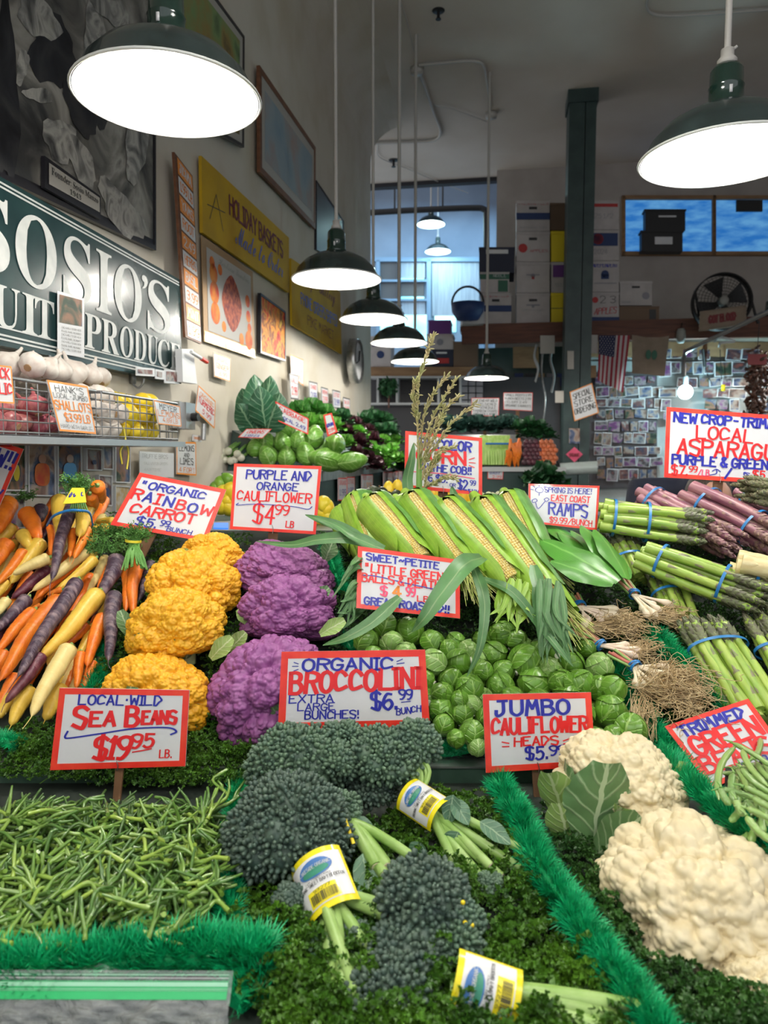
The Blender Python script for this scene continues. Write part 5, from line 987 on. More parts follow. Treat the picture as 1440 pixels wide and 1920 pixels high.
for k, (x, y) in enumerate(((975, 800), (995, 795), (1015, 800), (985, 812), (1005, 812), (1030, 815))): leafhead('green beet tops heaped behind the beets', 'greens', P(x, y, 5.8), 17*5.8/F, 'lett_dark', 'beet tops on the rear counter', 16, .1)
mat('celery', (.3, .5, .1), .35, (.45, .62, .2), 10, stretch=(6, 6, .5)); mat('carroto', (.78, .22, .02), .38, (.68, .15, .015), 18, bump=.25, bscale=60, rnd=.07, stretch=(.6, 3, .6)); mat('beet', (.1, .02, .035), .5, (.05, .02, .03), 20); mat('goldbeet', (.6, .16, .06), .5, (.4, .12, .05), 20)
for k, (x0, w_) in enumerate(((918, 13), (932, 13), (946, 13), (907, 9))):
    t = thing('celery_head', ['celery head left of center on the rear counter', 'celery head in the middle with a blue band', 'celery head beside the small carrots', 'pale celery hearts lying left of the celery heads'][k], 'celery', P(x0, 872, 5.25))
    for j in range(6):
        x = x0-w_/2+j*w_/5; m1 = MB(); tube(m1, curve([P(x, 872, 5.3+.02*(j % 2)), P(x*.97+x0*.03, 845, 5.33), P(x+(j-2.5)*.6, 818, 5.4)], 4), [.014]*8, 6, flat=.7); m1.build('stalk', M['celery'], t)
    if k < 3: m1 = MB(); tube(m1, [P(x0-w_/2-1, 832, 5.3), P(x0+w_/2+1, 832, 5.3)], .008, 6); m1.build('band', mat('bandblue', (.015, .14, .45), .45, rnd=.06), t)
for k in range(46):
    x, y = random.uniform(951, 977), random.uniform(822, 862); m1 = MB(); a = P(x, y, 5.3-.004*(y-826)/4); b = P(x+5*math.sin(k), y+16, 5.28); tube(m1, [a, a.lerp(b, .5), b], [.011, .009, .003], 7); tag(m1.build('small_carrot', M['carroto']), 'small orange carrot in the pile beside the celery', 'carrot', 'small carrots on the rear counter')
for k in range(46):
    g = k % 2; j = k//2; x, y = (983 if g == 0 else 1012)+(j % 4)*8.5+(j//4 % 2)*4, 867-(j//4)*7.5; m1 = MB(); c = P(x, y, 5.35-.003*(y-830)); ball(m1, c, .021 if g == 0 else .02, 3); tube(m1, [c+Vector((0, .01, .015)), c+Vector((.004, .02, .024))], [.006, .004], 5)
    tag(m1.build('beet' if g == 0 else 'golden_beet', M['beet' if g == 0 else 'goldbeet']), 'dark purple beet in the pile on the rear counter' if g == 0 else 'orange golden beet piled beside the post', 'beet', 'dark beets on the rear counter' if g == 0 else 'golden beets on the rear counter')
bsign('small pink card on the front of the rear counter', [(914, 881), (944, 882), (914, 898), (943, 899)], 5.19, [('BABY', .15, .8, .45, .3, 'ink_blue', .12), ('2.99', .3, .9, .88, .3, 'ink_red', .12)])
sign('rear_sign', 'red edged handwritten list behind the kale', [P(x, y, 6.3) for x, y in ((884, 746), (936, 746), (884, 779), (935, 781))], [('CALENDAR WILD', .05, .95, .22, .13, 'ink_black', .12), ('DELIVERED', .25, .9, .42, .13, 'ink_black', .12), ('SCHEDULE', .3, .9, .6, .13, 'ink_black', .12), ('RAINBOW CHARD', .05, .95, .78, .12, 'ink_black', .12), ('AND COLLARDS', .05, .95, .95, .12, 'ink_black', .12)], 'border_red', .03, stake=(.5, .25, .03))
sign('rear_sign', 'white list sign on a wooden stake above the beets', [P(x, y, 6.2) for x, y in ((944, 736), (999, 736), (944, 768), (998, 771))], [('SMALL ROOTS 1.99', .05, .95, .2, .12, 'ink_black', .12), ('BUNCH BEETS 2.99', .05, .95, .4, .12, 'ink_black', .12), ('CELERY 2.49', .05, .8, .6, .12, 'ink_black', .12), ('ORGANIC CARROTS', .05, .95, .8, .12, 'ink_black', .12)], 'border_red', .03, stake=(.5, .25, .03))
t = leafhead('feathery dill hanging below the roll of bags', 'dill', P(1020, 895, 5.0), .13, 'lett_dark', None, 40, .2)
# low bins behind the tier: squash, avocados, lemons, limes
mat('squash', (.85, .5, .02), .4, (.8, .58, .04), 6, rnd=.08); mat('avocado', (.018, .022, .016), .4, (.04, .06, .02), 30, bump=.3, bscale=100); mat('rocot', (.6, .6, .4), .5, (.4, .5, .25), 20)
zl = P(650, 948, 3.0).z
m1 = MB(); box(m1, (.1, 2.75, zl-.07), (1.65, .6, .05)); tag(m1.build('rear_bin', M['darkgreen'], smooth=False), 'dark bin board behind the corn holding squash and avocados', 'bin')
def ell(name, label, cat, group, c, r, m, rot=None, sub=3, stem=None):
    m1 = MB(); R = rot or Matrix.Rotation(random.uniform(0, 3), 3, 'Z') @ Matrix.Rotation(random.uniform(-.5, .5), 3, 'Y'); ball(m1, c, r, sub, R)
    o = tag(m1.build(name, M[m]), label, cat, group)
    m1 = MB(); e = R @ Vector((0, 0, r[2])); tube(m1, [Vector(c)+e*.95, Vector(c)+e*1.12], r[0]*.14, 6); m1.build('stem_button', M['stake'], o); return o
for x, y in ((728, 921), (745, 918), (757, 925), (770, 930), (812, 930), (820, 922), (838, 928), (855, 925), (868, 930), (880, 928), (812, 938), (850, 938), (733, 930)): ell('yellow_squash', 'yellow squash showing between corn and counter', 'squash', 'yellow squash behind the corn', P(x, y, 2.75), (.022, .022, .04), 'squash')
for x, y in ((690, 932), (703, 928), (717, 930), (730, 938), (745, 936), (698, 940), (713, 942), (782, 925), (795, 930), (680, 940)): ell('avocado', 'dark avocado in the bin behind the corn', 'avocado', 'avocados behind the corn', P(x, y, 2.7), (.027, .027, .036), 'avocado')
for k in range(22): x, y = 900+(k*4.7) % 45, 924+(k*3.3) % 14; ell('pale_sprout', 'tiny pale romanesco floret pile behind the corn', 'floret', 'pale florets behind the corn', P(x, y+3, 2.9), (.014, .014, .014), 'rocot', sub=2)
for x, y in ((414, 905), (428, 900), (440, 905), (405, 915)): dup(li, rotm(P(x, y, 2.9), 1.0), 'green lime between the two left price signs', 'limes behind the price signs')
for x, y in ((418, 925), (432, 920), (428, 938), (440, 932), (414, 950), (430, 952), (602, 962), (612, 955), (606, 945), (598, 972), (614, 968)): dup(le, rotm(P(x, y, 2.7), .95), 'yellow lemon beside the cauliflower price sign', 'lemons behind the price signs')
for x in (ga, sh, le, li): kill(x)
for x in cab: kill(x)
t = thing('kitchen_scale', 'grey digital scale with a blue display left of the cauliflower sign', 'scale', P(430, 995, 2.35)); m1 = MB(); hexa(m1, [P(395, 978, 2.5), P(390, 1008, 2.25), P(480, 1008, 2.25), P(470, 975, 2.5)], (0, 0, -.04)); m1.build('body', M['neckgrey'], t, smooth=False)
m1 = MB(); hexa(m1, [P(402, 983, 2.45), P(400, 992, 2.37), P(428, 993, 2.37), P(428, 983, 2.45)], (0, 0, .005)); m1.build('display', mat('blueled', (.05, .2, .8), .3, emit=.8), t, smooth=False)
for k in range(8): m1 = MB(); c = P(438+(k % 4)*8, 984+(k//4)*8, 2.44-(k//4)*.07); box(m1, c, (.011, .012, .01)); m1.build('key', M['metal'], t, smooth=False)
# ================================================================ the stall: two tiers
mat('board', (.006, .012, .008), .8, (.012, .022, .014), 8); mat('ledge', (.03, .07, .045), .35, (.05, .1, .07), 12, bump=.1); mat('cream_ledge', (.5, .5, .46), .4)  # board deepened to near black, putting the shade between produce into its colour
st = thing('produce_stall', 'sloping two tier produce stall of dark green boards with a metal edged ledge', 'stall', (.2, 1.4, 0))
def quadslab(pts, th, name, m): m1 = MB(); hexa(m1, pts, (0, 0, -th)); return m1.build(name, M[m], st, smooth=False)
quadslab([(-1.07, 1.42, .9), (1.9, 1.42, .9), (1.9, 2.13, uz(2.13)-.013), (-1.07, 2.13, uz(2.13)-.013)], .02, 'upper_board', 'board')
quadslab([(-1.07, .35, .86), (1.8, .35, .86), (1.8, 1.41, .86), (-1.07, 1.41, .86)], .02, 'lower_board', 'board')
m1 = MB(); box(m1, (.415, 1.392, .865), (2.97, .012, .052)); m1.build('ledge_front', M['ledge'], st, smooth=False)
m1 = MB(); box(m1, (.415, 1.405, .893), (2.97, .045, .004)); m1.build('ledge_top', M['metal'], st, smooth=False)
m1 = MB(); box(m1, (.415, 2.14, .62), (2.97, .02, 1.24)); m1.build('back_board', M['board'], st, smooth=False)
m1 = MB(); box(m1, (.365, .34, .43), (2.87, .02, .85)); m1.build('front_board', M['board'], st, smooth=False)
for x in (-1.06, 1.88): m1 = MB(); box(m1, (x, 1.23, .43), (.02, 1.78, .85)); m1.build('side_board', M['board'], st, smooth=False)
# ---------------- parsley beds
PV = [[0, 0, 0]]; PF = []
def lobe(base, ang, L, w_, z):
    c, s = math.cos(ang), math.sin(ang); b = len(PV); bx, by = base
    for x, y, zz in ((-w_*.4, L*.2, 0), (-w_, L*.75, z), (0, L, -z*.6), (w_, L*.75, z*.8), (w_*.4, L*.2, 0), (0, L*.6, -z)): PV.append([bx+x*c+y*s, by-x*s+y*c, zz+.12*abs(x)+.1*random.uniform(-1, 1)])
    PF.append([b, b+1, b+5]); PF.append([b+1, b+2, b+5]); PF.append([b+2, b+3, b+5]); PF.append([b+3, b+4, b+5]); PF.append([b+4, b, b+5])
for g, (gx, gy, ga_) in enumerate(((0, .35, 0), (.28, .2, 1.0), (-.28, .2, -1.0))):
    for a in (-.75, 0, .75): lobe((gx, gy), ga_+a, .42 if a == 0 else .33, .13, .12)
PV = np.array(PV); PF = np.array(PF)
def parsmat(name, c1, c2, c3):
    m = mat(name, c1, .42, c2, 16, rnd=0, lo=.3, hi=.7); return m
parsmat('parsley', (.02, .085, .006), (.085, .21, .012), None); parsmat('parsley_dark', (.012, .055, .01), (.05, .15, .02), None)
def inpoly(x, y, poly):
    c = False; j = len(poly)-1
    for i in range(len(poly)):
        if (poly[i][1] > y) != (poly[j][1] > y) and x < (poly[j][0]-poly[i][0])*(y-poly[i][1])/(poly[j][1]-poly[i][1])+poly[i][0]: c = not c
        j = i
    return c
def ptsin(poly, n):
    xs = [p[0] for p in poly]; ys = [p[1] for p in poly]; out = []
    while len(out) < n:
        x, y = random.uniform(min(xs), max(xs)), random.uniform(min(ys), max(ys))
        if inpoly(x, y, poly): out.append((x, y))
    return out
def parsbed(label, polys, surf, dens, size=(.012, .02), h=(.0, .035), m='parsley'):
    mb = MB(); pos = []
    for poly in polys:
        ar = abs(sum(poly[i][0]*poly[(i+1) % len(poly)][1]-poly[(i+1) % len(poly)][0]*poly[i][1] for i in range(len(poly))))/2
        for x, y in ptsin(poly, int(ar*dens)):
            bumpy = .5+.5*math.sin(x*.045+math.sin(y*.04)*2)*math.cos(y*.05)
            pos.append(surf(x, y, random.uniform(h[0], h[1])*(.15+bumpy*1.2)))
    n = len(pos); scatter(mb, PV, PF, np.array(pos), up_rot(n, .9), RNG.uniform(*size, n))
    # stems
    for p in pos[::14]:
        p = np.array(p); d = np.array([random.gauss(0, .5), random.gauss(-.2, .5), .6]); tube(mb, [p-d*.02, p-d*.008+[.001, 0, 0], p+d*.004], .0011, 4, cap=False)
    o = mb.build('parsley_bed', M[m], None, smooth=False); return tag(o, label, 'parsley', None, 'stuff')
parsbed('curly parsley lining the front row between sea beans and jumbo cauliflowers', [[(440, 1700), (560, 1600), (700, 1540), (820, 1480), (940, 1490), (1010, 1600), (1080, 1740), (1230, 1940), (520, 1940), (430, 1800)]], Lw, .014, (.016, .027), (0, .028))
parsbed('curly parsley around the jumbo cauliflowers at lower right', [[(1010, 1500), (1060, 1500), (1150, 1640), (1200, 1780), (1440, 1860), (1440, 1940), (1250, 1940), (1130, 1760), (1060, 1620)]], Lw, .015, (.015, .025), (0, .03), m='parsley_dark')
parsbed('curly parsley between yellow and purple cauliflowers on the upper tier', [[(395, 1000), (470, 1000), (470, 1100), (450, 1200), (420, 1300), (470, 1390), (460, 1460), (300, 1470), (0, 1450), (0, 1370), (90, 1340), (200, 1380), (330, 1400), (390, 1330), (380, 1200), (430, 1120)], [(195, 960), (300, 960), (340, 1020), (280, 1180), (200, 1330), (170, 1300), (210, 1150), (220, 1040)]], U, .026, (.012, .02), (.0, .04), 'parsley')
parsbed('parsley hanging over the ledge under the yellow cauliflower', [[(20, 1385), (130, 1380), (470, 1395), (450, 1465), (330, 1470), (300, 1500), (220, 1500), (200, 1468), (90, 1455)]], lambda x, y, h: P(x, y, 1.40-h*.7), .03, (.011, .018))
parsbed('parsley under the purple cauliflowers and leeks leaves', [[(600, 1000), (680, 1000), (690, 1180), (640, 1240), (600, 1180)], [(640, 1000), (900, 1050), (1000, 1150), (1150, 1010), (1460, 1010), (1460, 1330), (1230, 1400), (1150, 1240), (1000, 1220), (690, 1230)], [(1180, 1370), (1260, 1340), (1300, 1440), (1240, 1440)]], U, .022, (.013, .022), (0, .03), 'parsley_dark')
# ---------------- green plastic turf dividers
mat('turf', (.002, .27, .085), .4, (.005, .38, .14), 30, spec=.3)
def turf_tpl():
    V = []; Fs = []
    for k in range(13):
        a = -1.25+2.5*k/12; L = 1-.15*(k % 2); w_ = .035; x, z = math.sin(a)*L, math.cos(a)*L; b = len(V); y = .12*math.sin(k*2.1)
        V += [[-w_*math.cos(a), 0, w_*math.sin(a)], [w_*math.cos(a), 0, -w_*math.sin(a)], [x*.6+w_*math.cos(a), y*.5, z*.6], [x*.6-w_*math.cos(a), y*.5, z*.6], [x, y+.12, z]]; Fs += [[b, b+1, b+2], [b, b+2, b+3], [b+3, b+2, b+4]]
    return np.array(V), np.array(Fs)
TV, TF = turf_tpl()
def turf(label, path, surf, h=.0, wd=.028, size=.024, step=.0045, rowsn=5):
    pts = curve([surf(x, y, h) for x, y in path], 14); t = thing('turf_divider', label, 'divider', pts[0]); m1 = MB(); hexa_w = wd*.7
    P_, T_, N_, B_ = frames(pts); L = np.concatenate([[0], np.cumsum(np.linalg.norm(np.diff(P_, axis=0), axis=1))]); n = int(L[-1]/step*.6); size = size*1.25; s = np.linspace(0, L[-1], n)
    C = np.stack([np.interp(s, L, P_[:, i]) for i in range(3)], -1); D = np.stack([np.interp(s, L, T_[:, i]) for i in range(3)], -1); D /= np.linalg.norm(D, axis=1)[:, None]
    side = np.cross(D, [0, 0, 1]); side /= np.linalg.norm(side, axis=1)[:, None]; up = np.cross(side, D)
    mb = MB()
    for k in range(rowsn):
        a = -1.2+2.4*k/(rowsn-1); base = C+side*(wd*.5*math.sin(a))+up*(wd*.35*math.cos(a)); z = side*math.sin(a)+up*math.cos(a)+RNG.normal(size=(n, 3))*.28; z /= np.linalg.norm(z, axis=1)[:, None]
        x = D+RNG.normal(size=(n, 3))*.6; x -= z*(x*z).sum(1)[:, None]; x /= np.linalg.norm(x, axis=1)[:, None]; R = np.stack([x, np.cross(z, x), z], -1)
        scatter(mb, TV, TF, base, R, RNG.uniform(.75, 1.1, n)*size)
    o = mb.build('tufts', M['turf'], t, smooth=False); o['kind'] = 'stuff'
    m1 = MB(); tube(m1, pts, wd*.42, 8); m1.build('core_strip', M['turf'], t); return t
turf('bright green turf strip running along the front of the sea beans', [(-60, 1835), (120, 1820), (300, 1800), (500, 1800)], Lw, .015, .04, .03, .0035)
turf('short green turf end below the sea bean corner', [(440, 1885), (500, 1835), (505, 1800)], Lw, -.005, .035, .028)
turf('green turf strip between sea beans and broccolini', [(447, 1475), (440, 1560), (432, 1660), (425, 1790)], Lw, .005, .02, .018)
turf('long green turf strip between the broccolini and the jumbo cauliflowers', [(935, 1470), (975, 1540), (1020, 1640), (1090, 1740), (1160, 1840), (1250, 1960)], Lw, .02, .026, .022, .0035)
turf('green turf strip between jumbo cauliflowers and green beans', [(1240, 1420), (1290, 1470), (1350, 1520), (1410, 1570), (1460, 1600)], lambda x, y, h: Lw(x, y, h+.05), .02, .03, .023)
turf('green turf strip along the front of the brussels sprouts', [(690, 1390), (760, 1385), (830, 1410), (900, 1400)], lambda x, y, h: P(x, y, 1.425-h), .0, .022, .02)
turf('green turf strip between the ramps and the lower asparagus', [(1225, 1190), (1270, 1240), (1320, 1290), (1370, 1340)], U, .03, .03, .024)
turf('green turf strip under the big ramp roots', [(1155, 1260), (1200, 1340), (1250, 1410), (1275, 1440)], U, .01, .03, .024)
turf('green turf strip between carrots and yellow cauliflowers', [(205, 1160), (190, 1220), (175, 1290), (170, 1330)], U, .02, .022, .02)
turf('bit of green turf behind the purple cauliflowers', [(610, 1030), (625, 1060), (640, 1110)], U, .01, .022, .02)
turf('bit of green turf under the brussels sprout sign', [(650, 1195), (660, 1215), (690, 1190)], U, .01, .018, .016)
turf('bit of green turf at the far left of the upper ledge', [(-30, 1390), (10, 1392), (35, 1400)], lambda x, y, h: P(x, y, 1.40-h), .0, .022, .018)
# ---------------- cauliflowers
def sphpts(n, sd, jit=.35):
    r = np.random.default_rng(sd); i = np.arange(n)+.5; z = 1-2*i/n; a = PI*(1+5**.5)*i; s = np.sqrt(1-z*z); p = np.stack([s*np.cos(a), s*np.sin(a), z], -1)+r.normal(size=(n, 3))*jit*math.sqrt(4/n); return p/np.linalg.norm(p, axis=1)[:, None]
def cap(V, pts, rad):
    kd = kdtree.KDTree(len(pts))
    for i, p in enumerate(pts): kd.insert(p, i)
    kd.balance(); f = kd.find; d = np.array([f(v)[2] for v in V]); return np.sqrt(np.clip(1-(d/rad)**2, 0, 1))
def caumesh(name, sd, nb, nm, ns, m, amps=(.15, .085, .032), squash=.8):
    V, Fs = ico(7); k = (4*PI)**.5; r = 1+amps[0]*1.25*cap(V, sphpts(nb, sd, .5), k/math.sqrt(nb)*.66)
    D2 = V*r[:, None]; r += amps[1]*1.25*cap(V, sphpts(nm, sd+1, .5), k/math.sqrt(nm)*.62); r += amps[2]*1.2*cap(V, sphpts(ns, sd+2, .4), k/math.sqrt(ns)*.6)
    r += .05*np.sin(V[:, 0]*3+sd)*np.cos(V[:, 1]*2.6+sd*2); X = V*r[:, None]; X[:, 2] *= squash; low = X[:, 2] < -.45; X[low, 2] = -.45+(X[low, 2]+.45)*.4
    mb = MB(); mb.add(X*.86, Fs); me = mb.mesh(name); me.materials.append(m); return me
mat('cau_yellow', (.72, .34, .008), .5, (.78, .43, .02), 6, rnd=.05, sss=.0); mat('cau_purple', (.21, .055, .20), .5, (.30, .10, .27), 5, rnd=.08); mat('cau_white', (.72, .61, .37), .5, (.76, .67, .45), 5, rnd=.02, sss=.0)
leafmat('caulileaf', (.12, .24, .09), (.5, .62, .38), 20, .4, .1, .4, 6); leafmat('caulileaf_pale', (.28, .42, .12), (.6, .68, .4), 20, .4, .1, .4, 6)
CM = {'y': [caumesh('curd', 11, 26, 330, 2400, M['cau_yellow']), caumesh('curd', 23, 30, 300, 2200, M['cau_yellow'])], 'p': [caumesh('curd', 35, 34, 380, 3200, M['cau_purple'], (.22, .085, .03)), caumesh('curd', 47, 26, 420, 3200, M['cau_purple'], (.14, .085, .03))], 'w': [caumesh('curd', 59, 34, 330, 1500, M['cau_white'], (.15, .085, .034), .85), caumesh('curd', 61, 38, 260, 1300, M['cau_white'], (.19, .095, .036), .85)]}
def caul(label, k, i, c, R, rot=(0, 0, 0), leaves=4, sq=1.0, lm='caulileaf', lsize=1.0, lang=None):
    t = thing('cauliflower', label, 'cauliflower', c); t.rotation_euler = rot; t.scale = (R, R, R*sq); o = link('curd', CM[k][i], None); o.parent = t
    mb = MB(); tube(mb, [(0, 0, -.75), (0, 0, -.4)], [.28, .35], 12); mb.build('core', M['caulileaf_pale'], t, keep=False)
    for j in range(leaves):
        a = (lang[j] if lang else j*2*PI/leaves+.3*i); d = Vector((math.cos(a), math.sin(a), .45)); mb = MB(); leaf(mb, (math.cos(a)*.35, math.sin(a)*.35, -.6), d, Vector((-math.cos(a), -math.sin(a), 1.2)), 1.0*lsize, .75*lsize, lambda q: np.minimum(1, .3+1.2*q)*(1-np.clip(q-.75, 0, 1)*2.6), 12, 8, cup=.3, bend=-.9, ruf=.05, rf=2, seed=j); mb.build('leaf', M[lm if j % 2 else 'caulileaf'], t, keep=False)
    return t
def pr(x, y, Y, rpx): return P(x, y, Y), rpx*Y/F
c, r = pr(402, 1050, 1.92, 60); caul('small yellow cauliflower, farthest of the yellow row', 'y', 0, c, r, (.3, .1, 2), 3, .95)
c, r = pr(362, 1100, 1.76, 83); caul('yellow cauliflower under the carrot sign, third back in its row', 'y', 1, c, r, (.3, -.1, .5), 4, 1.0)
c, r = pr(332, 1183, 1.62, 88); caul('yellow cauliflower with green leaf tips at its left, second from the front', 'y', 0, c, r, (.25, .0, 4), 5, 1.02)
c, r = pr(297, 1310, 1.49, 97); caul('front yellow cauliflower half behind the sea beans sign', 'y', 1, c, r, (.45, 0, 2.5), 4, 1.0)
c, r = pr(533, 1078, 1.86, 88); caul('purple cauliflower, farthest of three under its price sign', 'p', 1, c, r, (.3, .0, 1), 4, .8)
c, r = pr(542, 1155, 1.70, 84); caul('purple cauliflower in the middle of three', 'p', 0, c, r, (.3, .0, 3), 4, 1.0)
c, r = pr(505, 1300, 1.51, 104); caul('largest purple cauliflower behind the broccolini sign', 'p', 0, c, r, (.5, -.05, 5.1), 4, 1.08)
c, r = pr(1163, 1478, 1.22, 117); caul('white jumbo cauliflower with green leaves wrapped round its left side', 'w', 0, c, r, (.35, 0, 1.2), 6, .95, 'caulileaf_pale', 1.15)
c, r = pr(1302, 1705, .98, 168); caul('biggest white cauliflower at lower right', 'w', 1, c, r, (.45, 0, .4), 4, .98, 'caulileaf_pale', .9)
c, r = pr(1440, 1890, .84, 108); caul('white cauliflower cut by the bottom right corner', 'w', 0, c, r, (.4, 0, 3.4), 4, .95)
def bigleaf(label, p0, p1, W, up, m='caulileaf', parent=None, **k):
    mb = MB(); leaf(mb, p0, p1-p0, Vector(up), (p1-p0).length*1.1, W, lambda q: np.minimum(1, .35+1.3*q)*(1-np.clip(q-.6, 0, 1)**1.5*2.4), 14, 10, **k); o = mb.build('wrapper_leaf', M[m], parent); return o
cw = [o for o in SC.objects if o.name.startswith('cauliflower') and 'wrapped' in str(o.get('label'))][0]
bpy.context.view_layer.update()
def wleaf(*a, **k): o = bigleaf(None, *a, **k); o.parent = cw; o.matrix_parent_inverse = cw.matrix_world.inverted(); return o
wleaf(P(1110, 1610, 1.12), P(1128, 1435, 1.12), .11, (.1, -1, .3), 'caulileaf', cup=-.25, bend=-.3, ruf=.04)
wleaf(P(1115, 1605, 1.11), P(1195, 1540, 1.1), .075, (.2, -1, .5), 'caulileaf', cup=.2, bend=.1, ruf=.04)
wleaf(P(1070, 1590, 1.14), P(1050, 1520, 1.12), .06, (-.3, -1, .2), 'caulileaf_pale', cup=-.3, bend=.2, ruf=.03)
wleaf(P(1065, 1560, 1.18), P(1035, 1450, 1.18), .07, (-.6, -1, .2), 'caulileaf_pale', cup=-.4, bend=-.3, ruf=.03)
wleaf(P(1290, 1570, 1.2), P(1272, 1440, 1.25), .06, (.7, -1, .3), 'caulileaf_pale', cup=-.4, bend=-.3, ruf=.02)
for k, (x0, y0, x1, y1, Y, w_, m) in enumerate(((245, 1195, 228, 1150, 1.62, .035, 'caulileaf'), (255, 1215, 285, 1178, 1.56, .04, 'caulileaf_pale'), (238, 1205, 262, 1190, 1.6, .03, 'caulileaf'), (395, 1235, 428, 1200, 1.56, .04, 'caulileaf_pale'), (330, 1055, 350, 1035, 1.84, .04, 'caulileaf_pale'), (585, 1130, 612, 1105, 1.68, .035, 'caulileaf'), (600, 1190, 640, 1165, 1.6, .035, 'caulileaf_pale'), (430, 1220, 455, 1190, 1.6, .035, 'caulileaf_pale'), (465, 1170, 450, 1145, 1.66, .03, 'caulileaf_pale'), (610, 1050, 622, 1020, 1.84, .045, 'caulileaf'))):
    o = bigleaf(None, P(x0, y0, Y), P(x1, y1, Y-.01), w_, (.3, -1, .6), m, cup=.25, bend=.4, ruf=.05)
    o.name = 'cauliflower_leaf'; tag(o, ['dark green leaf standing left of the second yellow cauliflower', 'pale curled leaf against the front of the second yellow cauliflower', 'small leaf low at the left of the yellow row', 'pale leaf right of the second yellow cauliflower', 'pale leaf behind the third yellow cauliflower', 'green leaf tip between the two far purple cauliflowers', 'pale leaf right of the middle purple cauliflower', 'pale leaf left of the biggest purple cauliflower', 'small whitish leaf left of the middle purple cauliflower', 'curved green leaf right of the farthest purple cauliflower'][k], 'leaf')
# ---------------- brussels sprouts
sp = [sproutp('brussels_sprout', m, s, 4) for s, m in enumerate(('sproutleaf', 'sproutleaf', 'sproutpale', 'sproutleaf', 'sproutleaf'))]
SPR = [(688,1205,25),(721,1172,24),(735,1205,22),(768,1184,27),(812,1205,23),(843,1217,18),(853,1203,19),(878,1219,20),(942,1188,26),(926,1227,25),(859,1241,25),(968,1200,21),(978,1215,23),(985,1241,30),(907,1257,19),(944,1258,22),(843,1273,24),(812,1243,26),(895,1276,19),(937,1285,26),(881,1290,27),(1001,1281,31),(1031,1255,22),(1051,1278,25),(1072,1245,24),(1088,1282,27),(829,1300,22),(1124,1250,26),(1124,1290,24),(1148,1292,27),(1145,1334,32),(1183,1370,32),(1118,1382,18),(828,1332,25),(832,1358,22),(885,1374,25),(866,1338,22),(884,1322,20),(862,1312,18),(1060,1305,26),(960,1310,24),(1010,1315,24),(905,1310,20),(790,1240,22),(795,1275,22),(800,1310,22),(700,1230,20),(760,1225,22),(905,1200,20),(1090,1340,26),(1150,1380,20),(915,1345,22),(895,1400,18),(855,1385,18),(1100,1215,18),(1045,1225,20),(1010,1215,18),(895,1235,18)]
for i, (x, y, r) in enumerate(SPR):
    for h in range(12):
        pass
    q = U(x, y, .035 + (.03 if y < 1260 else .015)); Y = q.y - .012*(i % 3); p = P(x, y, Y); s = r*Y/F*.97; cl = 'pale yellow green' if i % 5 == 2 else 'big green' if r > 25 else 'small green' if r < 20 else 'green'; zn = 'under the petite sprout sign' if y < 1250 and x < 830 else 'below the corn husks' if y < 1235 else 'beside the ramp bunches' if x > 1110 else 'behind the jumbo cauliflower sign' if x > 930 else 'right of the broccolini sign'
    dup(sp[i % 5], rotm(p, s), '%s brussels sprout %s' % (cl, zn), '%s sprouts %s' % (cl, zn))
for i in range(46):   # lower layer
    x, y = random.uniform(690, 1150), random.uniform(1215, 1370)
    if x < 800 and y > 1240: continue
    p = U(x, y, .012); dup(sp[i % 5], rotm(p, .022), 'small green brussels sprout low in the pile', 'brussels sprouts deep in the pile')
for s in sp: kill(s)
# ---------------- carrots
CC = {'o': mat('carrot_orange', (.80, .22, .018), .36, (.70, .15, .012), 14, bump=.2, bscale=70, rnd=.06, stretch=(1, 4, 1)), 'y': mat('carrot_yellow', (.74, .50, .07), .38, (.66, .42, .05), 12, bump=.15, bscale=60, rnd=.06, stretch=(1, 4, 1)), 'w': mat('carrot_pale', (.78, .64, .26), .4, (.72, .55, .2), 12, bump=.15, bscale=60, rnd=.04, stretch=(1, 4, 1)),
      'p': mat('carrot_purple', (.045, .025, .045), .45, (.24, .17, .18), 26, bump=.5, bscale=60, rnd=.1, stretch=(1, 3, 1), lo=.48, hi=.72), 'm': mat('carrot_maroon', (.09, .015, .03), .4, (.2, .07, .08), 22, bump=.3, bscale=60, rnd=.1, stretch=(1, 3, 1), lo=.5, hi=.75)}
CN = {'o': 'orange', 'y': 'yellow', 'w': 'pale yellow', 'p': 'purple black', 'm': 'maroon'}
def carrot(a, b, r, m, parent=None, bendv=.0, name='carrot', seed=0, tail=True, **k):
    a, b = Vector(a), Vector(b); d = b-a; L = d.length; side = d.cross(Vector((0, -.6, 1))).normalized(); rs = random.Random(seed)
    tt = np.linspace(0, 1, 30); prof = r*np.minimum(1, np.sqrt(tt/.05+.02))*(1-.62*tt**1.9)*(1-np.clip((tt-.9)/.1, 0, 1)**2*.8); prof = prof*(1+.03*np.sin(tt*60+seed*3)*rs.uniform(.4, 1)+.03*np.sin(tt*17+seed))
    pts = [a+d*t+side*(bendv*L*math.sin(t*PI*1.1)+.006*L*math.sin(t*9+seed)) for t in tt]; mb = MB(); tube(mb, pts, prof, 14)
    if tail: e = pts[-1]; tube(mb, curve([e, e+d*.06+side*.01*rs.uniform(-1, 1)*L, e+d*.14+side*.05*rs.uniform(-1, 1)*L-Vector((0, 0, .004))], 5), np.linspace(prof[-1]*.8, .0006, 10), 6)
    o = mb.build(name, M[m] if isinstance(m, str) else m, parent); mb = MB(); ax = (pts[0]-pts[1]).normalized(); tube(mb, [pts[0]+ax*-.001, pts[0]+ax*.003, pts[0]+ax*.008+side*.002], [r*.32, r*.28, r*.18], 8); mb.build('stem_stub', M['scallion'], o); return o
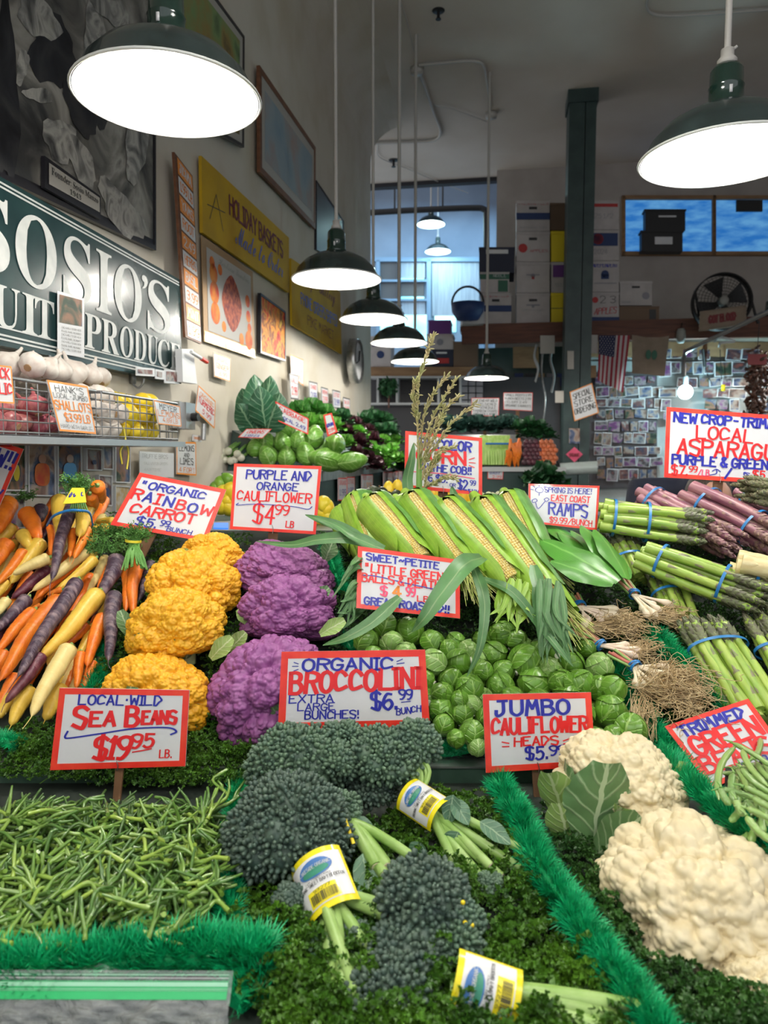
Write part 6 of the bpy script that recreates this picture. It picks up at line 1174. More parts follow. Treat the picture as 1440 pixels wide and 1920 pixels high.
CL = [(50,240,-25,425,112,'o',.11),(150,300,222,455,98,'o',.1),(232,275,228,352,78,'p',.1),(415,215,285,685,76,'p',.15),(330,222,335,465,94,'y',.14),(500,222,448,438,100,'y',.15),(412,400,395,552,50,'o',.12),(490,390,418,560,62,'o',.12),(283,380,287,545,45,'o',.11),(322,460,312,555,42,'w',.1),
(690,380,520,410,68,'y',.05),(640,350,540,350,44,'y',.05),(45,470,-30,610,92,'o',.09),(140,520,-10,705,72,'o',.08),(235,465,60,700,92,'y',.07),(280,555,70,650,70,'w',.1),(120,420,170,512,78,'y',.09),(275,615,70,785,78,'m',.05),(490,515,185,745,72,'w',.08),(540,560,318,745,66,'y',.09),(440,580,205,785,56,'o',.06),
(445,680,95,1225,96,'p',.11),(340,780,-5,1245,112,'o',.07),(195,850,-25,1095,82,'o',.06),(560,745,232,1125,112,'y',.09),(160,780,-40,985,82,'p',.07),(665,555,560,785,96,'p',.09),(700,600,708,862,64,'o',.06),(780,560,742,875,82,'o',.065),(850,580,780,800,60,'p',.04),(642,755,612,1135,94,'p',.1),(590,880,488,1168,86,'o',.07),
(240,1100,33,1375,76,'m',.08),(400,1055,172,1448,108,'w',.1),(170,1290,60,1500,98,'y',.04),(330,1280,255,1470,112,'y',.04),(455,1090,430,1290,64,'o',.06),(530,1140,470,1290,58,'o',.04),(490,930,360,1060,70,'o',.04),(100,1220,-10,1400,92,'o',.03),(30,1090,-60,1250,90,'o',.04),(40,790,-30,890,62,'w',.08),(40,690,-40,790,62,'y',.05),
(350,735,265,765,40,'o',.08),(70,380,-10,470,80,'y',.06),(20,940,-60,1080,70,'m',.03),(230,820,150,860,26,'o',.06),(60,1330,-10,1460,80,'y',.02),(300,930,200,1090,60,'o',.03),(360,1230,330,1420,60,'y',.015)]
bunchA = thing('carrot_bunch', 'rainbow carrot bunch standing up in a blue band with yellow green label', 'carrots', P(140, 1000, 1.9)); bunchB = thing('carrot_bunch', 'rainbow carrot bunch with tied green tops below the carrot price sign', 'carrots', P(245, 1100, 1.8))
for i, (x0, y0, x1, y1, w_, c, h) in enumerate(CL):
    a = U(x0/3, y0/3+860, h); b = U(x1/3, y1/3+860, h-.012); r = w_/3/2*((a.y+b.y)/2)/F*1.04
    par = bunchA if i in (3, 4, 5, 6, 7, 8, 9) else bunchB if i in (26, 27, 28, 29, 30) else None
    o = carrot(a, b, r, CC[c], par, random.uniform(-.03, .03), seed=i)
    if par is None: tag(o, '%s rainbow carrot %s' % (CN[c], 'with a thick blunt body at upper left of the pile' if i < 3 else 'at the back of the pile under the tall bunch' if y0 < 600 else 'lying across the middle of the pile' if y0 < 1050 else 'at the front of the pile near the sea beans sign'), 'carrot', '%s carrots %s' % (CN[c], 'upper left' if i < 3 else 'at the back' if y0 < 600 else 'in the middle' if y0 < 1050 else 'at the front'))
for k in range(60):
    x, y = random.uniform(-10, 200), random.uniform(960, 1290); x = min(x, 215-.16*(y-960)); a = U(x+22, y-40, .02); b = U(x-22, y+45, .015); c = 'oywmo'[k % 5]; tag(carrot(a, b, .014, CC[c], None, 0, seed=90+k), '%s carrot buried low in the rainbow pile' % CN[c], 'carrot', '%s carrots low in the pile' % CN[c])
m1 = MB()
for e in ((555, 150, 55), (512, 195, 60)):
    pp = P(e[0]/3, e[1]/3+860, 1.93); ball(m1, pp, (.02, .03, .02), 3); carrot(pp+Vector((0, -.01, 0)), pp+Vector((-.03, .1, -.05)), .02, CC['o'], bunchA, seed=e[0])
mat('tops', (.06, .2, .03), .5, (.12, .3, .06), 20); mat('band', (.012, .16, .42), .4, rnd=.05)
def ring(mb, c, ax, r, wd=.004, th=.0012, sq=1.0, up=Vector((0, 0, 1))):
    ax = Vector(ax).normalized(); x = ax.cross(up).normalized(); z = x.cross(ax); n = 32; V = []
    for s in (-1, 1):
        for rr in (r, r+th):
            for k in range(n): a = k*2*PI/n; V.append(Vector(c)+x*(rr*math.cos(a))+z*(rr*sq*math.sin(a))+ax*(s*wd/2))
    V = np.array([v[:] for v in V]); i = np.arange(n); j = (i+1) % n
    for A, B in ((0, 1), (1, 3), (3, 2), (2, 0)): mb.add(V, np.stack([A*n+i, A*n+j, B*n+j, B*n+i], -1))
m1 = MB(); tube(m1, curve([P(88, 985, 1.8), P(100, 968, 1.76), P(125, 958, 1.74), P(150, 957, 1.74), P(168, 962, 1.78), P(174, 985, 1.82)], 8), .002, 6, flat=1.8); m1.build('rubber_band', M['band'], bunchA)
def sprig(mb, p, d, L, n=14, w_=.006):
    d = Vector(d).normalized(); s = d.orthogonal(); pts = curve([p, Vector(p)+d*L*.5+s*.1*L*random.uniform(-1, 1), Vector(p)+d*L+Vector((0, 0, -.15*L))], 6); tube(mb, pts, np.linspace(.0018, .0008, len(pts)), 5, cap=False)
    pos = []; k = len(pts)
    for i in range(n): q = pts[int(k*.35+random.random()*k*.64)]; pos.append(q+np.array([random.gauss(0, w_) for _ in range(3)]))
    scatter(mb, PV, PF, np.array(pos), rand_rot(n), w_*1.6)
m1 = MB(); base = P(147, 925, 1.9)
for k in range(34): sprig(m1, base+Vector((random.gauss(0, .006), random.gauss(0, .006), 0)), (random.gauss(0, .75), random.gauss(-.2, .4), 1), random.uniform(.03, .065), 12, .006)
for k in range(8): tube(m1, [P(130+k*5, 960, 1.86), P(140+k*2, 930, 1.9), P(141+k*2, 905, 1.9)], .0022, 5)
m1.build('carrot_tops', M['tops'], bunchA)['kind'] = 'stuff'
m1 = MB(); f, W, H, n = quadmap(P(135, 915, 1.86), P(158, 915, 1.86), P(118, 945, 1.83), P(162, 942, 1.83), .0008); hexa(m1, [f(0, 0), f(0, 1), f(1, 1), f(1, 0)], -n*.002); o = m1.build('paper_label', mat('labelyellow', (.8, .72, .05), .4), bunchA, smooth=False); m1 = MB(); letters(m1, f, W, H, 'ORGANIC', .1, .9, .6, .3, .12); m1.build('lettering', M['ink_blue'], o, smooth=False)
m1 = MB(); base = P(252, 1015, 1.84)
for k in range(22): x = 232+k*2.1; q = P(x+random.uniform(-6, 6), 1058+abs(k-11)*1.1, 1.79); tube(m1, curve([q, P(238+k*1.3, 1035, 1.81), base+Vector((random.gauss(0, .006), 0, 0)), base+Vector((random.gauss(0, .02), 0, .025))], 5), .0024, 5)
for k in range(30): sprig(m1, base+Vector((0, .01, .0)), (random.gauss(-.3, .8), random.gauss(.1, .4), .55), random.uniform(.03, .06), 12, .006)
m1.build('carrot_tops', M['tops'], bunchB)['kind'] = 'stuff'
m1 = MB(); ring(m1, P(250, 1014, 1.84), (.1, 0, 1), .018, .006, .002); m1.build('twist_tie', M['labelyellow'], bunchB)
for lb, x, y, n_ in (('wispy green carrot tops behind the left carrots', 35, 935, 20), ('green carrot tops and small stalks beside the yellow carrots', 195, 1035, 34), ('carrot greens under the rainbow carrot sign', 215, 1005, 40), ('dark green tops at far left behind the carrots', 10, 925, 18)):
    m1 = MB(); base = U(x, y, .07)
    for k in range(n_): sprig(m1, base+Vector((random.gauss(0, .03), random.gauss(0, .02), 0)), (random.gauss(0, 1), random.gauss(0, .5), .6), random.uniform(.03, .06), 10, .006)
    tag(m1.build('carrot_greens', M['tops']), lb, 'greens', None, 'stuff')
tag(carrot(P(312, 1048, 1.84), P(296, 1062, 1.88), .013, CC['w'], None, seed=3, tail=False), 'single pale carrot head peeking beside the yellow cauliflowers', 'carrot')
# ---------------- sea beans
mat('seabean', (.085, .2, .035), .22, (.2, .33, .05), 9, rnd=.4, coat=.5); mat('seabean_shaded', (.03, .08, .014), .3, (.08, .17, .03), 30)  # lower pile gets a darkened copy, shade among the sprigs put into its colour
def seabean_mesh(seed):
    rs = random.Random(seed); mb = MB(); L = rs.uniform(.05, .095); b1, b2 = rs.uniform(-.25, .25)*L, rs.uniform(-.3, .3)*L
    pts = curve([(0, -L/2, 0), (b1, -L/6, .004), (b2, L/6, .002), (b1*.5+b2, L/2, rs.uniform(0, .012))], 5); k = len(pts); tt = np.linspace(0, 1, k); r = .0034*(1-.35*tt)*(1+.12*np.sin(tt*PI*9)); tube(mb, pts, r, 7)
    for _ in range(rs.randint(2, 5)):
        i = rs.randint(3, k-4); p = np.array(pts[i]); d = np.array(pts[i+1])-p; d /= np.linalg.norm(d); s = np.array([rs.choice((-1, 1))*rs.uniform(.3, .8), 0, rs.uniform(-.1, .5)]); d = d+s; l = rs.uniform(.015, .04); tube(mb, [p, p+d*l*.4, p+(d-s*.35)*l], [.0024, .0028, .0016], 6)
    return mb
SBM = []
for s in range(14):
    me = seabean_mesh(s).mesh('sea_bean'); me.materials.append(M['seabean']); SBM.append(me)
sbpoly = [(-30, 1525), (60, 1515), (405, 1515), (400, 1600), (385, 1745), (-30, 1750)]
def sbm(x, y, h, tilt=.25): return Matrix.Translation(Lw(x, y, h)) @ Matrix.Rotation(random.gauss(0, 1.0), 4, 'Z') @ Matrix.Rotation(random.gauss(0, tilt), 4, 'X') @ Matrix.Rotation(random.uniform(0, 6), 4, 'Y')
mb = MB(); 
for (x, y) in ptsin(sbpoly, 900):
    m4 = np.array(sbm(x, y, random.uniform(.0, .03))); s_ = seabean_mesh.__call__(random.randrange(14)) if False else None
    me = SBM[random.randrange(14)]
    if not hasattr(seabean_mesh, 'c'): seabean_mesh.c = {}
    if me.name not in seabean_mesh.c:
        V = np.array([v.co[:] for v in me.vertices]); T3 = []
        for p in me.polygons:
            v = list(p.vertices); T3.append(v[:3]); 
            if len(v) == 4: T3.append([v[0], v[2], v[3]])
        seabean_mesh.c[me.name] = (V, np.array(T3))
    V, T3 = seabean_mesh.c[me.name]; mb.add(V @ m4[:3, :3].T+m4[:3, 3], T3)
tag(mb.build('sea_bean_pile', M['seabean_shaded']), 'tangled lower mass of green sea beans in the front left bin', 'sea beans', None, 'stuff')
for (x, y) in ptsin(sbpoly, 290):
    o = link('sea_bean', random.choice(SBM), None); m4 = sbm(x, y, random.uniform(.03, .05)); m4.translation.z += .012*math.sin(x*.02)*math.cos(y*.02); o.matrix_world = m4; tag(o, 'slender jointed green sea bean sprig on top of the pile', 'sea bean', 'sea bean sprigs')
for k, (x, y, a) in enumerate(((445, 1495, 1.1), (455, 1530, 1.3), (415, 1480, .3), (400, 1510, .1))):
    o = link('sea_bean', SBM[k], None); o.matrix_world = Matrix.Translation(Lw(x, y, .06)) @ Matrix.Rotation(-a, 4, 'Z') @ Matrix.Rotation(.3, 4, 'X'); tag(o, 'sea bean sprig sticking out of the right edge of the bin', 'sea bean', 'sea bean sprigs at the bin edge')
# ---------------- corn
leafmat('husk', (.22, .40, .035), (.42, .56, .10), 14, .38, .08, .15); leafmat('husk_dark', (.09, .24, .045), (.2, .36, .12), 14, .38, .1, .15); leafmat('cornleaf', (.06, .17, .05), (.2, .3, .13), 20, .42, .12, .2)
mat('kernel', (.82, .62, .16), .3, (.86, .76, .38), 90, coat=.4, lo=.45, hi=.55); mat('silk', (.5, .62, .12), .5, (.7, .7, .3), 40)
def corn_proto(seed, openw=.5):
    rs = random.Random(seed); t = thing('corn_ear', None, 'corn'); L = 1.0
    def rad(q): return .135*(np.clip(q/.12, .3, 1)**.6)*(1-.45*np.clip(q-.45, 0, 1)**1.2/.55**1.2)
    mb = MB(); q = np.linspace(.04, .9, 20); tube(mb, [(0, x, 0) for x in q], [rad(x)*.82 for x in q], 16); mb.build('cob', M['kernel'], t)
    mb = MB(); V, Fs = ico(2); pos = []; Rs = []
    phi0 = PI/2-.35
    for i in range(44):
        y = .12+.78*i/43
        for j in range(-4, 5):
            a = phi0+j*.17; r = rad(y)*.84; pos.append((r*math.cos(a), y+rs.uniform(-.002, .002), r*math.sin(a))); Rs.append(np.array([[-math.sin(a), 0, math.cos(a)], [0, 1, 0], [math.cos(a), 0, math.sin(a)]]).T @ np.diag([.92*rad(y)/.135, .85, .9]))
    scatter(mb, V, Fs, np.array(pos), np.array(Rs), .0118); mb.build('kernels', M['kernel'], t)['kind'] = 'stuff'
    for k, (p1, p2, lift, m, y0, y1) in enumerate(((phi0+openw*.5, phi0+2.9, .006, 'husk', 0, 1.0), (phi0-openw*.5-2.6, phi0-openw*.5, .008, 'husk', 0, .98), (phi0+openw*.6+.25, phi0+3.4, .016, 'husk_dark', 0, .85), (phi0-openw*.6-2.9, phi0-openw*.6-.2, .02, 'husk', -.01, .8))):
        n1, n2 = 22, 12; uu = np.linspace(0, 1, n1+1)[:, None]; vv = np.linspace(0, 1, n2+1)[None]; y = y0+(y1-y0)*uu+0*vv
        c0 = (p1+p2)/2; half = (p2-p1)/2*(1-.5*np.clip((uu-.82)/.18, 0, 1)**1.5); gap = (.55 if k < 2 else .4)*np.clip(1-uu/.16, 0, 1)**1.2
        edge = 1 if k % 2 == 0 else -1; a = c0+(vv*2-1)*half - 0*gap
        a = a + (-edge)*gap*(1-vv if edge > 0 else vv)
        r = rad(y)*1.0+lift+.0022*np.sin(a*42)+.012*np.clip((uu-.75)/.25, 0, 1)*(1+np.sin(a*5))+.004*np.sin(uu*9+k); r = np.where(uu < .06, r*(.45+uu*9), r)
        V2 = np.stack([r*np.cos(a), y, r*np.sin(a)], -1).reshape(-1, 3); i = np.arange(n1)[:, None]*(n2+1); j = np.arange(n2)[None]; mb = MB(); mb.add(V2, np.stack([i+j, i+j+1, i+n2+2+j, i+n2+1+j], -1).reshape(-1, 4), np.stack(np.broadcast_arrays(vv, uu), -1).reshape(-1, 2)); mb.build('husk_leaf', M[m], t)
    mb = MB()
    for k in range(60): a = rs.uniform(0, 6.28); r = rs.uniform(.02, .07); tube(mb, curve([(r*math.cos(a), .84, r*math.sin(a)), (r*1.3*math.cos(a), .98, r*math.sin(a)), (r*1.9*math.cos(a)+rs.gauss(0, .02), 1.1+rs.uniform(-.05, .06), r*1.6*math.sin(a)-.02)], 3), .0025, 4, cap=False)
    mb.build('silk', M['silk'], t)['kind'] = 'stuff'
    mb = MB(); tube(mb, [(0, -.06, 0), (0, .03, 0)], [.035, .05], 10); mb.build('shank', M['husk'], t); return t
cps = [corn_proto(1, .46), corn_proto(2, .2)]
CE = [(640, 955, 690, 1045, 66, .10, 0, 'leftmost corn ear, mostly hidden behind the others', 1), (668, 932, 716, 1062, 78, .13, .2, 'second corn ear from the left with a grey green husk', 1), (690, 938, 803, 1066, 84, .17, .0, 'wide corn ear above the roasting sign', 0), (745, 938, 838, 1056, 70, .145, -.5, 'corn ear with closed husk, behind the wide one', 1),
 (765, 930, 886, 1085, 84, .18, .1, 'corn ear in the center with a long open row of kernels', 0), (822, 944, 975, 1108, 88, .18, .0, 'corn ear right of center ending in pale silk', 0), (895, 938, 1052, 1150, 88, .18, .05, 'longest corn ear at the right, kernels showing down its middle', 0), (948, 928, 1030, 1082, 76, .15, .15, 'rightmost corn ear beside the ramps leaves', 0), (880, 950, 930, 1040, 60, .10, 0, 'short corn ear tucked behind the right ones', 1)]
for i, (x0, y0, x1, y1, w_, h, tw, lb, pk) in enumerate(CE):
    a = U(x0, y0, h); b = U(x1, y1, h-.035); L = (b-a).length*1.02; Ym = (a.y+b.y)/2; wr = w_/2*Ym/F/.15; d = (b-a).normalized(); x = d.cross(Vector((0, -.25, 1))).normalized(); z = x.cross(d)
    m4 = Matrix.Translation(a) @ Matrix((x, d, z)).transposed().to_4x4() @ Matrix.Rotation(tw, 4, 'Y') @ Matrix.Diagonal((wr, L, wr, 1)); dup(cps[pk], m4, lb, 'corn ears')
for c in cps: kill(c)
def blade(name, label, cat, pts, W, m, up=(0, -.3, 1), fold=.25, parent=None, group=None):
    """long strap leaf along points"""
    P_, T_, N_, B_ = frames(curve(pts, 8)); n = len(P_); u = np.linspace(0, 1, n); wd = W/2*np.minimum(1, .5+u*3)*(1-u**2.2)**.8+.0006; V = []; UV = []; up = np.array(up, float)
    for i in range(n):
        s = np.cross(T_[i], up); s /= np.linalg.norm(s); nn = np.cross(s, T_[i])
        for v in (-1, -.5, 0, .5, 1): V.append(P_[i]+s*v*wd[i]+nn*abs(v)*wd[i]*fold); UV.append(((v+1)/2, u[i]))
    mb = MB(); mb.add(V, [[i*5+j, i*5+j+1, i*5+6+j, i*5+5+j] for i in range(n-1) for j in range(4)], np.array(UV)); o = mb.build(name, M[m], parent)
    if label: tag(o, label, cat, group)
    return o
for lb, pts, w_ in (('long corn leaf folding down across the roasting sign onto the sprouts', [(905, 1045, 1.62), (870, 1060, 1.5), (830, 1110, 1.44), (795, 1160, 1.42), (772, 1185, 1.44)], .045), ('thin corn leaf hanging from the fold down to the sprouts', [(885, 1055, 1.58), (905, 1110, 1.48), (908, 1160, 1.44), (898, 1220, 1.42), (875, 1270, 1.42)], .024), ('corn leaf sweeping from the silk down to the lower right sprouts', [(905, 1085, 1.6), (960, 1110, 1.52), (1010, 1170, 1.5), (1050, 1220, 1.47), (1075, 1250, 1.46)], .022),
  ('dark corn leaf curling left over the purple cauliflower', [(690, 1020, 1.75), (640, 990, 1.78), (600, 975, 1.8), (572, 965, 1.85)], .03), ('corn leaf crossing left of the corn pile', [(720, 1030, 1.7), (660, 1010, 1.72), (600, 1012, 1.75), (545, 1022, 1.78), (480, 1015, 1.85)], .035), ('corn leaf curving above the leftmost ear', [(705, 1025, 1.68), (660, 1005, 1.7), (630, 985, 1.75), (590, 970, 1.8)], .02),
  ('pointed corn leaf running down left to the turf bit', [(750, 1120, 1.6), (700, 1165, 1.55), (650, 1195, 1.53), (605, 1210, 1.55)], .03), ('upright corn leaf behind the bi-color sign stake', [(870, 980, 1.95), (858, 950, 1.96), (850, 925, 1.98), (847, 912, 2.0)], .03), ('curled green leaf beside the right corn ear', [(1000, 1060, 1.62), (1010, 1100, 1.56), (1025, 1140, 1.52), (1040, 1190, 1.5)], .03)):
    blade('corn_leaf', lb, 'corn leaf', [P(*q) for q in pts], w_, 'cornleaf', up=(0, -.8, .6))
for k in range(16): x = 612+random.uniform(0, 60); y = 1060+random.uniform(-20, 90); blade('leek_leaf', 'narrow grey green leaf in the tuft left of the roasting sign', 'leaf', [P(690+random.uniform(-10, 10), y-10, 1.68), P(665, y-5+random.uniform(-20, 20), 1.62), P(x, y+random.uniform(0, 50), 1.6)], .014, 'cornleaf', up=(0, -.8, .6), group='narrow leaves left of the roasting sign')
for k in range(26): x = 1000+random.uniform(0, 50); y = 1120+random.uniform(-10, 20); blade('husk_tip', 'ragged husk tip hanging below the right corn ears', 'leaf', [P(x, y-30, 1.55), P(x+random.uniform(-5, 15), y+30, 1.5), P(x+random.uniform(-10, 40), y+random.uniform(60, 115), 1.48)], .013, 'cornleaf', up=(0, -.8, .6), group='ragged husk tips')
for k in range(14): x = 930+random.uniform(0, 60); y = 1110+random.uniform(-10, 20); blade('husk_tip', 'pale husk tip hanging under the middle corn ears', 'leaf', [P(x, y-20, 1.55), P(x+random.uniform(-15, 15), y+15, 1.52), P(x+random.uniform(-40, 40), y+random.uniform(30, 60), 1.5)], .016, 'husk', up=(0, -.8, .6), group='pale husk tips')
# corn tassel in front of the sign
t = thing('corn_tassel', 'dry greenish corn tassel rising in front of the bi-color corn sign', 'tassel', P(785, 930, 2.02)); mat('tassel', (.32, .33, .13), .6, (.45, .38, .2), 30)
V, Fs = ico(2); 
m1 = MB(); tube(m1, [P(786, 935, 2.02), P(786, 880, 2.02), P(788, 830, 2.02)], [.009, .008, .006], 8); m1.build('stalk', M['scallion'], t)
for br in ([(786, 880), (783, 800), (785, 720), (800, 665), (812, 632)], [(788, 850), (795, 780), (815, 735), (838, 705)], [(788, 860), (805, 800), (830, 750), (855, 712)], [(790, 870), (810, 810), (835, 765), (860, 745)], [(790, 880), (815, 840), (850, 790), (892, 757)], [(792, 900), (800, 850), (815, 820), (830, 780)], [(795, 915), (815, 905), (835, 895), (855, 898)], [(792, 895), (808, 870), (825, 845), (850, 838)], [(784, 800), (778, 770), (775, 740), (778, 715)], [(795, 930), (800, 895), (815, 870), (822, 855)]):
    pts = curve([P(x, y, 2.0-.02*i) for i, (x, y) in enumerate(br)], 8); m1 = MB(); tube(m1, pts, np.linspace(.003, .0015, len(pts)), 5); k = len(pts); pos = []; Rs = []
    for i in range(3, k):
        for s in range(3):
            d = np.array(pts[i])-np.array(pts[i-1]); d /= np.linalg.norm(d); d = d+RNG.normal(size=3)*.45; d /= np.linalg.norm(d); x = np.cross(d, [0, 1, 0]); x /= np.linalg.norm(x); Rs.append(np.stack([x*.24, np.cross(d, x)*.24, d], -1)); pos.append(np.array(pts[i])+d*.007+RNG.normal(size=3)*.0022)
    scatter(m1, V, Fs, np.array(pos), np.array(Rs), .0085); m1.build('branch', M['tassel'], t)
blade('husk_blade', None, None, [P(768, 935, 2.02), P(764, 900, 2.03), P(772, 860, 2.03), P(776, 830, 2.04)], .03, 'cornleaf', parent=t, up=(0, -1, 0))
# ---------------- asparagus
mat('asp_green', (.22, .38, .045), .38, (.36, .48, .09), 8, rnd=.1, stretch=(4, .6, 4)); mat('asp_purple', (.20, .065, .11), .4, (.33, .16, .17), 8, rnd=.12, stretch=(4, .6, 4)); mat('asp_white', (.74, .66, .38), .45, (.62, .5, .25), 10, stretch=(4, .5, 4)); mat('bract_g', (.24, .2, .13), .5, (.16, .2, .08), 30); mat('bract_p', (.14, .05, .08), .5, (.3, .2, .14), 30); mat('tipg', (.13, .16, .06), .5, (.09, .08, .06), 40, rnd=.15)
def spear(m, bm, tm, seed, fat=1.0):
    rs = random.Random(seed); t = thing('spear', None, None); q = np.linspace(0, 1, 18); r = .036*fat*(1-.25*q)*(1+.03*np.sin(q*30+seed)); r[-1] *= .3; bx = rs.uniform(-.02, .02)
    ctr = lambda x: np.array([bx*math.sin(x*PI), x, 0])
    mb = MB(); tube(mb, [ctr(x) for x in q], r, 10); a = mb.build('stalk', M[m], t)
    mb = MB()
    for k in range(9): x = .12+.62*k/8; an = k*2.4+seed; rr = .036*fat*(1-.25*x)+.0015; d = Vector((math.cos(an), 0, math.sin(an))); leaf(mb, Vector(ctr(x))+d*rr*.97, Vector((0, 1, 0))+d*.03, d, .085, .045*fat, lambda s: 1-s, 3, 4, cup=-.5)
    b = mb.build('bract', M[bm], t)
    mb = MB(); n = 42; q2 = np.linspace(.76, 1.02, n)
    for k in range(n): x = q2[k]; e = (x-.76)/.26; rr = (.036*fat*.9)*(1.12 if .2 < e < .7 else 1)*(1-e**2.5*.8); an = k*2.4; d = Vector((math.cos(an), 0, math.sin(an))); leaf(mb, Vector(ctr(x-.03))+d*rr*.9, Vector((0, 1, 0))+d*(.18-.1*e), d, .06, .04*fat, lambda s: np.sin(PI*(.25+.75*s)), 3, 4, cup=-.5)
    c = mb.build('tip', M[tm], t); return t
SPG = [spear('asp_green', 'bract_g', 'tipg', s) for s in range(3)]; SPP = [spear('asp_purple', 'bract_p', 'bract_p', s) for s in range(3)]; SPW = [spear('asp_white', 'asp_white', 'asp_white', s, 1.5) for s in range(1)]
def aspbunch(label, a, b, R, n, protos, bands, splay=1.25, sr=1.0, group='asparagus bunches', Ls=.26, flat=.75, L=None):
    a, b = Vector(a), Vector(b); d = (b-a); L = L or d.length; d.normalize(); x = d.cross(Vector((0, -.4, 1))).normalized(); z = x.cross(d); t = thing('asparagus_bunch', label, 'asparagus', a)
    for k in range(n):
        rr = R*math.sqrt((k+.5)/n); an = k*2.4; o0 = x*(rr*math.cos(an))+z*(rr*flat*math.sin(an)); p = a+o0+d*random.uniform(-.012, .012); e = b+o0*splay+d*random.uniform(-.018, .018); dd = (e-p); l = dd.length; dd.normalize(); xx = dd.cross(z).normalized(); zz = xx.cross(dd); pr_ = protos[k % len(protos)]
        s = R/math.sqrt(n)/.036*1.08*sr; m4 = Matrix.Translation(p) @ Matrix((xx, dd, zz)).transposed().to_4x4() @ Matrix.Rotation(random.uniform(0, 6), 4, 'Y') @ Matrix.Diagonal((s, l, s, 1))
        c = pr_.copy(); COL.objects.link(c); c.parent = t; c.matrix_parent_inverse = parent_inv(t); c.matrix_basis = m4
        for ch in pr_.children: q = ch.copy(); COL.objects.link(q); q.parent = c
    for f_ in bands: mb = MB(); ring(mb, a.lerp(b, f_), d, R*(1+(splay-1)*f_)*1.12+.002, .007, .0015, flat*1.1, up=z); mb.build('rubber_band', M['band'], t)
    return t
def ap(x, y, h): return U(x, y, h)
aspbunch('green asparagus bunch beside the ramps sign with fat dark tips', ap(1128, 968, .13), ap(1318, 992, .13), .048, 16, SPG, (.12, .45), 1.25)
aspbunch('green asparagus bunch lying below it, tips pointing lower right', ap(1205, 1040, .12), ap(1432, 1122, .12), .042, 14, SPG, (.16, .68), 1.2)
aspbunch('green asparagus bunch standing at lower right with tips up', ap(1430, 1345, .05), ap(1318, 1168, .08), .06, 16, SPG, (.72,), 1.0, flat=.45, sr=.8)
aspbunch('green asparagus bunch cut by the right edge, tips up', ap(1530, 1330, .05), ap(1425, 1155, .08), .05, 12, SPG, (.6,), 1.0, flat=.5, sr=.8)
aspbunch('upright green asparagus bunch behind the ramp bulbs with blue band', ap(1275, 1165, .03), ap(1235, 1072, .06), .035, 9, SPG, (.5,), 1.1, sr=.85)
aspbunch('dark green asparagus tips behind the ramp leaves', ap(1195, 1085, .03), ap(1155, 1008, .06), .04, 9, SPG, (.4,), 1.1, sr=.8)
aspbunch('purple asparagus bunch nearest the ramps sign', ap(1205, 930, .11), ap(1378, 1020, .1), .042, 11, SPP, (.12,), 1.3)
aspbunch('purple asparagus bunch under the asparagus sign stake', ap(1295, 930, .12), ap(1480, 1025, .12), .05, 12, SPP, (.18, .66), 1.1)
aspbunch('purple asparagus bunch at far right behind the dark tips', ap(1385, 928, .1), ap(1500, 985, .1), .035, 8, SPP, (.15,), 1.1)
aspbunch('thick white asparagus bunch at the right edge', ap(1378, 1060, .14), ap(1530, 1098, .14), .032, 4, SPW, (.3,), 1.0, sr=.95)
aspbunch('dark olive asparagus tips pointing left at the top right', ap(1530, 935, .17), ap(1400, 918, .2), .038, 14, [spear('tipg', 'bract_g', 'bract_g', 5)], (.2,), 1.2)
for s in list(SPG+SPP+SPW): kill(s)
for o in [o for o in SC.objects if o.parent is None and o.name.startswith('spear')]: kill(o)
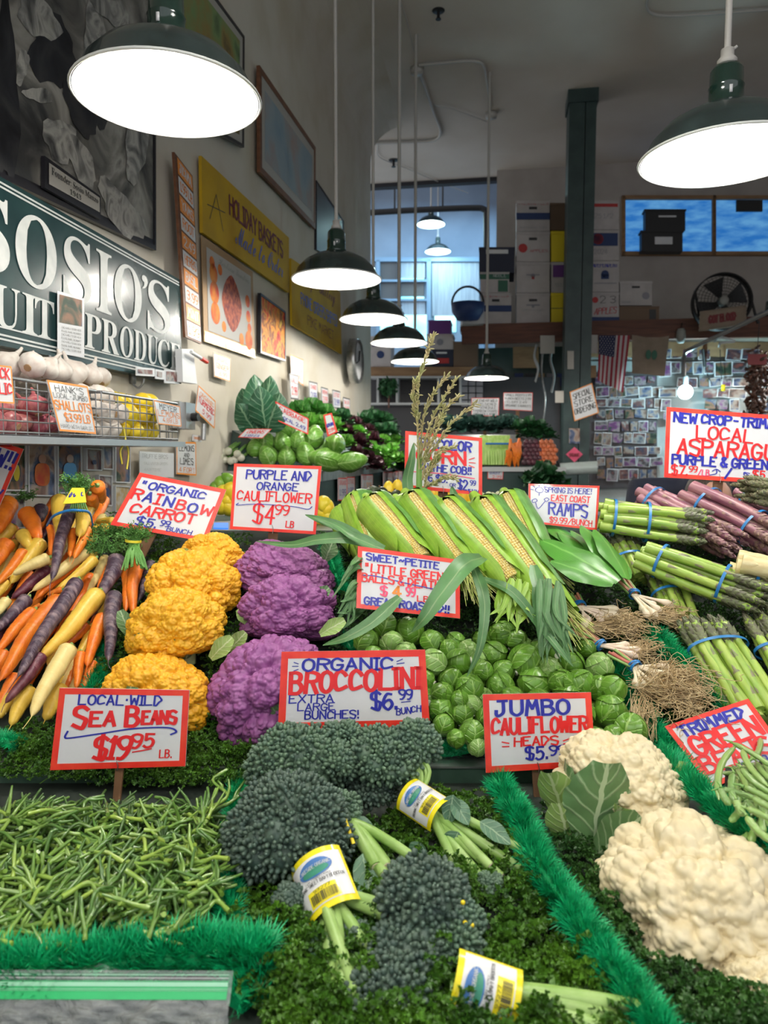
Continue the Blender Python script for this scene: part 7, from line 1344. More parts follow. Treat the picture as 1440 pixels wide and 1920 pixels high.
# ---------------- ramps
leafmat('rampleaf', (.07, .25, .03), (.16, .36, .08), 10, .33, .12, .15); mat('ramp_red', (.40, .07, .06), .4, (.45, .22, .12), 12); mat('ramp_white', (.80, .72, .5), .3, (.78, .62, .5), 12); mat('root', (.46, .33, .16), .7, (.58, .45, .26), 30)
def ramps(label, band, dirv, bulbs, top, roots, leaves=(), nst=9, rootL=.05, nroot=120):
    t = thing('ramp_bunch', label, 'ramps', band); dv = Vector(dirv).normalized(); side = dv.cross(Vector((0, -.5, 1))).normalized()
    for i, b in enumerate(bulbs):
        b = Vector(b); m1 = MB(); mid = Vector(band).lerp(b, .6)+Vector((0, 0, .002)); pts = curve([Vector(band)+side*(i-len(bulbs)/2)*.0022, mid, b], 6); k = len(pts); tt = np.linspace(0, 1, k); tube(m1, pts, .0032+.0062*np.exp(-((tt-.82)/.2)**2)-.002*(tt > .97), 10); m1.build('bulb', M['ramp_white'], t)
    for i in range(nst):
        a = Vector(band)+side*(i-nst/2)*.0022+Vector((0, 0, .0025*(i % 3))); e = Vector(top)+side*(i-nst/2)*.0055+Vector((0, 0, .004*math.sin(i*2))); m1 = MB(); tube(m1, curve([a, a.lerp(e, .5), e], 4), [.0033]*8, 7); m1.build('stem', M['ramp_red' if i % 4 else 'scallion'], t)
    m1 = MB(); ring(m1, band, dv, .0125, .006, .0016); ring(m1, Vector(band)+dv*.004, dv+side*.3, .0135, .004, .0016); m1.build('rubber_band', M['band'], t)
    m1 = MB()
    for k in range(nroot):
        b = Vector(random.choice(bulbs)); c = Vector(roots).lerp(b, random.random()*.8)+Vector([random.gauss(0, rootL*.33) for _ in range(3)]); c2 = c+Vector([random.gauss(0, rootL*.3) for _ in range(3)]); c.z = max(c.z, b.z-.02); c2.z = max(min(c2.z, b.z+.012), b.z-.03); c3 = c2+Vector([random.gauss(0, rootL*.25), random.gauss(0, rootL*.25), -.002]); tube(m1, curve([b, c, c2, c3], 4), .00075, 4, cap=False)
    m1.build('roots', M['root'], t)['kind'] = 'stuff'
    for (p0, p1, w_, up, bd) in leaves:
        m1 = MB(); leaf(m1, p0, p1-p0, Vector(up), (p1-p0).length*1.06, w_, lambda q: np.sin(PI*np.clip(q*.93+.05, 0, 1))**.75, 18, 8, cup=-.18, bend=bd, ruf=.035, rf=2, seed=w_*90); m1.build('leaf', M['rampleaf'], t)
b = U(1190, 1115, .08)
ramps('ramp bunch with broad green leaves running up to the ramps sign', b, U(1170, 1080, .08)-b, [U(x, y, .065) for x, y in ((1215, 1158), (1232, 1158), (1230, 1138), (1262, 1135), (1240, 1148), (1208, 1148))], U(1155, 1075, .09), U(1285, 1170, .045),
  [(U(x0, y0, .09+.01*i), U(x1, y1, .11+.01*i), w_, up, .25) for i, (x0, y0, x1, y1, w_, up) in enumerate(((1165, 1085, 1005, 950, .085, (0, -.4, 1)), (1165, 1080, 1030, 960, .09, (.3, -.5, 1)), (1168, 1078, 1060, 985, .09, (.3, -.4, 1)), (1170, 1075, 1085, 985, .08, (.5, -.4, 1)), (1180, 1085, 1155, 1035, .04, (.2, -1, .4)), (1160, 1088, 1050, 1020, .075, (-.3, -.5, 1)), (1165, 1085, 1110, 1000, .06, (.6, -.2, 1)), (1172, 1085, 1105, 975, .085, (.5, -.6, 1)), (1175, 1085, 1130, 985, .08, (.6, -.5, 1)), (1160, 1090, 1020, 1000, .085, (-.1, -.6, 1)), (1150, 1095, 1040, 1045, .06, (-.4, -.5, 1))))], nroot=150)
b = U(1088, 1137, .09); ramps('ramp bunch with cut pink stems beside the corn silk', b, U(1075, 1115, .09)-b, [U(x, y, .075) for x, y in ((1105, 1168), (1132, 1165), (1142, 1158), (1160, 1155), (1160, 1143), (1098, 1178))], U(1072, 1116, .1), U(1190, 1185, .05), nst=9, rootL=.06, nroot=170)
b = U(1127, 1210, .07); ramps('ramp bunch with long cut stems across the sprouts', b, U(1070, 1168, .08)-b, [U(x, y, .055) for x, y in ((1172, 1218), (1195, 1232), (1205, 1222), (1180, 1210))], U(1060, 1170, .085), U(1215, 1215, .04), nst=8, nroot=130)
b = U(1192, 1250, .07); ramps('lowest ramp bunch with a great tangle of dry roots', b, U(1165, 1225, .07)-b, [U(x, y, .055) for x, y in ((1192, 1288), (1207, 1290), (1225, 1288), (1235, 1268), (1255, 1250), (1262, 1268))], U(1150, 1222, .08), U(1285, 1310, .035), nst=7, rootL=.085, nroot=420)
# extra loose dry roots hanging
m1 = MB()
for k in range(60): x, y = random.uniform(1180, 1225), random.uniform(1290, 1330); tube(m1, curve([U(x, y, .05), U(x+random.uniform(-12, 12), y+30, .045), U(x+random.uniform(-15, 15), y+random.uniform(50, 75), .03)], 4), .0008, 4, cap=False)
for k in range(260): x, y = random.gauss(1290, 28), random.gauss(1310, 24); a = random.uniform(0, 6.3); tube(m1, curve([U(x, y, .05), U(x+14*math.cos(a), y+12*math.sin(a), .06), U(x+26*math.cos(a+.6), y+20*math.sin(a+.6), .045)], 4), .0008, 4, cap=False)
tag(m1.build('dry_roots', M['root']), 'tangle of dry tan roots spilling over the turf at lower right of the ramps', 'roots', None, 'stuff')
# ---------------- green beans
mat('greenbean', (.16, .30, .07), .32, (.24, .38, .1), 8, rnd=.15, coat=.3)
def bean(a, b, r, sag, label, grp, seed):
    a, b = Vector(a), Vector(b); d = b-a; s = d.cross(Vector((0, -.7, 1))).normalized(); tt = np.linspace(0, 1, 16); pts = [a+d*t+s*sag*math.sin(t*PI)*d.length for t in tt]; rr = r*np.minimum(1, np.sqrt(np.minimum(tt, 1-tt)*7+.03))*(1+.07*np.sin(tt*32+seed)); mb = MB(); tube(mb, pts, rr, 9, flat=.75)
    o = mb.build('green_bean', M['greenbean']); tag(o, label, 'green bean', grp); mb = MB(); e = pts[0]-pts[1]; e.normalize(); tube(mb, [pts[0], pts[0]+e*.006, pts[0]+e*.014+s*.004], [r*.5, r*.3, .0008], 6); mb.build('stem_tip', M['scallion'], o); return o
bl = lambda x, y, h: Lw(x, y, h)
GBn = [(1378, 1400, 1348, 1500, .07), (1372, 1392, 1450, 1440, -.05), (1392, 1405, 1440, 1475, .08), (1352, 1480, 1420, 1500, -.08), (1375, 1450, 1378, 1510, .05), (1390, 1440, 1450, 1490, .1), (1395, 1475, 1460, 1510, -.05), (1352, 1478, 1370, 1510, .1), (1400, 1530, 1450, 1580, .1), (1398, 1515, 1460, 1545, -.05), (1380, 1500, 1395, 1530, .05), (1410, 1495, 1470, 1520, .1)]
for k, q in enumerate(GBn): h = .125+.003*k; bean(bl(q[0], q[1], h), bl(q[2], q[3], h-.01), .0055, q[4]*.8, 'long green bean lying over the lower corner of the green beans sign' if k < 3 else 'green bean on top of the heap at right', 'green beans over the sign' if k < 3 else 'top green beans', k)
for k in range(60): x, y = random.uniform(1365, 1480), random.uniform(1425, 1570); y = max(y, 1425+(1400-x)*.5); x = max(x, 1372+(y-1440)*.42); a = random.gauss(.8, .9); h = random.uniform(.05, .11); bean(bl(x, y, h), bl(x+50*math.cos(a), y+45*math.sin(a), h), .0055, random.uniform(-.08, .08), 'green bean in the heap at the right edge', 'heaped green beans', k)
m1 = MB(); V_ = [bl(1360, 1440, .06), bl(1460, 1420, .06), bl(1480, 1600, .04), bl(1390, 1590, .04)]; hexa(m1, V_, (0, 0, -.03)); tag(m1.build('bean_tray', M['board'], smooth=False), 'dark tray under the green beans', 'tray')
m1 = MB(); ball(m1, P(1425, 1578, 1.12), .02, 3); tag(m1.build('yellow_pepper', M['squash']), 'bit of yellow squash between beans and big cauliflower', 'squash')
# ---------------- broccolini
mat('bud', (.055, .105, .075), .5, (.10, .17, .10), 60, rnd=.12); mat('bud_dark', (.04, .075, .06), .5, (.075, .12, .085), 50, rnd=.1); mat('brocstem', (.22, .38, .08), .35, (.34, .5, .16), 8, stretch=(3, 3, 3)); leafmat('brocleaf', (.06, .15, .08), (.25, .36, .22), 20, .4, .1, .35, 5)
PB = lambda x, y, Y: P(x, y, Y*.93)
BV, BF = ico(2); BV = BV*np.array([1, 1, 1.5])
def florethead(t, c, R, nfl=26, seed=0, m='bud', sq=(1, 1, .8), rb=.0034):
    """dome of small florets, each a cluster of buds on stalks"""
    rs = np.random.default_rng(seed); fl = sphpts(nfl*2, seed, .4); fl = fl[fl[:, 2] > -.35]
    for i, d in enumerate(fl):
        fr = R*rs.uniform(.3, .42); fc = np.array(c)+d*np.array(sq)*(R-fr*.6)*rs.uniform(.85, 1.08); n = int(64*(fr/.022)**2*.8); n = max(40, min(n, 150)); p = sphpts(n, seed*31+i, .3); p = p[(p @ d) > -.35]; mb = MB(); k = len(p); z = p+d*.4; z /= np.linalg.norm(z, axis=1)[:, None]
        x = np.cross(z, [.3, .5, .8]); x /= np.linalg.norm(x, axis=1)[:, None]; Rm = np.stack([x, np.cross(z, x), z], -1); scatter(mb, BV, BF, fc+p*fr*rs.uniform(.88, 1.1, (k, 1)), Rm, rb*rs.uniform(.8, 1.25, k)); V, Fs = ico(2); mb.add(V*fr*.8+fc, Fs)
        o = mb.build('floret', M[m], t); o['kind'] = 'stuff'
def wrapper(t, c, ax, nrm, R, Lw_, seed=0, arc=(-1.25, 1.25)):
    """paper wrapper sleeve: arc round the axis; text runs across the axis"""
    ax = Vector(ax).normalized(); nrm = Vector(nrm); nrm = (nrm-ax*nrm.dot(ax)).normalized(); sd = nrm.cross(ax)      # s across (around), t along axis downwards
    def f(s, tt, k=1.0): a = arc[0]+(arc[1]-arc[0])*s; r = R+.0006*k; return np.array(Vector(c)+sd*(-r*math.sin(a))*-1+nrm*(r*math.cos(a))+ax*(Lw_*(tt-.5)))
    def patch(s0, s1, t0, t1, k, m, name, n=14, par=None):
        mb = MB(); g = np.linspace(s0, s1, n+1); V = [f(s, q, k) for q in (t0, t1) for s in g]; mb.add(V, [[i, i+1, n+2+i, n+1+i] for i in range(n)]); return mb.build(name, M[m], par or t)
    w0 = patch(0, 1, 0, 1, 0, 'labelyel', 'wrapper', 24); patch(.06, .94, .1, .9, 1, 'labelwhite', 'label_panel', 24, w0); 
    W = R*(arc[1]-arc[0]); H = Lw_; g = lambda s, q, k=1.0: f(s, q, 2+k)
    mb = MB(); oval2(mb, g, .5, .3, .26*1.0, .15); mb.build('logo_oval', M['logoblue'], w0); mb = MB(); oval2(mb, lambda s, q, k: f(s, q, 3.6), .5, .35, .2, .075); mb.build('logo_green', M['logogreen'], w0)
    mb = MB(); letters(mb, lambda s, q, k: f(s, q, 5), W, H, 'Lakeside Organic', .26, .74, .31, .06, .12); mb.build('lettering', M['letterwhite'], w0)
    mb = MB(); letters(mb, lambda s, q, k: f(s, q, 4), W, H, 'Organic Sweet Baby Broccoli', .12, .88, .56, .055, .12); letters(mb, lambda s, q, k: f(s, q, 4), W, H, 'FAMILY OWNED FARMED', .3, .7, .49, .03, .1); mb.build('lettering', M['ink_black'], w0)
    patch(.28, .74, .62, .88, 2, 'labelyel', 'code_panel', 10, w0); mb = MB(); letters(mb, lambda s, q, k: f(s, q, 4), W, H, '93277', .38, .64, .68, .045, .14)
    rs = random.Random(5); s = .32
    while s < .7: w_ = rs.choice((.005, .01, .015)); V = [f(s, .7, 4), f(s, .85, 4), f(s+w_, .85, 4), f(s+w_, .7, 4)]; mb.add(V, [[0, 1, 2, 3]]); s += w_+rs.choice((.006, .01))
    mb.build('barcode', M['ink_black'], w0); return w0
def oval2(mb, g, s, tt, rs_, rt):
    a = np.linspace(0, 2*PI, 25)[:-1]
    for k0, k1 in ((0, .35), (.35, .7), (.7, 1)): V = [g(s+rs_*k*math.cos(x), tt+rt*k*math.sin(x), 1) for k in (k0, k1) for x in a]; mb.add(V, [[i, (i+1) % 24, 24+(i+1) % 24, 24+i] for i in range(24)])
mat('labelyel', (.85, .72, .01), .35, coat=.3); mat('labelwhite', (.76, .77, .78), .35, coat=.3); mat('logoblue', (.05, .16, .42), .4); mat('logogreen', (.03, .22, .14), .4)
def bstems(t, a, ends, r=.0065, top=None):
    for i, (x, y, Y) in enumerate(ends):
        e = PB(x, y, Y); a2 = Vector(a)+Vector((random.gauss(0, .008), random.gauss(0, .006), random.gauss(0, .006))); d = (e-a2); mb = MB(); pts = curve([a2-d*.15, a2+d*.3+Vector((0, 0, .006)), a2+d*.7+Vector((0, 0, .004)), e], 5); tube(mb, pts, [r*random.uniform(.85, 1.1)]*len(pts), 10); o = mb.build('stem', M['brocstem'], t)
        mb = MB(); dd = (Vector(pts[-1])-Vector(pts[-2])).normalized(); tube(mb, [e-dd*.0005, e+dd*.0008], r*.8, 10); mb.build('cut_end', M['ramp_white'], o)
def bl_(t, p0, p1, w_, up=(0, -.6, .8), bend=.3): mb = MB(); leaf(mb, p0, p1-p0, Vector(up), (p1-p0).length, w_, None, 10, 6, cup=.15, bend=bend, ruf=.04, rf=2, seed=w_*77); mb.build('leaf', M['brocleaf'], t)
# B1
t = thing('broccolini_bunch', 'broccolini bunch under the organic broccolini sign, stems pointing to the right turf', 'broccolini', PB(770, 1480, 1.3))
florethead(t, PB(720, 1425, 1.33), .062, 22, 3); florethead(t, PB(775, 1395, 1.34), .045, 16, 4); florethead(t, PB(700, 1480, 1.32), .042, 14, 5, 'bud_dark')
for k in range(10): x, y = 740+k*5, 1430+10*math.sin(k*2); mb = MB(); tube(mb, curve([PB(x, y-10, 1.31), PB(x+20, y+25, 1.29), PB(790+random.uniform(-12, 12), 1495+random.uniform(-10, 10), 1.26)], 4), .0042, 7); mb.build('side_stem', M['brocstem'], t)
a = PB(800, 1515, 1.245); e = PB(930, 1600, 1.14); bstems(t, a, [(920, 1625, 1.13), (940, 1645, 1.12), (985, 1598, 1.16), (975, 1630, 1.14), (905, 1650, 1.12), (878, 1680, 1.11), (910, 1690, 1.1)], .0075)
wrapper(t, a, (e-a), (-.1, -1, .75), .032, .075, arc=(-1.15, 1.15))
for q in (((850, 1490, 1.22), (840, 1545, 1.2), .03), ((860, 1560, 1.18), (840, 1600, 1.17), .035), ((900, 1540, 1.18), (960, 1580, 1.15), .03), ((790, 1580, 1.18), (775, 1610, 1.17), .03), ((850, 1500, 1.22), (880, 1545, 1.19), .03)): bl_(t, PB(*q[0]), PB(*q[1]), q[2])
mb = MB(); 
for (x, y) in ((915, 1660),): florethead(t, PB(x, y, 1.09), .018, 6, 9, 'bud', rb=.0028)
# B2
t = thing('broccolini_bunch', 'large broccolini bunch with its yellow white label facing forward, left of center', 'broccolini', PB(580, 1600, 1.15))
florethead(t, PB(560, 1440, 1.32), .078, 28, 13); florethead(t, PB(620, 1430, 1.3), .04, 14, 14); florethead(t, PB(545, 1560, 1.16), .088, 32, 15, 'bud_dark'); florethead(t, PB(480, 1590, 1.15), .05, 16, 16, 'bud_dark'); florethead(t, PB(640, 1385, 1.36), .035, 12, 17)
a = PB(618, 1672, 1.045); e = PB(665, 1800, .96); wrapper(t, a, (e-a), (-.15, -1, .6), .042, .085, arc=(-1.15, 1.15))
bstems(t, a, [(650, 1900, .84), (672, 1880, .85), (740, 1725, .98), (720, 1700, 1.0), (640, 1925, .83), (705, 1800, .92)], .0085)
for q in (((590, 1740, .99), (640, 1900, .84), .045), ((640, 1720, 1.0), (690, 1800, .92), .045), ((570, 1700, 1.03), (600, 1830, .9), .05), ((680, 1600, 1.12), (700, 1700, 1.05), .04), ((670, 1530, 1.2), (700, 1590, 1.15), .03), ((590, 1800, .97), (610, 1900, .84), .035)): bl_(t, PB(*q[0]), PB(*q[1]), q[2])
florethead(t, PB(668, 1760, .97), .02, 8, 18, 'bud_dark'); florethead(t, PB(545, 1685, 1.03), .02, 8, 20, 'bud_dark')
# stems of the bunch between
t = thing('broccolini_bunch', 'short stemmed broccolini bunch lying between the two labelled ones', 'broccolini', PB(680, 1580, 1.15))
bstems(t, PB(655, 1545, 1.2), [(705, 1625, 1.1), (725, 1625, 1.1), (720, 1640, 1.09), (770, 1605, 1.12), (745, 1650, 1.09)], .009); florethead(t, PB(640, 1520, 1.22), .03, 10, 19)
wy_ = mat('tieyellow', (.85, .65, .01), .4); mb = MB(); tube(mb, curve([PB(640, 1520, 1.16), PB(650, 1545, 1.14), PB(663, 1582, 1.12)], 6), .003, 6, flat=.4); mb.build('twist_tie', wy_, t)
# B3
t = thing('broccolini_bunch', 'nearest broccolini bunch at the bottom with a label wrapped at the right', 'broccolini', PB(800, 1800, .95))
florethead(t, PB(795, 1690, 1.0), .058, 26, 23, 'bud_dark'); florethead(t, PB(835, 1760, .96), .045, 18, 24, 'bud'); florethead(t, PB(765, 1800, .93), .05, 20, 25, 'bud_dark'); florethead(t, PB(740, 1870, .88), .05, 20, 26, 'bud_dark'); florethead(t, PB(700, 1900, .86), .04, 14, 27, 'bud_dark'); florethead(t, PB(850, 1720, .98), .035, 12, 28)
a = PB(905, 1858, .86); e = PB(1010, 1895, .85); wrapper(t, a, (e-a), (-.1, -1, .7), .036, .075, arc=(-1.2, 1.2)); bstems(t, a, [(1200, 1895, .82), (1195, 1925, .81), (1150, 1940, .8), (1190, 1908, .83)], .011)
mb = MB(); tube(mb, [PB(985, 1850, .85), PB(1035, 1862, .85), PB(1075, 1872, .85)], .003, 6, flat=.5); mb.build('twist_tie', wy_, t)
for x, y in ((868, 1692), (885, 1735), (872, 1730), (860, 1768)): mb = MB(); ball(mb, PB(x, y, .94), .003, 2); mb.build('yellow_flower', wy_, t)
# ---------------- big price signs
def psn(label, pts, Ys, lines, **k):
    """pts TL,TR,BL,BR pixels, Ys top and bottom depth"""
    c = [P(pts[i][0], pts[i][1], Ys[0] if i < 2 else Ys[1]) for i in range(4)]; return sign('price_sign', label, c, lines, **k)
psn('LOCAL WILD SEA BEANS $19.95 sign on a wooden stake in the sea beans', [(112, 1290), (355, 1294), (94, 1444), (347, 1437)], (1.33, 1.31),
  [('LOCAL·WILD', .15, .8, .2, .12, 'ink_blue', .17), ('S', .12, .24, .48, .25, 'ink_red', .2), ('EA', .25, .46, .46, .17, 'ink_red', .24), ('B', .52, .64, .47, .24, 'ink_red', .2), ('EANS', .65, .92, .44, .16, 'ink_red', .24), ('$19', .3, .58, .88, .27, 'ink_red', .17, 0, .12), ('95', .58, .76, .74, .17, 'ink_red', .19), ('LB.', .8, .9, .88, .1, 'ink_red', .14)],
  under=[('ink_blue', .014, [(.1, .53), (.085, .6), (.13, .61), (.35, .56), (.6, .5), (.85, .49), (.92, .54), (.88, .58)]), ('ink_red', .012, [(.6, .8), (.68, .78), (.74, .76)])], bw=.075, stake=(.5, .1, .016))
psn('ORGANIC BROCCOLINI $6.99 bunch sign in the center front', [(528, 1222), (797, 1218), (521, 1369), (806, 1362)], (1.40, 1.37),
  [('ORGANIC', .14, .78, .25, .15, 'ink_blue', .2), ('BROCCOLINI', .06, .96, .54, .26, 'ink_red', .19, .04), ('EXTRA', .06, .37, .66, .1, 'ink_blue', .16), ('LARGE', .12, .38, .76, .09, 'ink_blue', .16), ('BUNCHES!', .17, .54, .87, .1, 'ink_blue', .16), ('$6.', .61, .8, .76, .22, 'ink_blue', .15), ('99', .8, .9, .64, .12, 'ink_blue', .18), ('BUNCH', .78, .95, .84, .08, 'ink_blue', .16, .04)],
  under=[('ink_blue', .008, [(.09, .14), (.12, .16)]), ('ink_blue', .008, [(.08, .19), (.12, .19)]), ('ink_blue', .008, [(.09, .25), (.12, .23)]), ('ink_blue', .008, [(.8, .15), (.84, .12)]), ('ink_blue', .008, [(.8, .18), (.85, .17)]), ('ink_blue', .008, [(.82, .68), (.88, .67)])], bw=.09, stake=(.52, .12, .02))
psn('JUMBO CAULIFLOWER HEADS $5.99 sign left of the white cauliflowers', [(905, 1301), (1108, 1298), (911, 1449), (1117, 1394)][0:0] or [(905, 1302), (1108, 1298), (911, 1449), (1117, 1437)], (1.36, 1.33),
  [('JUMBO', .1, .8, .28, .19, 'ink_blue', .2), ('CAULIFLOWER', .06, .95, .52, .2, 'ink_red', .18), ('HEADS', .26, .68, .68, .11, 'ink_red', .2), ('$5.', .36, .58, .86, .16, 'ink_blue', .17), ('99', .58, .74, .82, .12, 'ink_blue', .18)],
  under=[('ink_red', .012, [(.16, .62), (.22, .64)]), ('ink_red', .012, [(.16, .68), (.22, .68)]), ('ink_red', .012, [(.72, .64), (.79, .61)]), ('ink_red', .012, [(.72, .68), (.79, .67)])], bw=.08, stake=(.48, .12, .022))
psn('TRIMMED GREEN BEANS sign tilted at the lower right edge', [(1246, 1362), (1403, 1310), (1333, 1478), (1484, 1420)], (1.42, 1.32),
  [('TRIMMED', .1, .86, .24, .16, 'ink_blue', .22), ('GREEN', .1, .93, .55, .28, 'ink_red', .2), ('BEANS', .06, .9, .82, .24, 'ink_red', .2), ('$4.99 LB', .45, .95, .96, .12, 'ink_blue', .16)], bw=.07)
psn('SWEET PETITE LITTLE GREEN sign above the brussels sprouts', [(671, 1024), (862, 1050), (668, 1140), (863, 1159)], (1.66, 1.60),
  [('SWEET~PETITE', .08, .8, .21, .11, 'ink_blue', .22), ('"LITTLE GREEN', .06, .84, .4, .13, 'ink_red', .19), ('BALLS & DEATH"', .04, .88, .56, .13, 'ink_red', .19), ('$', .22, .3, .76, .15, 'ink_pink', .18), ('4', .34, .44, .76, .17, 'ink_orange', .2), ('99', .47, .57, .72, .14, 'ink_pink', .18), ('LB.', .58, .73, .79, .09, 'ink_red', .2), ('GREAT ROASTED!!', .07, .9, .93, .12, 'ink_blue', .22)], bw=.07,
  under=[('ink_blue', .012, [(.05, .47), (.2, .46), (.5, .52), (.82, .57)])], border='border_red')
psn('ORGANIC RAINBOW CARROT $5.99 bunch sign leaning above the carrots', [(262, 886), (424, 918), (207, 984), (386, 1016)], (1.98, 1.93),
  [('"ORGANIC', .06, .82, .26, .13, 'ink_blue', .2), ('R', .04, .16, .48, .18, 'ink_red', .19), ('A', .17, .29, .49, .17, 'ink_blue', .19), ('I', .3, .38, .5, .18, 'ink_red', .19), ('N', .4, .52, .5, .17, 'ink_blue', .19), ('B', .54, .66, .52, .17, 'ink_red', .19), ('O', .67, .79, .53, .16, 'ink_blue', .19), ('W', .8, .96, .53, .17, 'ink_red', .19), ('CARROT', .1, .82, .73, .17, 'ink_red', .19), ('$5.', .22, .46, .92, .15, 'ink_blue', .17), ('99', .47, .58, .86, .1, 'ink_blue', .17), ('BUNCH', .56, .83, .93, .08, 'ink_blue', .16)], bw=.07, stake=(.42, .1, .03))
psn('PURPLE AND ORANGE CAULIFLOWER $4.99 lb sign behind the purple heads', [(439, 869), (603, 874), (431, 992), (592, 1002)], (2.02, 2.0),
  [('PURPLE AND', .14, .9, .22, .13, 'ink_blue', .16), ('ORANGE', .27, .76, .38, .11, 'ink_blue', .16), ('CAULIFLOWER', .05, .92, .55, .14, 'ink_red', .14), ('$4', .24, .52, .88, .28, 'ink_red', .1), ('99', .5, .68, .74, .14, 'ink_red', .14), ('LB', .64, .74, .92, .09, 'ink_red', .17)],
  under=[('ink_blue', .008, [(.08, .6), (.07, .63), (.3, .6), (.7, .61), (.88, .64), (.93, .6)])], bw=.045, stake=(.5, .06, .03))
psn('BI-COLOR CORN ON THE COB sign behind the tassel', [(760, 808), (904, 821), (758, 915), (904, 929)], (2.12, 2.1),
  [('BI-COLOR', .18, .86, .26, .16, 'ink_blue', .2), ('CORN', .14, .8, .5, .22, 'ink_red', .2), ('ON THE COB!!', .16, .87, .66, .12, 'ink_blue', .2), ('6 $5.', .3, .56, .84, .12, 'ink_blue', .16), ('OR', .58, .66, .9, .06, 'ink_blue', .16), ('$2.', .68, .84, .93, .16, 'ink_blue', .15), ('99', .84, .92, .84, .08, 'ink_blue', .16), ('EACH', .83, .95, .97, .06, 'ink_blue', .16)],
  under=[('ink_pink', .012, [(.1, .7), (.5, .69), (.9, .72)]), ('ink_red', .01, [(.83, .4), (.9, .36)]), ('ink_red', .01, [(.83, .45), (.91, .45)]), ('ink_red', .01, [(.83, .5), (.9, .53)])], bw=.06, stake=(.5, .1, .03))
psn('SPRING IS HERE EAST COAST RAMPS sign left of the asparagus', [(991, 907), (1124, 911), (991, 980), (1118, 995)], (2.0, 1.97),
  [('SPRING IS HERE!', .22, .9, .2, .12, 'ink_blue', .14), ('EAST COAST', .32, .88, .4, .14, 'ink_red', .16), ('RAMPS', .28, .86, .74, .28, 'ink_blue', .14), ('$9.99/BUNCH', .3, .93, .93, .13, 'ink_red', .16)],
  under=[('ink_blue', .01, [(.1, .12), (.15, .08), (.2, .12), (.2, .19), (.15, .22), (.1, .18), (.1, .12)]), ('ink_blue', .01, [(.06, .05), (.09, .09)]), ('ink_blue', .01, [(.24, .05), (.21, .09)]), ('ink_blue', .01, [(.15, .02), (.15, .06)]), ('ink_blue', .01, [(.05, .42), (.1, .38), (.12, .44), (.06, .48), (.05, .42)]), ('ink_blue', .01, [(.22, .38), (.26, .34), (.29, .38), (.25, .43), (.22, .38)]), ('ink_blue', .01, [(.1, .48), (.14, .62), (.24, .42)]), ('ink_red', .01, [(.32, .44), (.86, .45)]), ('ink_blue', .01, [(.02, .14), (.07, .15)]), ('ink_blue', .01, [(.23, .15), (.28, .15)]), ('ink_blue', .01, [(.15, .24), (.15, .29)])], bw=.05)
psn('NEW CROP TRIMMED LOCAL ASPARAGUS sign on a stake at the right edge', [(1250, 763), (1502, 783), (1245, 895), (1494, 910)], (2.15, 2.12),
  [('NEW CROP-TRIMMED', .05, .93, .2, .13, 'ink_blue', .22), ('LOCAL', .22, .66, .42, .18, 'ink_red', .15), ('ASPARAGUS', .08, .92, .66, .22, 'ink_red', .15), ('PURPLE & GREEN', .05, .78, .8, .13, 'ink_blue', .22), ('TRY', .8, .9, .74, .05, 'ink_blue', .15), ('BOTH', .8, .92, .8, .05, 'ink_blue', .15), ('$7.', .05, .18, .95, .13, 'ink_red', .17), ('99', .18, .25, .9, .08, 'ink_red', .17), ('/LB', .25, .34, .94, .08, 'ink_pink', .17), ('/', .45, .51, .96, .14, 'ink_blue', .2), ('$5.', .66, .78, .94, .12, 'ink_red', .17), ('99', .78, .86, .88, .08, 'ink_red', .17), ('/LB', .86, .93, .95, .07, 'ink_red', .17)],
  under=[('ink_blue', .009, [(.34, .93), (.39, .9), (.39, .84)]), ('ink_blue', .009, [(.36, .87), (.39, .84), (.42, .87)]), ('ink_blue', .009, [(.65, .92), (.6, .86)]), ('ink_blue', .009, [(.6, .9), (.6, .86), (.64, .87)])], bw=.06, stake=(.42, .12, .03))
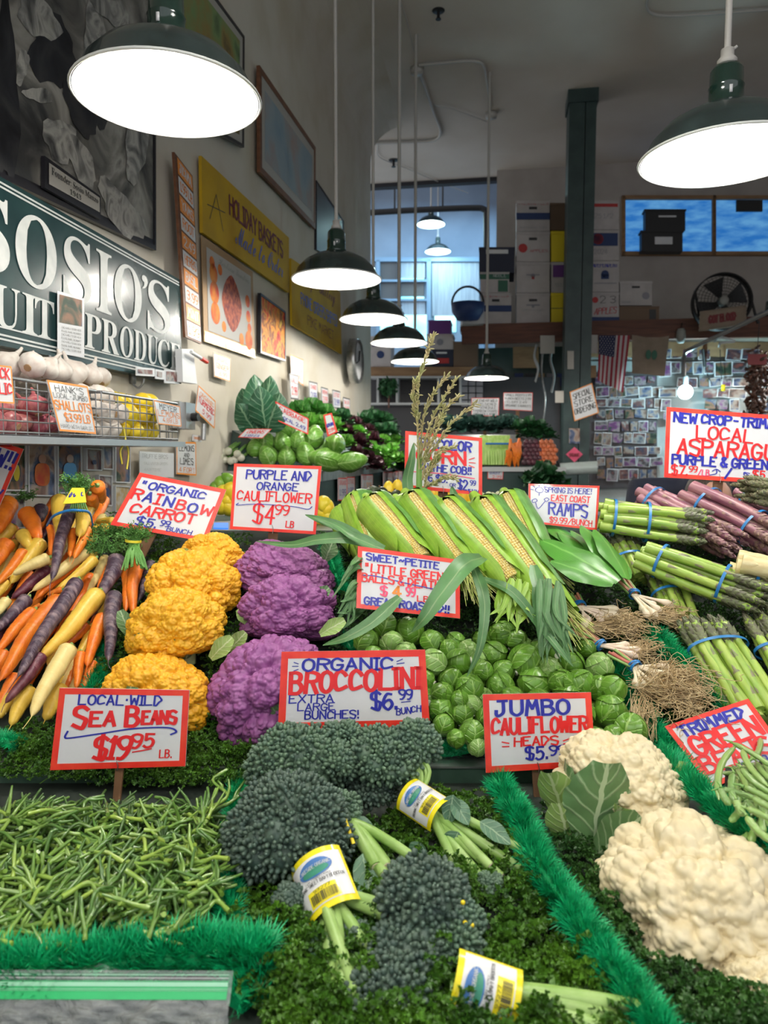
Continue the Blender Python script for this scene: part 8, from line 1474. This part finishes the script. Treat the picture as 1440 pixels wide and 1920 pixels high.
# ---------------- zip bag at bottom left
def plastic(name, col, alpha, rough=.08):
    m = bpy.data.materials.new(name); m.use_nodes = True; nt = m.node_tree; nt.nodes.clear(); o = nd(nt, 'ShaderNodeOutputMaterial'); mx = nd(nt, 'ShaderNodeMixShader'); tr = nd(nt, 'ShaderNodeBsdfTransparent'); b = nd(nt, 'ShaderNodeBsdfPrincipled')
    b.inputs['Base Color'].default_value = (*col, 1); b.inputs['Roughness'].default_value = rough; b.inputs['Specular IOR Level'].default_value = .9; mx.inputs[0].default_value = alpha; nt.links.new(tr.outputs[0], mx.inputs[1]); nt.links.new(b.outputs[0], mx.inputs[2]); nt.links.new(mx.outputs[0], o.inputs[0])
    n = nd(nt, 'ShaderNodeTexNoise'); n.inputs['Scale'].default_value = 25; n.inputs['Detail'].default_value = 6; n.inputs['Distortion'].default_value = 1.5; bp = nd(nt, 'ShaderNodeBump'); bp.inputs['Strength'].default_value = .9; bp.inputs['Distance'].default_value = .02; tc = nd(nt, 'ShaderNodeTexCoord'); nt.links.new(tc.outputs['Object'], n.inputs[0]); nt.links.new(n.outputs[0], bp.inputs['Height']); nt.links.new(bp.outputs[0], b.inputs['Normal']); M[name] = m; return m
plastic('bagclear', (.6, .66, .66), .28, .12); plastic('bagfilm', (.7, .75, .75), .34, .1); mat('zipgreen', (.02, .42, .13), .25, coat=.5); mat('ziplight', (.3, .62, .42), .25, coat=.4)
t = thing('zip_bag', 'clear zip bag with green zipper stripes propped at the bottom left corner', 'bag', P(200, 1900, .78))
f, W, H, n = quadmap(P(-40, 1818, .80), P(438, 1820, .80), P(-40, 1990, .74), P(418, 1990, .74), .0)
def bagpatch(s0, s1, t0, t1, m, name, lift, ns=40, ntt=12, amp=.004):
    mb = MB(); V = []
    for i in range(ntt+1):
        for j in range(ns+1):
            s, q = s0+(s1-s0)*j/ns, t0+(t1-t0)*i/ntt; k = 2.2*amp*(math.sin(s*23+q*9)+.6*math.sin(s*41-q*31)+.5*math.sin(q*60+s*14))*min(1, max(0, (q-.32)*3)); V.append(f(s, q)-n*(-lift-k))
    mb.add(V, [[i*(ns+1)+j, (i+1)*(ns+1)+j, (i+1)*(ns+1)+j+1, i*(ns+1)+j+1] for i in range(ntt) for j in range(ns)]); return mb.build(name, M[m], t)
bagpatch(0, 1, 0, .2, 'bagclear', 'top_lip', 0, 20, 3, 0); bagpatch(0, 1, .2, 1, 'bagfilm', 'film', 0, 60, 24)
for a, b, m in ((.05, .06, 'ziplight'), (.09, .095, 'labelwhite'), (.14, .19, 'ziplight'), (.19, .26, 'zipgreen'), (.26, .34, 'zipgreen'), (.125, .135, 'zipgreen'), (.215, .222, 'ziplight'), (.235, .24, 'ziplight')): bagpatch(0, .985, a, b, m, 'zip_stripe', .001 if m == 'zipgreen' else .0016, 20, 1, 0)
mb = MB(); q = [P(30, 1820, .82), P(40, 1768, .84), P(110, 1795, .83), P(140, 1790, .84), P(175, 1820, .82), P(235, 1822, .81)]; mb.add([q[0], q[1], q[2], q[3], q[4], q[5]], [[0, 1, 2], [0, 2, 4], [2, 3, 4], [4, 3, 5]]); mb.build('back_film', M['bagclear'], t, smooth=False)
